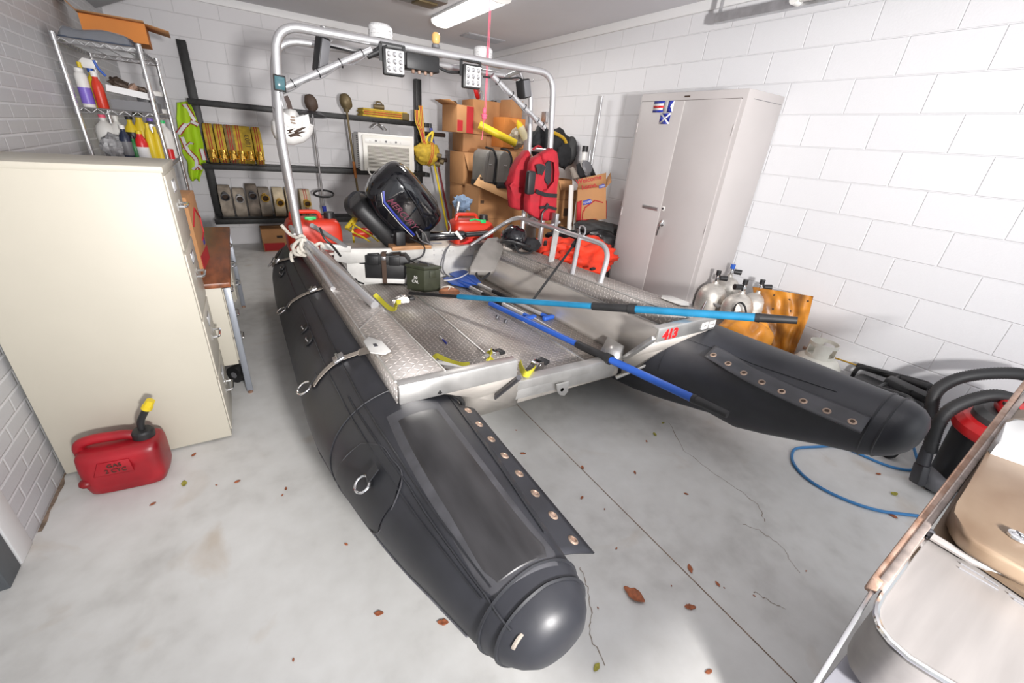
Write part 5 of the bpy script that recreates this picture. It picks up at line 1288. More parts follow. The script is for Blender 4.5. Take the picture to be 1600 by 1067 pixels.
# string trimmers hanging heads up
def trimmer(label, head, foot, hnd, blue, hm, guard):
    t = thing('string_trimmer', label, 'trimmer', AY(head[0], head[1], 5.95), None)
    yv = 6.076; H, F = AY(*head, yv), AY(*foot, yv)
    g = G(); g.cyl(H, F, 0.014, seg=10); g.build('shaft', M_steel if blue else M_gauge, t)
    g = G(); g.ell(H+V((0, 0, 0.06)), (0.072, 0.06, 0.092), rot=Matrix.Rotation(-0.2, 3, 'Y'), amp=0.15); hd = g.build('head', hm, t, ang=70)
    g = G(); g.cyl(H+V((0, 0, -0.05)), H+V((0, 0, 0.01)), 0.028, 0.045, seg=12); g.build('gearbox', hm, hd)
    if guard:
        g = G(); g.lathe([(0.03, 0.01), (0.11, -0.008), (0.165, -0.03), (0.17, -0.026), (0.10, 0.012), (0.03, 0.02)], H+V((0, 0, -0.045)), (0.05, 0.1, 1), 22); g.build('guard', M_darkst, t)
    L_ = AY(*hnd, yv)
    g = G(); g.tube([L_+V((0.115*math.cos(a_), -0.04+0.05*math.sin(a_), 0.035*math.sin(a_))) for a_ in [2*PI*k/26 for k in range(26)]], 0.012, 8, closed=True); g.build('loop_handle', M_blk, t)
    g = G()
    if blue: g.cyl(F, F+V((0.01, 0, -0.12)), 0.026, 0.020, seg=12); g.build('grip', M_dblue, t)
    else: g.cyl(H.lerp(F, 0.62), H.lerp(F, 0.82), 0.019, seg=12); g.build('grip', mat('orange_rust', (0.45, 0.16, 0.04), 0.6, 0.3), t)
trimmer('string trimmer with a black guard and blue grip hanging right of the arch leg', (487, 170), (506, 322), (505, 302), True, mat('trimmer_brown', (0.085, 0.055, 0.04), 0.6), True)
trimmer('bronze string trimmer hanging left of the air conditioner', (541, 168), (559, 300), (562, 304), False, M_gauge, False)
# air conditioner
t = thing('air_conditioner', 'white window air conditioner sitting on the middle bar', 'air conditioner', (1.73, 6.1, 1.014))
a, b = AY(563, 268, 5.95), AY(647, 268, 5.95)
x0, x1, yf, z0, z1 = a.x+0.02, b.x-0.02, 5.93, 1.016, 1.455
g = G(); g.span((x0+0.02, yf+0.05, z0), (x1-0.02, yf+0.48, z1-0.01), bev=0.006); g.build('case', M_whitep, t)
g = G(); g.span((x0-0.015, yf+0.03, z0), (x1+0.03, yf+0.055, z1+0.01), bev=0.01); g.build('flange', M_whitep, t)
g = G(); g.span((x0+0.03, yf, z0+0.004), (x1, yf+0.03, z1-0.012), bev=0.010); fp = g.build('front_panel', mat('ac_white', (0.74, 0.72, 0.66), 0.4), t)
g = G(); g.span((x0+0.09, yf-0.002, z0+0.05), (x1-0.05, yf+0.002, z1-0.135)); gl = g.build('intake', mat('grille_dark', (0.22, 0.20, 0.17), 0.7), fp)
g = G()
for k in range(17): zz = z0+0.055+k*0.0148; g.span((x0+0.085, yf-0.010, zz), (x1-0.045, yf-0.001, zz+0.0050))
g.build('louvres', mat('ac_white', (0, 0, 0)), gl)
g = G(); g.span((x0+0.06, yf-0.003, z1-0.105), (x1-0.03, yf+0.001, z1-0.045), bev=0.001); cp = g.build('control_strip', M_whitep, fp)
for k in range(7):
    g = G(); xx = x0+0.13+k*0.065; g.cyl((xx, yf-0.003, z1-0.075), (xx, yf-0.010, z1-0.075), 0.012, seg=12); g.build('knob', M_grey if k % 2 else M_whitep, cp)
g = G()
for k in range(16): zz = z0+0.03+k*0.025; g.span((x0-0.025, yf+0.055, zz), (x0-0.016, yf+0.10, zz+0.012))
g.build('side_fins', M_blk, t)['kind'] = 'stuff'
t = tag(G().tube(spline([AY(582, 200, 6.1), AY(590, 194, 6.1), AY(597, 197, 6.05), AY(603, 203, 6.1)], 6), 0.012, 8).build('bent_fitting', M_steel), 'bent grey metal fitting lying on top of the air conditioner', 'fitting')
t = tag(G().tube(spline([AY(575, 262, 5.88), AY(577, 270, 5.88), AY(582, 275, 5.88), AY(584, 280, 5.9)], 6), 0.010, 8).build('power_lead', M_whitep), 'pale power lead dangling under the air conditioner', 'cord')
# yellow hose bundle on the right post
t = thing('hose_bundle', 'yellow hose bundle tied with red-striped webbing hanging from the right post', 'hose', AY(665, 240, 6.1))
c = AY(667, 240, 6.02)
g = G(); g.ell(c, (0.18, 0.12, 0.14), amp=0.35, fr=2.2, seed=5, seg=26, rings=16); g.ell(c+V((-0.05, -0.03, 0.02)), (0.15, 0.10, 0.10), amp=0.3, seed=8, seg=20, rings=12); g.build('bundle', M_yelh, t, ang=70)
for k, (u, v) in enumerate(((683, 243), (687, 252), (681, 256))):
    q = AY(u, v, 5.92); g = G(); g.cyl(q, q+V((0.05, -0.03, -0.01)), 0.03, 0.034, seg=12); g.build('coupling', M_gauge, t)
for pts, nm_ in (([(651, 172), (652, 190), (658, 205), (662, 222)], 0), ([(657, 165), (659, 190), (661, 215), (665, 228)], 0)):
    P = spline([AY(u, v, 5.98) for u, v in pts], 5)
    g = G(); g.ribbon(P, 0.055, 0.008, side=(1, -0.2, 0)); sb = g.build('striped_webbing', M_yelh, t)
    for o_ in (-0.010, 0.010):
        g = G(); g.ribbon([p+V((o_, -0.007, 0)) for p in P], 0.008, 0.004, side=(1, -0.2, 0)); g.build('stripe', M_cardr, sb)
g = G(); P = [c+V((0.02+0.03*math.sin(a_), -0.135*math.cos(a_)-0.01, 0.145*math.sin(a_))) for a_ in [-PI/2+PI*k/14 for k in range(15)]]; g.ribbon(P, 0.06, 0.008, side=(1, 0, 0)); sb = g.build('striped_webbing', M_yelh, t)
for o_ in (-0.012, 0.012):
    g = G(); g.ribbon([p+V((o_, -0.008, 0)) for p in P], 0.009, 0.005, side=(1, 0, 0)); g.build('stripe', M_cardr, sb)
# yellow and dark red poles / tool with yellow head
t = thing('yellow_tool', 'yellow long-handled tool leaning by the right post with its D-shaped head up', 'tool', AY(690, 350, 6.0))
g = G(); g.cyl(AY(677, 250, 6.0), AY(700, 362, 5.8), 0.014, seg=10); g.build('handle', M_yel, t)
g = G(); g.tube(smooth_path([AY(674, 222, 6.0), AY(677, 205, 6.0), AY(668, 213, 6.0), AY(665, 226, 6.0)], 0.03, 4), 0.016, 8); g.build('head', M_yel, t)
t = tag(G().cyl(AY(683, 252, 6.1), AY(703, 350, 5.95), 0.016, seg=10).build('dark_red_pole', mat('maroon', (0.16, 0.01, 0.015), 0.5)), 'dark red pole leaning right behind the yellow tool', 'pole')
t = thing('blue_tool', 'dark blue tool handle with black tip upright behind the yellow hose bundle', 'tool', AY(677, 230, 6.2))
g = G(); g.cyl(AY(673, 200, 6.2), AY(679, 240, 6.2), 0.022, seg=10); g.build('handle', M_dblue, t)
g = G(); g.cyl(AY(673, 193, 6.2), AY(674, 205, 6.2), 0.014, seg=10); g.build('tip', M_blk, t)
# boxes under the rack
carton('brown and red printed box on the floor under the left end of the rack', (0.33, 6.20, 0), (0.44, 0.30, 0.27), marks=[('-y', -0.95, 0.1, 0.05, 0.4, M_cardr), ('-y', 0.62, 0.98, 0.02, 0.98, M_cardr), ('-y', -0.25, 0.05, 0.62, 0.74, M_ink)])
# ================================================================ STERN: MOTOR, FUEL TANKS, CART
def jerry(label, c, size, rz, mcol):
    c = V(c); sx, sy, sz = size; rm = Matrix.Rotation(rz, 3, 'Z')
    t = thing('fuel_tank', label, 'fuel tank', c)
    f = lambda q, e=0.3: math.copysign(abs(q)**e, q)
    rings = []
    for z, k in ((0, 0.9), (0.03, 0.99), (0.3, 1.0), (0.62, 1.0), (0.8, 0.97), (0.93, 0.9), (1.0, 0.76)):
        rings.append([c+rm@V((f(math.cos(a))*sx/2*k, f(math.sin(a))*sy/2*k, z*sz)) for a in [2*PI*i/32 for i in range(32)]])
    g = G(); g.ringloft(rings); b_ = g.build('body', mcol, t, ang=60)
    g = G(); g.tube(smooth_path([c+rm@V((-sx*0.38, 0, sz*0.92)), c+rm@V((-sx*0.36, 0, sz+0.05)), c+rm@V((sx*0.12, 0, sz+0.05)), c+rm@V((sx*0.16, 0, sz*0.94))], 0.03, 4), 0.016, 10); g.build('handle', mcol, t)
    g = G(); g.cyl(c+rm@V((sx*0.32, 0, sz*0.95)), c+rm@V((sx*0.32, 0, sz+0.045)), 0.042, 0.038, seg=18); g.build('cap', M_blk, t)
    return t, b_, rm
SPZ = 0.69+DZ(3.6)
t, b_, rm = jerry('bright red fuel tank with a black cap on the left of the stern platform', (0.43, 3.66, SPZ), (0.40, 0.26, 0.235), 0.0, M_fuel)
g = G(); c = AY(486, 350, 3.58); g.box(c, (0.035, 0.02, 0.075), bev=0.004); g.box(c+V((0.0, 0, 0.045)), (0.08, 0.025, 0.022), bev=0.004); g.build('green_fitting', M_green, t)
t, b_, rm = jerry('orange-red fuel tank with a green fitting on the right of the stern platform', (1.80, 3.62, SPZ), (0.40, 0.26, 0.205), -0.08, M_fuel)
g = G(); c = AY(755, 346, 3.5); g.box(c, (0.05, 0.02, 0.03), bev=0.004); g.tube(spline([c, c+V((-0.08, 0, 0.02)), c+V((-0.14, 0, 0.01))]), 0.008, 6); g.build('green_fitting', M_green, t)
t = tag(G().ell(AY(722, 318, 4.3), (0.10, 0.09, 0.085), amp=0.5, fr=3, seed=12, seg=22, rings=14).build('blue_rag', M_denim), 'crumpled pale blue rag behind the right fuel tank', 'rag')
t = tag(G().cyl(AY(713, 338, 4.2), AY(717, 315, 4.2), 0.02, seg=10).build('spray_tube', M_steel), 'short upright metal tube beside the blue rag', 'tube')
# plank under the motor
t = tag(G().span((0.98, 3.40, 0.612), (1.32, 3.56, 0.645), bev=0.003).build('wood_block', M_plank), 'light wooden block lying on the transom under the motor', 'block')
# outboard motor
MY = 3.62
def MP(u, v, y=MY): return AY(u, v, y)
t = thing('outboard_motor', 'black outboard motor tilted up on the stern with red and blue side lettering', 'motor', (1.15, 3.6, 0.62))
A_, B_ = MP(594, 283), MP(660, 356)
ctr = MP(627, 317); ex = (B_-A_).normalized()            # long axis, down to the right
ey = V((0, 1, 0)); ez = ex.cross(ey).normalized(); ez = ez if ez.z > 0 else -ez
ey = ez.cross(ex)
rot = Matrix((ex, ey, ez)).transposed() @ Matrix.Rotation(0.25, 3, 'X')
Lh, Wh, Hh = 0.300, 0.20, 0.240
rings = []
n = 36
f = lambda q, e: math.copysign(abs(q)**e, q)
for xx, k, up, e in ((-1.0, 0.30, 0.16, 0.8), (-0.97, 0.52, 0.12, 0.7), (-0.88, 0.74, 0.06, 0.6), (-0.65, 0.91, 0.02, 0.52), (-0.3, 0.99, 0.0, 0.5), (0.1, 1.0, 0.0, 0.5), (0.5, 0.98, 0, 0.5), (0.80, 0.93, -0.02, 0.5), (0.93, 0.84, -0.04, 0.55), (1.0, 0.66, -0.05, 0.6)):
    ring = []
    for i in range(n):
        a = 2*PI*i/n; cy_, cz_ = f(math.cos(a), e), f(math.sin(a), e)
        ring.append(ctr + rot @ V((xx*Lh, cy_*Wh*k, cz_*Hh*k*(1.0 if cz_ > 0 else 0.92) + up*Hh)))
    rings.append(ring)
g = G(); g.ringloft(rings); cw = g.build('cowl', M_blkg, t, ang=50)
def onc(x, y, z): return ctr + rot @ V((x*Lh, y*Wh, z*Hh))
g = G(); g.tube(spline([onc(-0.75, -0.86, 0.55), onc(-0.3, -0.99, 0.50), onc(0.2, -1.0, 0.40), onc(0.75, -0.93, 0.20)]), 0.009, 8); g.build('cowl_crease', M_blkg, cw)
g = G(); g.prism([onc(-0.25, -0.62, 0.88), onc(-0.1, -0.25, 1.0), onc(0.55, -0.25, 0.98), onc(0.72, -0.6, 0.84), onc(0.3, -0.8, 0.75)], rot@V((0, 0, 0.012)), bev=0.010, seg=3); g.build('cowl_scoop', M_blkg, cw)
text('lettering', 'MERCURY', mat('lettering_red', (0.16, 0.03, 0.06), 0.4), cw, onc(0.02, -1.01, -0.12), rot@V((1, 0, 0)), rot@V((0, 0, 1)), 0.070, bold=0.0005, shear=0.35)
for z_, m_, w0 in ((-0.30, M_dblue, 0.016), (-0.38, M_whitep, 0.004)):
    g = G(); g.ribbon([onc(-0.72, -0.93, z_+0.22), onc(-0.5, -1.01, z_), onc(0.2, -1.035, z_-0.04), onc(0.7, -0.98, z_-0.02)], 0.003, w0, side=tuple(rot@V((0, 1, 0)))); g.build('side_stripe', m_, cw)
g = G(); q = onc(-0.62, -0.2, 0.93); g.box(q, (0.07, 0.02, 0.006), rot=rot, bev=0.002); g.build('top_badge', mat('champagne_print', (0.55, 0.5, 0.4), 0.3, 0.6), cw)
# lower cowl, midsection and leg reaching away over the stern
g = G()
rr = []
for xx, k in ((-0.85, 0.7), (-0.7, 0.86), (0.2, 0.9), (0.85, 0.86), (1.05, 0.6)):
    rr.append([ctr + rot @ V((xx*Lh, f(math.cos(a), 0.5)*Wh*k, -Hh*1.12+f(math.sin(a), 0.5)*Hh*0.35*k)) for a in [2*PI*i/24 for i in range(24)]])
g.ringloft(rr); lc_ = g.build('lower_cowl', M_blk, t, ang=60)
g = G(); g.beam(MP(588, 340, MY+0.05), MP(625, 372, MY-0.02), 0.16, 0.10, bev=0.02); g.beam(MP(583, 312, MY+0.1), MP(612, 375, MY), 0.10, 0.06, bev=0.02); g.build('midsection', M_blk, t)
g = G(); g.beam(MP(588, 335, MY+0.1), MP(560, 322, MY+0.45), 0.10, 0.14, bev=0.03); g.cyl(MP(562, 318, MY+0.45), MP(556, 322, MY+0.55), 0.11, seg=20); g.build('drive_leg', M_darkst, t)
g = G(); g.span((1.02, 3.42, 0.645), (1.10, 3.62, 0.76), bev=0.01); g.span((1.24, 3.42, 0.645), (1.32, 3.62, 0.76), bev=0.01); g.cyl((1.0, 3.5, 0.72), (1.34, 3.5, 0.72), 0.018, seg=10); g.build('clamp_bracket', M_blk, t)
# tiller arm
T0, T1, T2 = MP(664, 372, 3.45), MP(728, 367, 3.38), MP(763, 364, 3.34)
g = G(); g.beam(T0+V((-0.05, 0.05, 0)), T1, 0.09, 0.075, bev=0.025); tl = g.build('tiller', M_blkg, t)
g = G(); g.cyl(T1, T2, 0.022, 0.020, seg=16); g.build('twist_grip', M_blk, tl)
g = G(); g.cyl(MP(712, 362, 3.34), MP(722, 374, 3.30), 0.016, 0.014, seg=10); g.build('shift_lever', M_whitep, tl)
g = G(); g.tube(spline([MP(725, 380, 3.32), MP(730, 378, 3.31), MP(738, 374, 3.3)]), 0.012, 6); g.build('kill_cord', M_red, tl)
for pts in ([(655, 358), (664, 366), (670, 378), (690, 380)], [(650, 362), (658, 376), (676, 383)], [(700, 345), (704, 355), (702, 366)], [(640, 372), (662, 384), (660, 400), (640, 408)]):
    g = G(); g.tube(spline([MP(u, v, 3.40) for u, v in pts], 6), 0.006, 6); g.build('cable', M_steel if pts[0][0] != 640 else M_blk, t)
# yellow wire frame cart behind the motor
t = thing('yellow_cart', 'yellow tube-framed hand cart with black wheel tipped behind the motor', 'cart', MP(570, 360, 4.0))
CY = 4.30
g = G()
g.tube(smooth_path([MP(551, 357, CY), MP(561, 333, CY), MP(568, 321, CY), MP(578, 333, CY), MP(590, 345, CY)], 0.02, 4), 0.010, 8); g.build('frame', M_yel, t)
g = G(); g.tube([MP(541, 357, CY), MP(566, 328, CY-0.02)], 0.022, 8); g.tube([MP(544, 359, CY-0.1), MP(570, 372, CY-0.25), MP(588, 385, CY-0.35)], 0.008, 8); g.tube([MP(551, 350, CY-0.1), MP(576, 365, CY-0.25), MP(596, 381, CY-0.35)], 0.008, 8); g.tube([MP(541, 357, CY), MP(551, 362, CY-0.3)], 0.012, 8); g.build('cross_frame', M_yel, t)
g = G(); a_ = MP(551, 357, CY); b_ = MP(590, 345, CY); g.tube([a_, V((a_.x, CY, 0.012))], 0.010, 8); g.build('leg', M_yel, t); g = G(); g.tube([b_, V((b_.x, CY, 0.012))], 0.010, 8); g.build('leg', M_yel, t)
g = G(); c = MP(563, 326, CY+0.1); g.cyl(c, c+V((0.05, 0.03, -0.02)), 0.085, seg=22); g.build('wheel', M_blk, t)
g = G(); g.box(MP(568, 344, CY-0.02), (0.05, 0.01, 0.07), rot=Matrix.Rotation(0.6, 3, 'Y')); g.build('white_tag', M_whitep, t)
g = G(); g.ell(MP(567, 364, CY-0.05), (0.10, 0.06, 0.05), amp=0.2); g.build('orange_guard', M_fuel, t)
# ================================================================ RIGHT CORNER: CARTONS
E_ = mat('print_brown', (0.10, 0.055, 0.03), 0.8)
pr = lambda a, b, c, d: ('-y', a, b, c, d, E_)
CX = lambda u, y: AY(u, 300, y).x
def stack(label, u0, u1, y, dep, z0, z1, rz=0.0, **k):
    x0, x1 = AY(u0, 300, y).x, AY(u1, 300, y).x
    return carton(label, ((x0+x1)/2, y+dep/2, z0), (x1-x0, dep, z1-z0), rz=rz, **k)
# left column beside the corner
stack('bottom carton of the left carton column beside the stern', 726, 757, 5.5, 0.42, 0.0, 0.30, marks=[pr(-0.9, -0.3, 0.35, 0.5)])
stack('second carton from the floor in the left carton column', 726, 757, 5.5, 0.42, 0.303, 0.60, marks=[pr(-0.9, -0.5, 0.40, 0.5), pr(0.2, 0.6, 0.40, 0.48)])
stack('third carton in the left column, below the flap-open one', 722, 755, 5.5, 0.42, 0.603, 0.92, marks=[pr(-0.9, -0.5, 0.5, 0.6), pr(0.1, 0.5, 0.45, 0.6), pr(-0.9, -0.5, 0.18, 0.24)])
stack('carton with a lowered front flap high in the left column', 722, 752, 5.48, 0.42, 0.923, 1.33, m=M_card, flaps=[('-y', -55, 0.26)], rz=0.04)
stack('slightly crushed carton under the red-ended box', 723, 757, 5.62, 0.40, 1.333, 1.56, m=M_cardd, rz=-0.05)
t, bd, L_ = stack('red-ended moving box at the top left of the carton pile', 708, 735, 5.55, 0.36, 1.563, 1.88, rz=0.15, marks=[('-y', 0.12, 0.95, 0.0, 0.98, M_cardr), ('-y', -0.95, -0.3, 0.05, 0.45, M_cardr)], flaps=[('+y', 40, 0.10), ('-x', 20, 0.12)])
stack('plain brown carton on top of the pile under the pink cord handle', 736, 780, 5.60, 0.38, 1.563, 1.97, rz=-0.04, m=mat('tan_card', (0.44, 0.21, 0.085), 0.8, nz=0.08))
t = tag(G().lathe([(0.03, 0), (0.10, 0.0), (0.11, 0.02), (0.10, 0.05), (0.02, 0.055)], (AY(745, 150, 5.72).x, 5.78, 2.05), (0.8, -0.6, 0.25), 20).build('red_disc', M_red), 'round red disc standing on the plain brown carton', 'disc')
bpy.data.objects['red_disc'].location = (0, 0, 0.03)
t = tag(G().cyl((AY(772, 150, 5.8).x, 5.8, 1.971), (AY(772, 150, 5.8).x, 5.8, 2.0), 0.04, seg=16).build('black_puck', M_blk), 'flat black puck on the right end of the plain brown carton', 'puck')
t = thing('white_rope', 'loop of white cord beside the red disc on the top carton', 'cord', (3.05, 5.8, 1.98))
g = G(); c = V((AY(752, 150, 5.75).x, 5.75, 2.03)); g.tube([c+V((0.035*math.cos(a), 0.01*math.sin(2*a), 0.055*math.sin(a))) for a in [2*PI*k/20 for k in range(20)]], 0.006, 6, closed=True); g.build('loop', M_rope, t)
# middle column
stack('lowest carton of the middle column next to the stern platform', 758, 800, 5.45, 0.44, 0.0, 0.32, marks=[pr(-0.5, 0.1, 0.4, 0.5)])
stack('carton with dark print in the middle column behind the right fuel tank', 758, 802, 5.40, 0.44, 0.323, 0.72, marks=[pr(-0.8, -0.3, 0.55, 0.66), pr(0.1, 0.45, 0.5, 0.6)])
stack('brown carton in the middle column behind the two taupe cases', 756, 800, 5.55, 0.40, 0.723, 1.16, m=M_cardd)
stack('wide carton behind the taupe cases below the yellow roll', 757, 792, 5.62, 0.38, 1.163, 1.56, m=M_cardd)
stack('orange-brown printed carton near the right wall', 781, 812, 5.30, 0.34, 1.43, 1.79, m=M_cardi, marks=[('-y', -0.3, 0.6, 0.35, 0.62, M_card)])
t, bd, L_ = stack('small scuffed carton on top of the orange-brown one', 788, 806, 5.34, 0.25, 1.793, 2.00, m=M_cardd, rz=0.1)
stack('carton carrying the orange-brown box by the right wall', 779, 812, 5.32, 0.40, 1.02, 1.427, m=M_cardd)
# open carton with big front flap holding two taupe cases
OY = 4.78
x0, x1 = AY(749, 285, OY).x, AY(803, 300, OY).x
t, bd, L_ = carton('open carton with its large printed flap folded down below the taupe cases', ((x0+x1)/2, OY+0.20, 0.60), (x1-x0, 0.40, 0.37), z_open=True, marks=[pr(-0.9, -0.7, 0.5, 0.6)])
P = [AY(740, 288, OY-0.20), AY(750, 273, OY-0.02), AY(807, 288, OY-0.02), AY(806, 318, OY-0.22)]
g = G(); g.face(P); fl_o = g.build('front_flap', mat('pale_card', (0.58, 0.33, 0.15), 0.8), t, thick=0.006)
n_ = (P[1]-P[0]).cross(P[3]-P[0]).normalized(); n_ = n_ if n_.y < 0 else -n_
text('print', 'Ekapo', M_ink, fl_o, P[0].lerp(P[1], 0.62).lerp(P[3].lerp(P[2], 0.62), 0.17)+n_*0.006, P[3]-P[0], n_.cross(P[3]-P[0]), 0.058, bold=0.002)
g = G(); q = P[0].lerp(P[1], 0.5).lerp(P[3].lerp(P[2], 0.5), 0.45)+n_*0.005; g.beam(q, q+(P[3]-P[0]).normalized()*0.13, 0.004, 0.014, up=tuple(n_.cross(P[3]-P[0]))); g.build('small_print', E_, fl_o)
carton('carton supporting the open flap carton', ((x0+x1)/2, OY+0.22, 0.30), (x1-x0-0.02, 0.42, 0.298), marks=[pr(-0.7, -0.4, 0.45, 0.55), pr(-0.2, 0.05, 0.4, 0.5)])
carton('carton on the floor beneath the open flap carton stack', ((x0+x1)/2, OY+0.22, 0.0), (x1-x0-0.03, 0.42, 0.298))
def case(label, u0, u1, y):
    t = thing('taupe_case', label, 'case', (AY((u0+u1)/2, 250, y).x, y+0.15, 0.97), 'taupe hard cases in the open carton')
    xa, xb = AY(u0, 258, y).x, AY(u1, 258, y).x; zb, zt = 0.985, 1.40
    prof = [V((xa, y, zb)), V((xb, y, zb)), V((xb, y, zt-0.09)), V((xb-0.05, y, zt-0.02)), V((xb-0.10, y, zt)), V((xa+0.06, y, zt)), V((xa+0.015, y, zt-0.04)), V((xa, y, zt-0.10))]
    g = G(); g.prism(prof, (0, 0.32, 0), bev=0.015, seg=3); bd = g.build('shell', M_tote, t, ang=50)
    g = G(); g.span((xa-0.004, y-0.006, zb), (xb+0.004, y+0.34, zb+0.07), bev=0.008); g.build('base', M_blk, t)
    g = G(); g.span(((xa+xb)/2-0.02, y-0.005, zt-0.16), ((xa+xb)/2+0.02, y, zt-0.15), bev=0.001); g.build('emblem', M_steel, bd)
    g = G(); g.tube(smooth_path([V((xb-0.03, y-0.004, zb+0.05)), V((xb-0.01, y-0.006, zt-0.07)), V((xb-0.05, y+0.02, zt+0.012)), V((xb-0.02, y+0.25, zt+0.02))], 0.05, 4), 0.013, 8); g.build('seal', M_blkc, t)
case('left taupe hard case, nearer the flap-open carton column', 757, 776, 4.66)
case('right taupe hard case, nearer the red life vests', 779, 800, 4.62)
t = tag(G().cyl(AY(749, 195, 4.9), AY(806, 224, 4.75), 0.042, seg=20).build('yellow_tube', M_yel), 'bright yellow rolled tube leaning across the carton pile', 'tube')
t = thing('yellow_bottle', 'cream bottle with yellow cap lying above the taupe cases', 'bottle', AY(815, 205, 4.7))
a, b = AY(810, 192, 4.75), AY(822, 218, 4.7); d = (b-a).normalized()
g = G(); g.cyl(a+d*0.05, b, 0.045, seg=16); g.build('body', mat('cream_plastic', (0.70, 0.62, 0.40), 0.4), t)
g = G(); g.cyl(a, a+d*0.05, 0.032, 0.042, seg=14); g.cyl(a-d*0.03, a, 0.014, 0.02, seg=10); g.build('cap', M_yel, t)
t = tag(G().ell(AY(808, 216, 4.9), (0.10, 0.09, 0.12), amp=0.4, fr=3, seed=31, seg=22, rings=14).build('plastic_wrap', mat('dull_film', (0.45, 0.38, 0.28), 0.25, nz=0.3, nscale=10, bump=0.8)), 'crumpled translucent wrap behind the cream bottle', 'wrap')
carton('upright carton between the taupe cases and the left life vest', (AY(815, 260, 4.9).x, 5.0, 0.86), (0.24, 0.30, 0.53), marks=[pr(-0.3, 0.3, 0.45, 0.6)])
carton('carton below the upright carton behind the left life vest', (AY(815, 260, 4.9).x, 5.0, 0.43), (0.24, 0.30, 0.428))
carton('lowest carton behind the left life vest', (AY(815, 260, 4.9).x, 5.0, 0.0), (0.24, 0.30, 0.428))
# ================================================================ LIFE VESTS AND HELMET ON THE ARCH
def c5(u, v): return (690+u*0.2904, 120+v*0.2904)
def puff(px, y, th, m, name, parent, bev=0.02, seg=3):
    P = [AY(*q, y) for q in px]
    g = G(); g.prism(P, (0, th, 0), bev=bev, seg=seg); return g.build(name, m, parent, ang=80)
def vband(px, y, m, name, parent, wd=0.03):
    g = G(); g.ribbon(spline([AY(*q, y) for q in px], 5), wd, 0.008, side=(0, 0.1, 1)); return g.build(name, m, parent)
t = thing('life_vest', 'red life vest hanging nearer the cartons, left of the other vest', 'life vest', AY(824, 280, 3.12), 'red life vests on the arch')
o = puff([c5(*q) for q in ((478, 395), (488, 425), (480, 470), (474, 600), (462, 718), (425, 722), (385, 705), (378, 640), (384, 580), (378, 555), (400, 500), (432, 440), (460, 400))], 3.06, 0.10, M_vest, 'left_panel', t, 0.03)
g = G(); g.ribbon(spline([AY(*c5(*q), 3.05) for q in ((384, 582), (420, 588), (470, 590))], 4), 0.014, 0.01, side=(0, 0, 1)); g.build('seam', M_vest, o)
t = thing('life_vest', 'red life vest with black straps hanging on the right leg of the arch', 'life vest', AY(848, 280, 2.88), 'red life vests on the arch')
o = puff([c5(*q) for q in ((548, 415), (602, 384), (628, 405), (636, 450), (634, 520), (622, 600), (618, 700), (612, 772), (570, 778), (535, 760), (536, 700), (542, 640), (558, 610), (590, 600), (616, 570), (620, 500), (615, 445), (590, 438), (560, 470), (548, 440))], 2.83, 0.09, M_vest, 'right_panel', t, 0.022)
o2 = puff([c5(*q) for q in ((505, 440), (545, 415), (560, 435), (545, 480), (536, 560), (560, 620), (600, 650), (610, 775), (545, 778), (500, 752), (466, 728), (468, 660), (488, 600), (484, 520), (490, 470))], 2.86, 0.09, M_vest, 'left_panel', t, 0.026)
o3 = puff([c5(*q) for q in ((560, 470), (590, 436), (616, 445), (622, 520), (612, 575), (585, 605), (560, 560), (550, 510))], 2.90, 0.03, M_mesh, 'mesh_back', t, 0.004)
vband([c5(*q) for q in ((508, 615), (560, 635), (620, 640))], 2.82, M_blkc, 'strap', t, 0.030)
vband([c5(*q) for q in ((530, 705), (570, 700), (618, 712))], 2.82, M_blkc, 'strap', t, 0.022)
vband([c5(*q) for q in ((512, 500), (532, 495), (550, 508))], 2.81, M_blk, 'buckle', t, 0.07)
vband([c5(*q) for q in ((562, 690), (572, 700))], 2.81, M_blk, 'buckle', t, 0.04)
g = G(); g.box(AY(*c5(477, 570), 2.82), (0.07, 0.05, 0.17), bev=0.015); g.build('buckle', M_blk, t)
g = G(); g.tube(spline([AY(*c5(*q), 2.80) for q in ((570, 706), (545, 730), (538, 770), (534, 810))], 5), 0.007, 6); g.build('cord', M_blk, t)
t = thing('face_hood', 'black cloth hood hanging between the two red life vests', 'hood', AY(*c5(535, 360), 3.35))
g = G(); g.ell(AY(*c5(538, 365), 3.3), (0.115, 0.09, 0.15), amp=0.35, fr=2.5, seed=14, seg=24, rings=16); g.build('hood', M_blkc, t, ang=80)
g = G(); g.tube(spline([AY(*c5(*q), 3.16) for q in ((490, 392), (520, 372), (548, 392))], 5), 0.008, 6); g.build('piping', M_vest, t)
# breathing set by the right wall
t = thing('breathing_set', 'black backpack breathing set with a yellow hose by the right wall behind the vests', 'backpack', AY(875, 240, 4.35))
c = AY(*c5(615, 375), 4.35)
g = G(); g.ell(c, (0.20, 0.12, 0.18), amp=0.3, fr=2, seed=2, seg=26, rings=16); g.build('pack', M_blkc, t, ang=80)
g = G(); a, b = AY(*c5(560, 330), 4.45), AY(*c5(672, 380), 4.40); g.cyl(a, b, 0.10, 0.10, seg=20); g.ell(b, (0.1, 0.1, 0.1)); g.build('cylinder', mat('dark_tank', (0.05, 0.05, 0.045), 0.4, nz=0.2), t)
g = G(); g.tube(spline([AY(*c5(*q), 4.2) for q in ((500, 300), (540, 292), (600, 300), (650, 325), (668, 350), (672, 375))], 6), 0.018, 8); g.build('yellow_hose', mat('amber_hose', (0.55, 0.33, 0.02), 0.45), t)
g = G(); c2 = AY(*c5(690, 400), 4.3); g.ell(c2, (0.075, 0.10, 0.16), amp=0.1); g.build('side_pouch', mat('pouch_black', (0.03, 0.03, 0.03), 0.6), t)
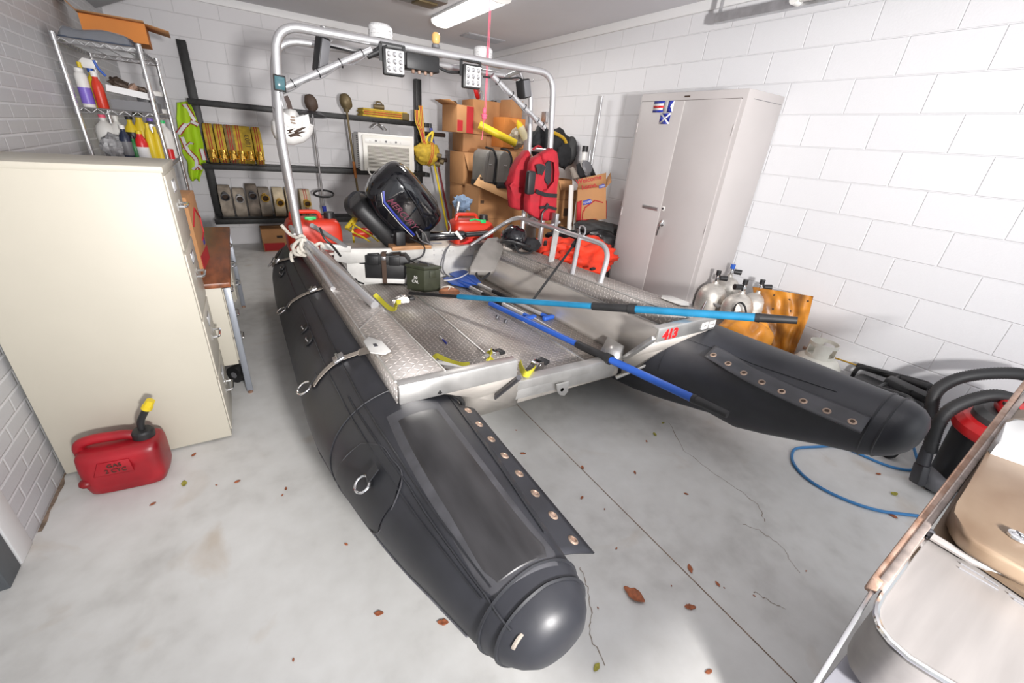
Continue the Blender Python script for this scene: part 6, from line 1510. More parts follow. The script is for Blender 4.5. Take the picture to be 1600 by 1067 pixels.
g = G(); c2 = AY(*c5(655, 425), 4.2); g.ell(c2, (0.10, 0.08, 0.13), amp=0.4, seed=6, fr=3); g.build('harness', M_blkc, t)
# white helmet on the left leg
t = thing('white_helmet', 'white helmet with black tribal graphics hanging on the left arch leg', 'helmet', AY(463, 200, 3.0))
def c2_(u, v): return (250+u*0.3187, 40+v*0.3187)
HYm = 3.06
c = AY(460, 197, HYm)
OUTL = ((552, 470), (575, 442), (598, 432), (612, 412), (640, 404), (670, 414), (688, 440), (700, 468), (735, 478), (760, 488), (758, 520), (742, 550), (712, 574), (660, 588), (605, 582), (572, 556), (556, 520))
P = [AY(*c2_(*q), HYm-0.07) for q in OUTL]
g = G(); g.prism(P, (0, 0.20, 0), bev=0.045, seg=5); sh = g.build('shell', M_helm, t, ang=80)
g = G(); g.tube(spline([AY(*c2_(*q), HYm-0.068) for q in ((700, 468), (690, 500), (640, 498), (596, 470))], 5), 0.007, 6); g.build('brim_ridge', M_helm, sh)
for q0, q1 in (((640, 447), (660, 450)), ((638, 461), (663, 465)), ((640, 475), (665, 480))):
    a, b = AY(*c2_(*q0), HYm-0.072), AY(*c2_(*q1), HYm-0.072); g = G(); g.beam(a, b, 0.010, 0.010, bev=0.003); g.build('vent_slot', mat('slot_brown', (0.25, 0.19, 0.15), 0.7), sh)
for poly in (((618, 512), (660, 505), (640, 520), (660, 527), (622, 530), (632, 520)), ((655, 518), (690, 500), (718, 498), (690, 515), (665, 530)), ((625, 535), (662, 527), (695, 518), (715, 520), (680, 532), (698, 545), (668, 540), (640, 548))):
    P = [AY(*c2_(*q), HYm-0.073) for q in poly]
    cc_ = sum(P, V())/len(P); g = G()
    for a, b in zip(P, P[1:]+P[:1]): g.face([a, b, cc_])
    bmesh.ops.remove_doubles(g.b, verts=g.b.verts, dist=1e-5); g.build('graphic', M_ink, sh, thick=0.002)
g = G(); g.ribbon(spline([AY(446, 150, HYm-0.05), AY(450, 158, HYm-0.05), AY(453, 168, HYm-0.04), AY(455, 176, HYm-0.03)], 4), 0.025, 0.004); g.build('hanging_strap', mat('brown_webbing2', (0.06, 0.04, 0.035), 0.8), t)
# ================================================================ RIGHT WALL
# poles and brooms in the corner gap
for lb, a, b, yv, r, m in (('long aluminium pole leaning high against the right wall', (941, 150), (919, 290), 3.86, 0.014, M_steel),
                       ('white pipe with a black top leaning among the poles', (914, 236), (907, 290), 3.80, 0.028, M_whitep),
                       ('short steel pole right of the white pipe', (922, 235), (916, 290), 3.82, 0.013, M_steel)):
    p = AY(*a, yv); q = AY(*b, yv-0.015); d = (q-p).normalized(); foot = p + d*((p.z-0.02)/-d.z)
    t = thing('pole', lb, 'pole', foot)
    g = G(); g.cyl(p, foot, r, seg=12); g.build('shaft', m, t)
    if m is M_whitep: g = G(); g.cyl(p-d*0.05, p+d*0.01, 0.034, seg=12); g.build('cap', M_blk, t)
t = thing('folded_chairs', 'bundle of folded grey and black camping umbrellas behind the moving box', 'umbrella', AY(905, 270, 3.75))
for k, (a, b, m) in enumerate((((893, 262), (905, 292), M_strapg), ((903, 256), (913, 290), M_blkc), ((912, 254), (921, 288), M_grey), ((921, 258), (928, 285), M_blkc), ((897, 268), (902, 296), M_white))):
    g = G(); p, q = AY(*a, 3.66), AY(*b, 3.62); g.cyl(p, q, 0.022, 0.05, seg=10); g.build('fold', m, t)
g = G(); c = AY(916, 262, 3.64); g.lathe([(0.06, 0), (0.075, 0.01), (0.06, 0.03), (0.03, 0.035)], c, (0.2, -1, 0.5), 18); g.build('hub', M_grey, t)
t = tag(G().cyl(AY(893, 290, 3.62), AY(889, 372, 3.45), 0.026, seg=12).build('white_tube', M_whitep), 'white tube standing between the cartons and the moving box', 'tube')
# moving box
LY = 3.42
p0, p1, p2, p3 = AY(903, 280, LY), AY(947, 270, LY-0.14), AY(947, 342, LY-0.16), AY(900, 349, LY)
t = thing('moving_box', 'tan moving box printed Welcome home with a red house outline by the grey cabinet', 'box', p3)
dep = V((0.30, 0.33, 0.02))
dn = V((0, 0, 0))
q1 = AY(970, 283, 3.45); q2 = AY(972, 340, 3.45)
f0 = AY(947, 292, LY-0.14)
g = G(); m_l = AY(903, 296, LY)
g.prism([m_l, f0, p2, p3], (0.20, 0.26, 0.0), bev=0.003); bd = g.build('carton', M_card, t)
g = G(); g.face([p0, p1, f0, m_l]); g.build('raised_flap', M_card, t, thick=0.006)
g = G(); g.face([f0, f0+V((0.20, 0.26, 0.0)), f0+V((0.24, 0.22, 0.12)), f0+V((0.05, -0.01, 0.05))]); g.build('side_flap', M_cardd, t, thick=0.006)
fn = (f0-m_l).cross(p3-m_l).normalized(); fn = fn if fn.y < 0 else -fn
up = fn.cross(f0-m_l); up = up if up.z > 0 else -up
def LB(u, v): # on the front face by bilinear
    return (p0.lerp(p1, u)).lerp(p3.lerp(p2, u), v) + fn*0.006
text('lettering', 'Welcome\nhome.', M_cardr, bd, LB(0.40, 0.13)+fn*0.004, p1-p0, up, 0.064, bold=0.0008)
g = G(); g.tube([LB(0.20, 0.94), LB(0.22, 0.74), LB(0.27, 0.72), LB(0.27, 0.67), LB(0.62, 0.54), LB(0.90, 0.62)], 0.006, 5); g.tube([LB(0.2, 0.94), LB(0.68, 0.97)], 0.005, 5); g.build('house_outline', M_cardr, bd)
for u, v, s_ in ((0.36, 0.545, 1.0), (0.86, 0.26, 0.7)):
    g = G(); c_ = LB(u, v); ux = (p1-p0).normalized(); g.prism([c_+ux*(x*s_)+up.normalized()*(z*s_) for x, z in ((-0.045, -0.022), (0.045, -0.022), (0.045, 0.012), (0.015, 0.03), (-0.02, 0.022), (-0.045, 0.022))], fn*0.002); lg = g.build('house_logo', M_dblue, bd)
    text('logo_lettering', "LOWE'S", M_white, lg, c_+fn*0.004, ux, up, 0.024*s_)
g = G(); a_ = [LB(0.0, 0.50), LB(0.16, 0.48), LB(0.16, 0.98), LB(0.0, 0.99)]; g.face(a_); g.build('red_panel', M_cardr, bd, thick=0.002)
sx_ = [f0, f0+V((0.20, 0.26, 0)), p2+V((0.20, 0.26, 0)), p2]
g = G(); g.face([V(q)+V((0.003, -0.003, 0)) for q in (sx_[0].lerp(sx_[3], 0.42), sx_[1].lerp(sx_[2], 0.55), sx_[2], sx_[3])]); g.build('red_panel', M_cardr, bd, thick=0.002)
# cartons behind it
carton('flap-topped carton between the right vest and the moving box', (3.30, 4.25, 0.93), (0.30, 0.30, 0.22), z_open=True, flaps=[('-y', -60, 0.12)])
carton('carton with a dark mark behind the side rail', (3.29, 4.25, 0.62), (0.34, 0.32, 0.305), marks=[pr(-0.1, 0.3, 0.4, 0.7)])
carton('lower carton behind the side rail', (3.29, 4.25, 0.31), (0.34, 0.32, 0.305), marks=[pr(0.4, 0.7, 0.4, 0.6)])
carton('bottom carton behind the side rail', (3.29, 4.25, 0.0), (0.34, 0.32, 0.307))
# black bags and orange-red immersion suits, resting on a low crate
t = tag(G().span((2.50, 2.98, 0), (3.45, 3.62, 0.34), bev=0.01).build('grey_crate', M_grey), 'dark grey crate under the orange-red suits beside the grey cabinet', 'crate')
t = thing('black_bag', 'large black duffel bag under the moving box', 'bag', AY(937, 365, 3.3))
def duffel(c, r, rot, seed, amp=0.22):
    g = G(); g.ell(c, r, rot=rot, e=0.75, amp=amp, fr=2.4, seed=seed, seg=30, rings=18); return g
duffel(AY(938, 358, 3.22), (0.27, 0.17, 0.075), Matrix.Rotation(0.12, 3, 'Y'), 3).build('bag', mat('charcoal_bag', (0.035, 0.035, 0.035), 0.75, nz=0.3, nscale=14, bump=0.3), t, ang=80)
t = thing('black_bag', 'shiny black bag right of the suits, against the grey cabinet', 'bag', AY(940, 385, 3.1))
duffel(AY(944, 380, 3.08), (0.22, 0.14, 0.12), Matrix.Rotation(0.3, 3, 'Y'), 8).build('bag', mat('wet_black', (0.010, 0.010, 0.011), 0.35, bump=0.5, bscale=14), t, ang=80)
t = thing('black_bag', 'small crumpled black bag left of the orange-red suits', 'bag', AY(880, 375, 3.4))
duffel(AY(883, 372, 3.35), (0.17, 0.12, 0.085), Matrix.Rotation(0.1, 3, 'Y'), 17, 0.5).build('bag', M_blkc, t, ang=80)
t = thing('immersion_suit', 'crumpled orange-red suit folded beside the side rail post', 'suit', AY(870, 400, 3.1), 'orange-red suits')
g = G(); g.ell(AY(855, 393, 3.12), (0.21, 0.14, 0.12), e=0.8, amp=0.28, fr=3.0, seed=41, seg=36, rings=22); g.build('cloth', M_suit, t, ang=80)
g = G(); c = AY(852, 380, 2.94); g.box(c, (0.035, 0.008, 0.045), bev=0.003); g.build('black_buckle', M_blk, t)
t = thing('immersion_suit', 'larger heap of orange-red suit between the rail posts and the grey cabinet', 'suit', AY(925, 405, 2.7), 'orange-red suits')
g = G(); g.ell(AY(908, 402, 2.90), (0.33, 0.20, 0.16), e=0.75, amp=0.38, fr=3.4, seed=23, seg=54, rings=32); cl = g.build('cloth', M_suit, t, ang=80)
t = tag(G().box(AY(926, 420, 2.50), (0.06, 0.03, 0.02), rz=0.3, bev=0.006).build('black_toggle', M_blk), 'black toggle lying at the front of the larger suit heap', 'toggle')
# ---- grey cabinet
GX0, GX1, GY0, GY1, GH = 3.025, 3.478, 1.965, 2.93, 1.955
t = thing('steel_cabinet', 'tall grey two-door steel cabinet against the right wall', 'cabinet', ((GX0+GX1)/2, (GY0+GY1)/2, 0))
g = G(); g.span((GX0+0.006, GY0, 0.0), (GX1, GY1, GH), bev=0.004); bd = g.build('case', M_cab, t)
GM = (GY0+GY1)/2+0.02
for a, b in ((GY0+0.035, GM-0.002), (GM+0.002, GY1-0.022)):
    g = G(); g.span((GX0-0.004, a, 0.06), (GX0+0.012, b, GH-0.058), bev=0.003); d_ = g.build('door', M_cab, t)
    for z in (0.30, 1.0, 1.70):
        yy = GY0+0.035 if a < 2.2 else GY1-0.022
        g = G(); g.cyl((GX0-0.004, yy, z-0.035), (GX0-0.004, yy, z+0.035), 0.006, seg=8); g.build('hinge', M_cab, d_)
    if a < 2.2: dr = d_
    else: dl = d_
g = G(); g.span((GX0-0.0045, GM-0.0045, 0.06), (GX0+0.002, GM+0.0045, GH-0.06)); g.build('door_gap', mat('gap_light', (0.62, 0.60, 0.58), 0.5), t)
g = G(); g.span((GX0-0.001, GY0+0.033, GH-0.060), (GX0+0.007, GY1-0.02, GH-0.056)); g.build('gap_line', M_ink, t)
g = G(); g.span((GX0+0.003, GM-0.03, GH-0.037), (GX0+0.0065, GM+0.02, GH-0.026), bev=0.001); g.build('maker_plate', M_ink, t)
for dx_, zz in ((0, 1.955),):
    g = G(); g.span((GX0+0.08, GY0-0.0015, GH-0.055), (GX1-0.02, GY0+0.001, GH-0.052)); g.build('side_seam', M_grey, bd)
# handle, hasp, padlock plate
p = AX(1033, 351, GX0-0.02)
g = G(); g.lathe([(0.020, 0), (0.020, 0.010), (0.012, 0.016)], V((GX0-0.004, p.y, p.z+0.005)), (-1, 0, 0), 16); hb = g.build('handle', M_chrome, dr)
g = G(); g.tube(smooth_path([V((GX0-0.010, p.y, p.z+0.035)), V((GX0-0.030, p.y, p.z)), V((GX0-0.022, p.y+0.018, p.z-0.095))], 0.02, 4), [0.010, 0.010, 0.009, 0.008, 0.0075, 0.0065, 0.006], 8); g.build('lever', M_chrome, hb)
a, b = AX(1004, 322, GX0-0.01), AX(1028, 325, GX0-0.01)
g = G(); g.span((GX0-0.012, min(a.y, b.y), a.z-0.014), (GX0-0.005, max(a.y, b.y), a.z+0.014), bev=0.003); g.build('hasp', M_steel, dl)
p = AX(1036, 326, GX0-0.01); g = G(); g.span((GX0-0.008, p.y-0.014, p.z-0.018), (GX0-0.004, p.y+0.014, p.z+0.018), bev=0.002); pl = g.build('lock_plate', M_whitep, dr)
g = G(); g.lathe([(0.009, 0), (0.009, 0.004)], V((GX0-0.008, p.y+0.003, p.z)), (-1, 0, 0), 12); g.build('lock_core', M_darkst, pl)
# signal flag stickers
def flag(u0, v0, u1, v1, kind):
    a, b = AX(u0, v0, GX0-0.0045), AX(u1, v1, GX0-0.0045)
    y0, y1 = max(a.y, b.y), min(a.y, b.y); z1, z0 = max(a.z, b.z), min(a.z, b.z); x = GX0-0.0055
    def quad(pts, m, nm, par, k=1):
        g = G(); P = [V((x-0.0006*k, y0+(y1-y0)*s, z0+(z1-z0)*r_)) for s, r_ in pts]; g.face(P); return g.build(nm, m, par, thick=0.0006)
    base = quad(((0, 0), (1, 0), (1, 1), (0, 1)), M_white, 'flag_sticker', dl)
    if kind == 'C':
        quad(((0, 0), (1, 0), (1, 0.2), (0, 0.2)), M_dblue, 'stripe', base, 2); quad(((0, 0.8), (1, 0.8), (1, 1), (0, 1)), M_dblue, 'stripe', base, 2); quad(((0, 0.4), (1, 0.4), (1, 0.6), (0, 0.6)), M_red, 'stripe', base, 2)
    if kind == 'A': quad(((0.45, 0), (0.98, 0), (0.7, 0.5)), M_dblue, 'swallowtail', base, 2); quad(((0.45, 0), (0.7, 0.5), (0.98, 1), (0.45, 1)), M_dblue, 'swallowtail', base, 2)
    if kind == 'M':
        for tri in (((0.12, 0), (0.88, 0), (0.5, 0.4)), ((0.12, 1), (0.88, 1), (0.5, 0.6)), ((0, 0.14), (0.42, 0.5), (0, 0.86)), ((1, 0.14), (0.58, 0.5), (1, 0.86))): quad(tri, M_dblue, 'triangle', base, 2)
flag(1023, 158.5, 1036, 175.5, 'C'); flag(1038.5, 157.5, 1050.5, 175.5, 'A'); flag(1033, 177, 1045, 194, 'M')
# ---- diving cylinders
def scuba(label, x, y, r, h, knob, band=None, kn2=M_blk):
    t = thing('diving_cylinder', label, 'cylinder', (x, y, 0), 'diving cylinders beside the grey cabinet')
    g = G(); g.lathe([(r*0.85, 0.004), (r, 0.03), (r, h*0.78)] + [(r*math.cos(R(a)), h*0.78+r*1.05*math.sin(R(a))) for a in (15, 30, 45, 60, 72)] + [(0.022, h*0.78+r*1.10), (0.022, h*0.78+r*1.25)], (x, y, 0), seg=32); g.build('cylinder', M_tankm, t, ang=50)
    zt = h*0.78+r*1.25
    g = G(); g.cyl((x, y, zt), (x, y, zt+0.055), 0.014, seg=12); g.cyl((x-0.02, y-0.02, zt+0.03), (x+0.03, y+0.03, zt+0.03), 0.010, seg=10); v_ = g.build('valve', M_chrome, t)
    g = G(); g.cyl((x, y, zt+0.05), (x, y, zt+0.085), 0.018, 0.019, seg=12); g.build('top_knob', kn2, v_)
    d = V(knob).normalized(); c_ = V((x, y, zt+0.028)); g = G(); g.cyl(c_+d*0.022, c_+d*0.075, 0.020, 0.022, seg=12); g.build('side_knob', M_blk, v_)
    return t
def tank_at(label, px, py, x, r_, knob, kn2=M_blk):
    c_ = AX(px, py, x); h = (c_.z + r_*0.05)/0.78*1.0
    return scuba(label, x, c_.y, r_, h, knob, kn2=kn2), c_
t, c_ = tank_at('silver diving cylinder against the cabinet with a clamp ring around it', 1111, 466, 3.10, 0.112, (0.8, -0.6, 0))
g = G(); g.box((c_.x-0.03, c_.y-0.02, c_.z-0.005), (0.035, 0.30, 0.012), rz=-0.5); g.lathe([(0.115, c_.z-0.10), (0.150, c_.z-0.10), (0.150, c_.z-0.085), (0.115, c_.z-0.085)], (c_.x, c_.y, 0), seg=28); g.cyl((c_.x-0.13, c_.y-0.03, c_.z-0.09), (c_.x-0.10, c_.y-0.03, c_.z), 0.008, seg=8); g.build('clamp_ring', M_steel, t)
tank_at('silver diving cylinder in front with both knobs black, beside the orange bag', 1151, 482, 3.04, 0.108, (-0.9, 0.4, 0))
tank_at('diving cylinder at the back with a blue top knob', 1134, 452, 3.34, 0.10, (0.6, -0.8, 0), kn2=M_blue)
tank_at('diving cylinder half hidden behind the large orange bag', 1178, 478, 3.30, 0.10, (0.7, -0.7, 0.1))
# orange dry bags
t = thing('dry_bag', 'large soiled orange vinyl bag standing against the right wall', 'bag', (3.32, 1.32, 0))
L0 = [(1176, 448), (1180, 480), (1190, 520), (1200, 556)]; R0 = [(1271, 463), (1262, 500), (1250, 530), (1236, 560)]
def sheet(L0, R0, xw, amp, wth, m, nm, parent):
    def ev(Ls, t_):
        x_ = t_*(len(Ls)-1); i_ = min(len(Ls)-2, int(x_)); f_ = x_-i_
        return (Ls[i_][0]*(1-f_)+Ls[i_+1][0]*f_, Ls[i_][1]*(1-f_)+Ls[i_+1][1]*f_)
    def f(u, v):
        a_, b_ = ev(L0, v), ev(R0, v)
        x = xw + amp*noise.noise(V((u*3.5, v*3.0, 7))) + amp*0.5*noise.noise(V((u*9, v*7, 2))) - amp*0.5*math.sin(PI*v)
        return AX(a_[0]*(1-u)+b_[0]*u, a_[1]*(1-u)+b_[1]*u, x)
    g = G(); g.grid(f, 26, 26)
    g.grid(lambda u, v: f(u, v)+V((wth*min(1, 6*min(u, 1-u))*min(1, 6*v), 0, 0)), 26, 26)
    return g.build(nm, m, parent, ang=80), f
L0.append((1185, 640)); R0.append((1215, 640))
o, f_ = sheet(L0, R0, 3.30, 0.05, 0.10, M_bagd, 'bag', t)
for u, v in ((0.10, 0.05), (0.36, 0.06), (0.62, 0.08), (0.66, 0.20), (0.34, 0.22), (0.93, 0.06)):
    q = f_(u, v); g = G(); g.lathe([(0.0001, 0), (0.007, 0), (0.008, -0.003)], q+V((-0.003, 0, 0)), (-1, -0.3, 0), 10); g.build('eyelet', M_ink, o)
t = thing('dry_bag', 'smaller orange vinyl bag with a black handle in front of the diving cylinders', 'bag', (3.0, 1.4, 0))
g = G(); g.ell((2.90, 1.39, 0.255), (0.15, 0.18, 0.26), e=0.7, amp=0.22, fr=2.5, seed=6, seg=36, rings=22); g.build('bag', M_bag, t, ang=80)
g = G(); g.ribbon(spline([AX(1146, 487, 2.93), AX(1150, 476, 2.92), AX(1158, 473, 2.92), AX(1164, 480, 2.92), AX(1166, 492, 2.92)], 6), 0.028, 0.006, side=(1, 0.3, 0)); g.build('handle', M_blkc, t)
# propane cylinder
px_, py_ = 3.26, 1.03
t = thing('propane_tank', 'cream propane tank with a guard collar behind the right tube', 'tank', (px_, py_, 0))
g = G(); g.lathe([(0.10, 0), (0.105, 0.03), (0.12, 0.035), (0.148, 0.07), (0.155, 0.12), (0.155, 0.22), (0.145, 0.27), (0.115, 0.31), (0.06, 0.33), (0.02, 0.335)], (px_, py_, 0), seg=32); g.build('tank', M_prop, t, ang=50)
g = G()
for a0, a1, z0, z1 in ((60, 420, 0.315, 0.345), (60, 420, 0.405, 0.43), (60, 130, 0.345, 0.405), (170, 235, 0.345, 0.405), (275, 330, 0.345, 0.405), (380, 420, 0.345, 0.405)):
    n_ = max(3, int((a1-a0)/15)); rr = []
    for k in range(n_+1):
        a = R(a0+(a1-a0)*k/n_); cx_, sx_2 = math.cos(a), math.sin(a)
        rr.append([V((px_+cx_*0.082, py_+sx_2*0.082, z0)), V((px_+cx_*0.086, py_+sx_2*0.086, z0)), V((px_+cx_*0.086, py_+sx_2*0.086, z1)), V((px_+cx_*0.082, py_+sx_2*0.082, z1))])
    g.ringloft(rr)
g.build('collar', M_prop, t)
g = G(); g.cyl((px_, py_, 0.33), (px_, py_, 0.385), 0.016, seg=12); g.cyl((px_, py_, 0.375), (px_, py_, 0.392), 0.03, seg=14); g.build('valve', M_brass, t)
# pressure washer: wand, gun and frame
t = thing('pressure_washer', 'black pressure washer with its long wand lying behind the right tube', 'pressure washer', (3.25, 0.62, 0))
W0, W1, W2 = AX(1262, 545, 3.43), AX(1340, 571, 3.43), AX(1452, 606, 3.36)
g = G(); g.cyl(W0, W1, 0.006, seg=8); wd_ = g.build('wand', M_brass, t)
g = G(); g.cyl(W0-(W1-W0).normalized()*0.03, W0, 0.013, 0.010, seg=10); g.build('nozzle', M_rust, wd_)
g = G(); g.cyl(W1, W2, 0.019, 0.026, seg=12); g.build('lance_grip', M_blk, t)
g = G(); g.beam(AX(1385, 592, 3.22), AX(1455, 625, 3.22), 0.09, 0.05, bev=0.015); g.beam(AX(1395, 600, 3.2), AX(1425, 612, 3.18), 0.03, 0.02); g.build('gun_body', M_blk, t)
g = G(); g.span((3.08, 0.42, 0.16), (3.36, 0.80, 0.30), bev=0.03); g.build('pump_housing', M_blk, t)
g = G(); P = [V((3.05, 0.84, 0.05)), V((3.05, 0.84, 0.32)), V((3.05, 0.45, 0.38)), V((3.05, 0.38, 0.08))]; g.tube(smooth_path(P, 0.06, 5), 0.013, 8); P = [p+V((0.34, 0, 0)) for p in P]; g.tube(smooth_path(P, 0.06, 5), 0.013, 8); g.cyl((3.05, 0.62, 0.352), (3.39, 0.62, 0.352), 0.011, seg=8); g.build('frame', M_blk, t)
for x, y in ((3.00, 0.43), (3.00, 0.60)):
    g = G(); g.cyl((x-0.02, y, 0.05), (x+0.03, y, 0.05), 0.05, seg=18); wh = g.build('wheel', M_blk, t)
g = G(); g.box((2.965, 0.43, 0.075), (0.05, 0.05, 0.018), rz=0.4, bev=0.005); g.build('blue_clip', M_dblue, t)
g = G(); g.ell((3.30, 0.22, 0.44), (0.03, 0.03, 0.045)); g.build('blue_knob', M_dblue, t)
# shop vacuum
vx, vy = 3.03, 0.075
t = thing('shop_vacuum', 'black and red shop vacuum with thick ribbed hoses beside the grill', 'vacuum', (vx, vy, 0))
g = G(); g.lathe([(0.155, 0.06), (0.175, 0.08), (0.195, 0.36), (0.20, 0.37)], (vx, vy, 0), seg=36); g.build('drum', M_blk, t)
g = G(); g.lathe([(0.205, 0.365), (0.212, 0.375), (0.212, 0.41), (0.19, 0.44), (0.13, 0.455)], (vx, vy, 0), seg=36); g.build('red_rim', M_red, t)
g = G(); g.lathe([(0.165, 0.44), (0.165, 0.475), (0.14, 0.50), (0.05, 0.51)], (vx, vy, 0), seg=32); g.build('power_head', mat('vac_grey', (0.06, 0.06, 0.06), 0.45), t)
g = G(); g.box((vx-0.02, vy-0.0, 0.53), (0.16, 0.20, 0.07), rz=0.4, bev=0.03, seg=3); rh = g.build('red_handle', M_red, t)
for k in range(5): g = G(); g.box((vx-0.085+0.0*k, vy+0.07-k*0.035, 0.56), (0.05, 0.012, 0.012), rz=0.4); g.build('vent_slot', M_ink, rh)
g = G(); g.ell((2.93, 0.17, 0.055), (0.10, 0.09, 0.055), e=0.8); g.build('castor_foot', M_grey, t)
g = G(); g.cyl((2.87, 0.19, 0.03), (2.90, 0.22, 0.03), 0.03, seg=14); g.build('castor', M_blk, t)
def ribbed(P, r, nm, parent):
    P = spline(P, 10); pts = []; rs = []
    L_ = 0
    for i in range(len(P)-1):
        n_ = max(1, int((P[i+1]-P[i]).length/0.0045))
        for k in range(n_): pts.append(P[i].lerp(P[i+1], k/n_))
    for i in range(len(pts)): rs.append(r if i % 2 else r*0.86)
    g = G(); g.tube(pts, rs, 12); return g.build(nm, mat('ribbed_black', (0.022, 0.022, 0.023), 0.5), parent, ang=180)
ribbed([AX(1610, 588, 3.30), AX(1580, 583, 3.24), AX(1530, 585, 3.16), AX(1490, 594, 3.10), AX(1463, 612, 3.04), AX(1455, 640, 3.00), AX(1456, 672, 2.96)], 0.032, 'ribbed_hose', t)
ribbed([AX(1600, 632, 3.10), AX(1560, 618, 3.02), AX(1520, 624, 2.96), AX(1485, 640, 2.90), AX(1466, 662, 2.87), AX(1456, 690, 2.86), AX(1452, 705, 2.86)], 0.032, 'ribbed_hose', t)
n0, n1 = AX(1450, 700, 2.86), AZ(1432, 756, 0.03)
g = G(); g.cyl(n0, n0.lerp(n1, 0.45), 0.026, 0.030, seg=14); q = n0.lerp(n1, 0.45); g.beam(q, n1, 0.042, 0.075, bev=0.012); g.build('crevice_nozzle', mat('nozzle_black', (0.035, 0.035, 0.04), 0.45), t)
# blue hose on the floor
P = [(1436, 806), (1410, 803), (1375, 798), (1335, 786), (1290, 766), (1258, 745), (1240, 724), (1238, 708), (1246, 700), (1275, 698), (1310, 697), (1340, 708), (1375, 723), (1400, 731), (1425, 734)]
t = tag(G().tube(spline([AZ(u, v, 0.008) for u, v in P]+[V((3.08, 0.30, 0.01)), V((3.15, 0.36, 0.06))], 8), 0.0075, 8).build('blue_hose', M_hoseb), 'thin blue hose curving across the concrete floor to the pressure washer', 'hose')
# ================================================================ GRILL IN THE RIGHT FOREGROUND
t = thing('gas_grill', 'stainless steel gas grill with heat-stained lid in the right foreground', 'grill', (1.2, -0.25, 0))
ZS = 0.92
def GZ(u, v, z=ZS): return AZ(u, v, z)
rim = [GZ(1449, 838), GZ(1424, 868), GZ(1398, 905), GZ(1379, 930), GZ(1370, 948), GZ(1369, 962), GZ(1375, 980), GZ(1392, 1002), GZ(1420, 1027), GZ(1455, 1049), GZ(1490, 1070), GZ(1560, 1110)]
far = [GZ(1760, 1110), GZ(1640, 958), GZ(1600, 932), GZ(1560, 905), GZ(1500, 868)]
g = G(); g.prism(rim+far, (0, 0, -0.010)); sh = g.build('side_shelf', M_ss, t)
g = G(); g.tube(rim, 0.0045, 8); g.build('shelf_rim', M_chrome, sh)
g = G(); low = [p+V((0, 0, -0.10)) for p in rim[3:]]
for a, b, c_, d_ in zip(rim[3:-1], rim[4:], low[1:], low[:-1]): g.face([a, b, c_, d_])
bmesh.ops.remove_doubles(g.b, verts=g.b.verts, dist=1e-5); g.build('shelf_skirt', M_ss, sh)
for (u0, v0, u1, v1) in ((1501, 880, 1538, 902), (1540, 903, 1560, 916), (1499, 887, 1560, 922), (1576, 927, 1600, 942), (1584, 936, 1610, 952)):
    g = G(); g.cyl(GZ(u0, v0, ZS+0.001), GZ(u1, v1, ZS+0.001), 0.0012, seg=5); g.build('shelf_groove', M_grey, sh)
# long rusty edge channel
e0, e1, e2 = GZ(1366, 912, ZS+0.02), GZ(1480, 752, ZS+0.05), GZ(1612, 585, ZS+0.10)
g = G(); g.beam(GZ(1363, 916, ZS+0.005), GZ(1618, 578, ZS+0.005), 0.014, 0.03, bev=0.003); g.build('edge_channel', M_rust, t)
g = G(); g.beam(GZ(1377, 914, ZS+0.012), GZ(1640, 566, ZS+0.012), 0.012, 0.02, bev=0.003); g.build('edge_channel', mat('dull_brown_steel', (0.30, 0.25, 0.225), 0.5, 0.5, nz=0.4, nscale=20), t)
g = G(); g.beam(GZ(1268, 1078, ZS-0.015), GZ(1372, 908, ZS-0.005), 0.006, 0.008, bev=0.002); g.build('edge_strip', M_steel, t)
g = G(); c = GZ(1452, 832, ZS+0.01); g.ell(c, (0.008, 0.008, 0.008)); g.build('bolt', M_darkst, t)
# body side under the shelf
g = G()
g.span((0.95, -0.55, 0.14), (1.78, 0.005, ZS-0.02), bev=0.006); g.build('cabinet_body', M_ssg, t)
g = G(); g.prism([V((0.48, 0.018, 0.80)), V((0.96, 0.018, 0.80)), V((0.96, -0.50, 0.80)), V((0.48, -0.50, 0.80))], (0, 0, -0.02), bev=0.003); g.build('lower_shelf', M_ssg, t)
for x, y in ((1.00, -0.02), (1.72, -0.02), (1.00, -0.5), (1.72, -0.5)):
    g = G(); g.cyl((x, y-0.0, 0), (x, y-0.0, 0.14), 0.035, seg=14); g.build('castor', M_blk, t)
# heat-stained firebox end and lid end with screw
g = G(); P = [GZ(1455, 833, ZS+0.012), GZ(1512, 746, ZS+0.012), GZ(1580, 640, ZS+0.012), GZ(1760, 640, ZS+0.012), GZ(1760, 1040, ZS+0.012), GZ(1600, 926, ZS+0.012), GZ(1520, 872, ZS+0.012)]
g.prism(P, (0, 0, -0.008)); g.build('firebox_panel', M_ssh, t)
g = G(); g.tube([GZ(1456, 838, ZS+0.012), GZ(1520, 876, ZS+0.012), GZ(1572, 897, ZS+0.012), GZ(1640, 905, ZS+0.012)], 0.007, 8); g.build('firebox_bead', M_ss, t)
zl = ZS+0.05
g = G(); P = [GZ(1575, 652, zl), GZ(1545, 702, zl), GZ(1510, 762, zl), GZ(1495, 785, zl), GZ(1491, 800, zl), GZ(1494, 816, zl), GZ(1505, 832, zl), GZ(1525, 848, zl), GZ(1560, 868, zl), GZ(1610, 893, zl), GZ(1760, 960, zl), GZ(1760, 640, zl)]
g.prism(P, (0, 0, -0.03), bev=0.008, seg=3); ld = g.build('lid_end', M_ssh, t)
g = G(); c = GZ(1590, 839, zl+0.001); g.lathe([(0.014, 0), (0.013, 0.004), (0.008, 0.006), (0.0001, 0.006)], c, seg=18); sc = g.build('screw', M_chrome, ld)
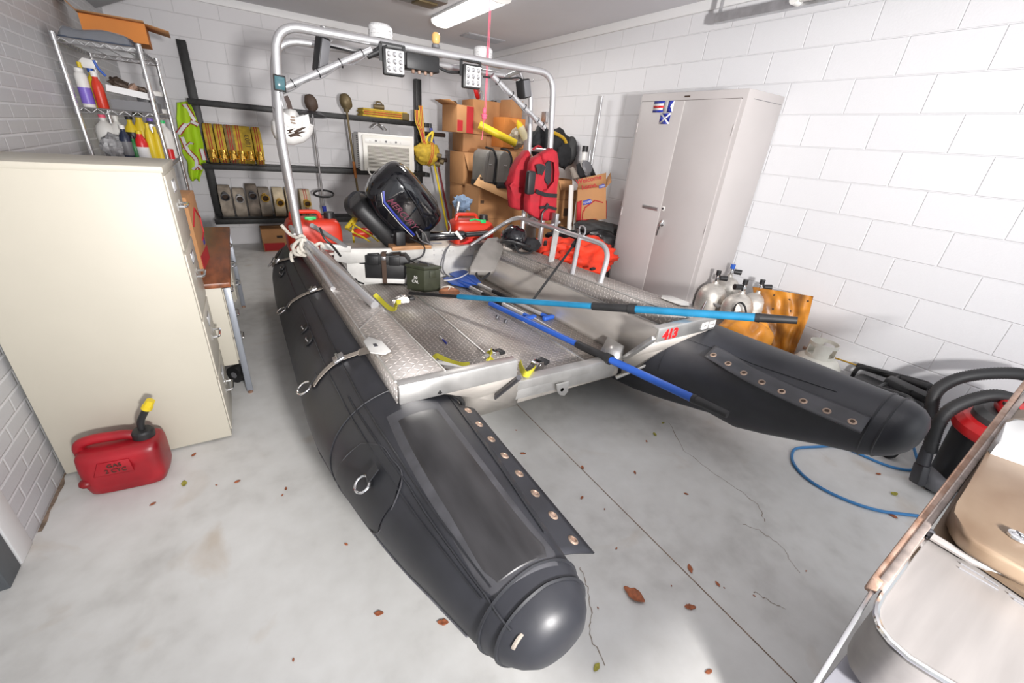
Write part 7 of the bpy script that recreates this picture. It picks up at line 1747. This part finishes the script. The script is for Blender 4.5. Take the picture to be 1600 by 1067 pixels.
g = G(); g.box(c+V((0, 0, 0.0062)), (0.018, 0.002, 0.001), rz=0.5); g.box(c+V((0, 0, 0.0062)), (0.002, 0.018, 0.001), rz=0.5); g.build('screw_slot', M_darkst, sc)
zh = ZS+0.08
g = G(); P = [GZ(1572, 660, zh), GZ(1556, 686, zh), GZ(1560, 692, zh), GZ(1620, 712, zh), GZ(1700, 740, zh), GZ(1700, 690, zh), GZ(1600, 655, zh), GZ(1585, 653, zh)]
g.prism(P, (0, 0, -0.04), bev=0.007, seg=3); g.build('white_bracket', mat('white_bracket', (0.36, 0.36, 0.36), 0.35), t)
# ================================================================ LEAVES AND GRIT
rng = random.Random(5)
def leaf(label, px, py, s, m, grp=None, rz=None, curl=0.35):
    c = AZ(px, py, 0.0); rz = rz if rz is not None else rng.uniform(0, 6.28)
    rm = Matrix.Rotation(rz, 3, 'Z'); jag = [rng.uniform(0.75, 1.1) for _ in range(9)]
    def f(u, v):
        x = (u-0.5)*2; wd = math.sin(PI*min(0.98, max(0.02, u)))**0.7*jag[int(u*8)]*0.55
        y = (v-0.5)*2*wd
        return c + rm @ V((x*s, y*s, 0.002 + s*curl*(abs(y)**1.5 + 0.4*x*x)))
    g = G(); g.grid(f, 8, 4)
    st = [c+rm@V((s, 0, 0.003)), c+rm@V((s*1.3, s*0.1, 0.004)), c+rm@V((s*1.55, s*0.25, 0.004))]
    o = g.build('leaf', m, None, ang=80, thick=0.0008)
    return tag(o, label, 'leaf', grp)
o = leaf('largest curled brown leaf on the floor right of the boat nose', 990, 931, 0.042, M_leaf, rz=1.9, curl=0.6)
for lb, u, v, s, m in (
    ('small brown leaf floating above the largest one, nearer the floor joint', 1078, 889, 0.020, M_leaf), ('curly reddish leaf beside the joint, right of the largest leaf', 1078, 949, 0.022, M_leaf),
    ('tiny red-brown curl of leaf to the right of the floor joint', 1121, 913, 0.012, M_leaf), ('brown leaf near the bottom edge of the floor', 1107, 1050, 0.014, M_leaf),
    ('yellow-green leaf under the royal blue pole end', 1023, 679, 0.018, M_leafg), ('thin olive leaf just below the right tube', 1036, 661, 0.014, M_leafg), ('yellow leaf on the floor next to the blue hose', 1397, 772, 0.022, M_leafg),
    ('brown leaf touching the near run of the blue hose', 1394, 806, 0.022, M_leaf), ('dark leaf fragment inside the blue hose loop', 1372, 741, 0.015, M_leaf), ('green leaf scrap at the bottom right of the boat nose', 932, 1043, 0.016, M_leafg),
    ('orange leaf against the underside of the left tube', 692, 973, 0.020, M_leaf), ('orange leaf scrap left of the boat nose', 592, 959, 0.016, M_leaf), ('brown leaf between the fuel can and the left tube', 447, 764, 0.010, M_leaf),
    ('small brown leaf below the middle of the left tube', 541, 851, 0.009, M_leaf), ('green leaf beside the filing cabinet corner', 288, 756, 0.020, M_leafg), ('olive leaf just right of the red fuel can', 259, 721, 0.022, M_leafg),
    ('orange crumb of leaf in front of the filing cabinet', 303, 711, 0.013, M_leaf), ('tan leaf left of the desk leg foot', 371, 753, 0.013, M_leaf), ('brown leaf below the red fuel can', 239, 788, 0.012, M_leaf),
    ('dark red leaf at the near side of the lacing flap', 992, 739, 0.013, M_leaf), ('orange leaf on the joint beyond the lacing flap', 910, 731, 0.014, M_leaf), ('pale orange leaf close to the lacing flap', 817, 709, 0.016, M_leaf),
    ('pair of tan leaf scraps past the middle of the joint', 1072, 772, 0.011, M_leaf), ('orange scrap left of the joint', 909, 778, 0.012, M_leaf), ('tan scrap in front of the pale crack', 1010, 690, 0.010, M_leaf)):
    leaf(lb, u, v, s, m)
for k in range(26):
    u, v = rng.uniform(300, 1350), rng.uniform(660, 1050)
    p = AZ(u, v, 0)
    if 0.05 < p.x < 0.7 or p.x > 3.2 or (p.y < 0.1 and p.x > 0.5) or p.x < -0.6: continue
    if 1.75 < p.x < 2.4: continue
    leaf('tiny brown leaf crumb scattered on the concrete floor', u, v, rng.uniform(0.004, 0.007), M_leaf, 'leaf crumbs on the floor')
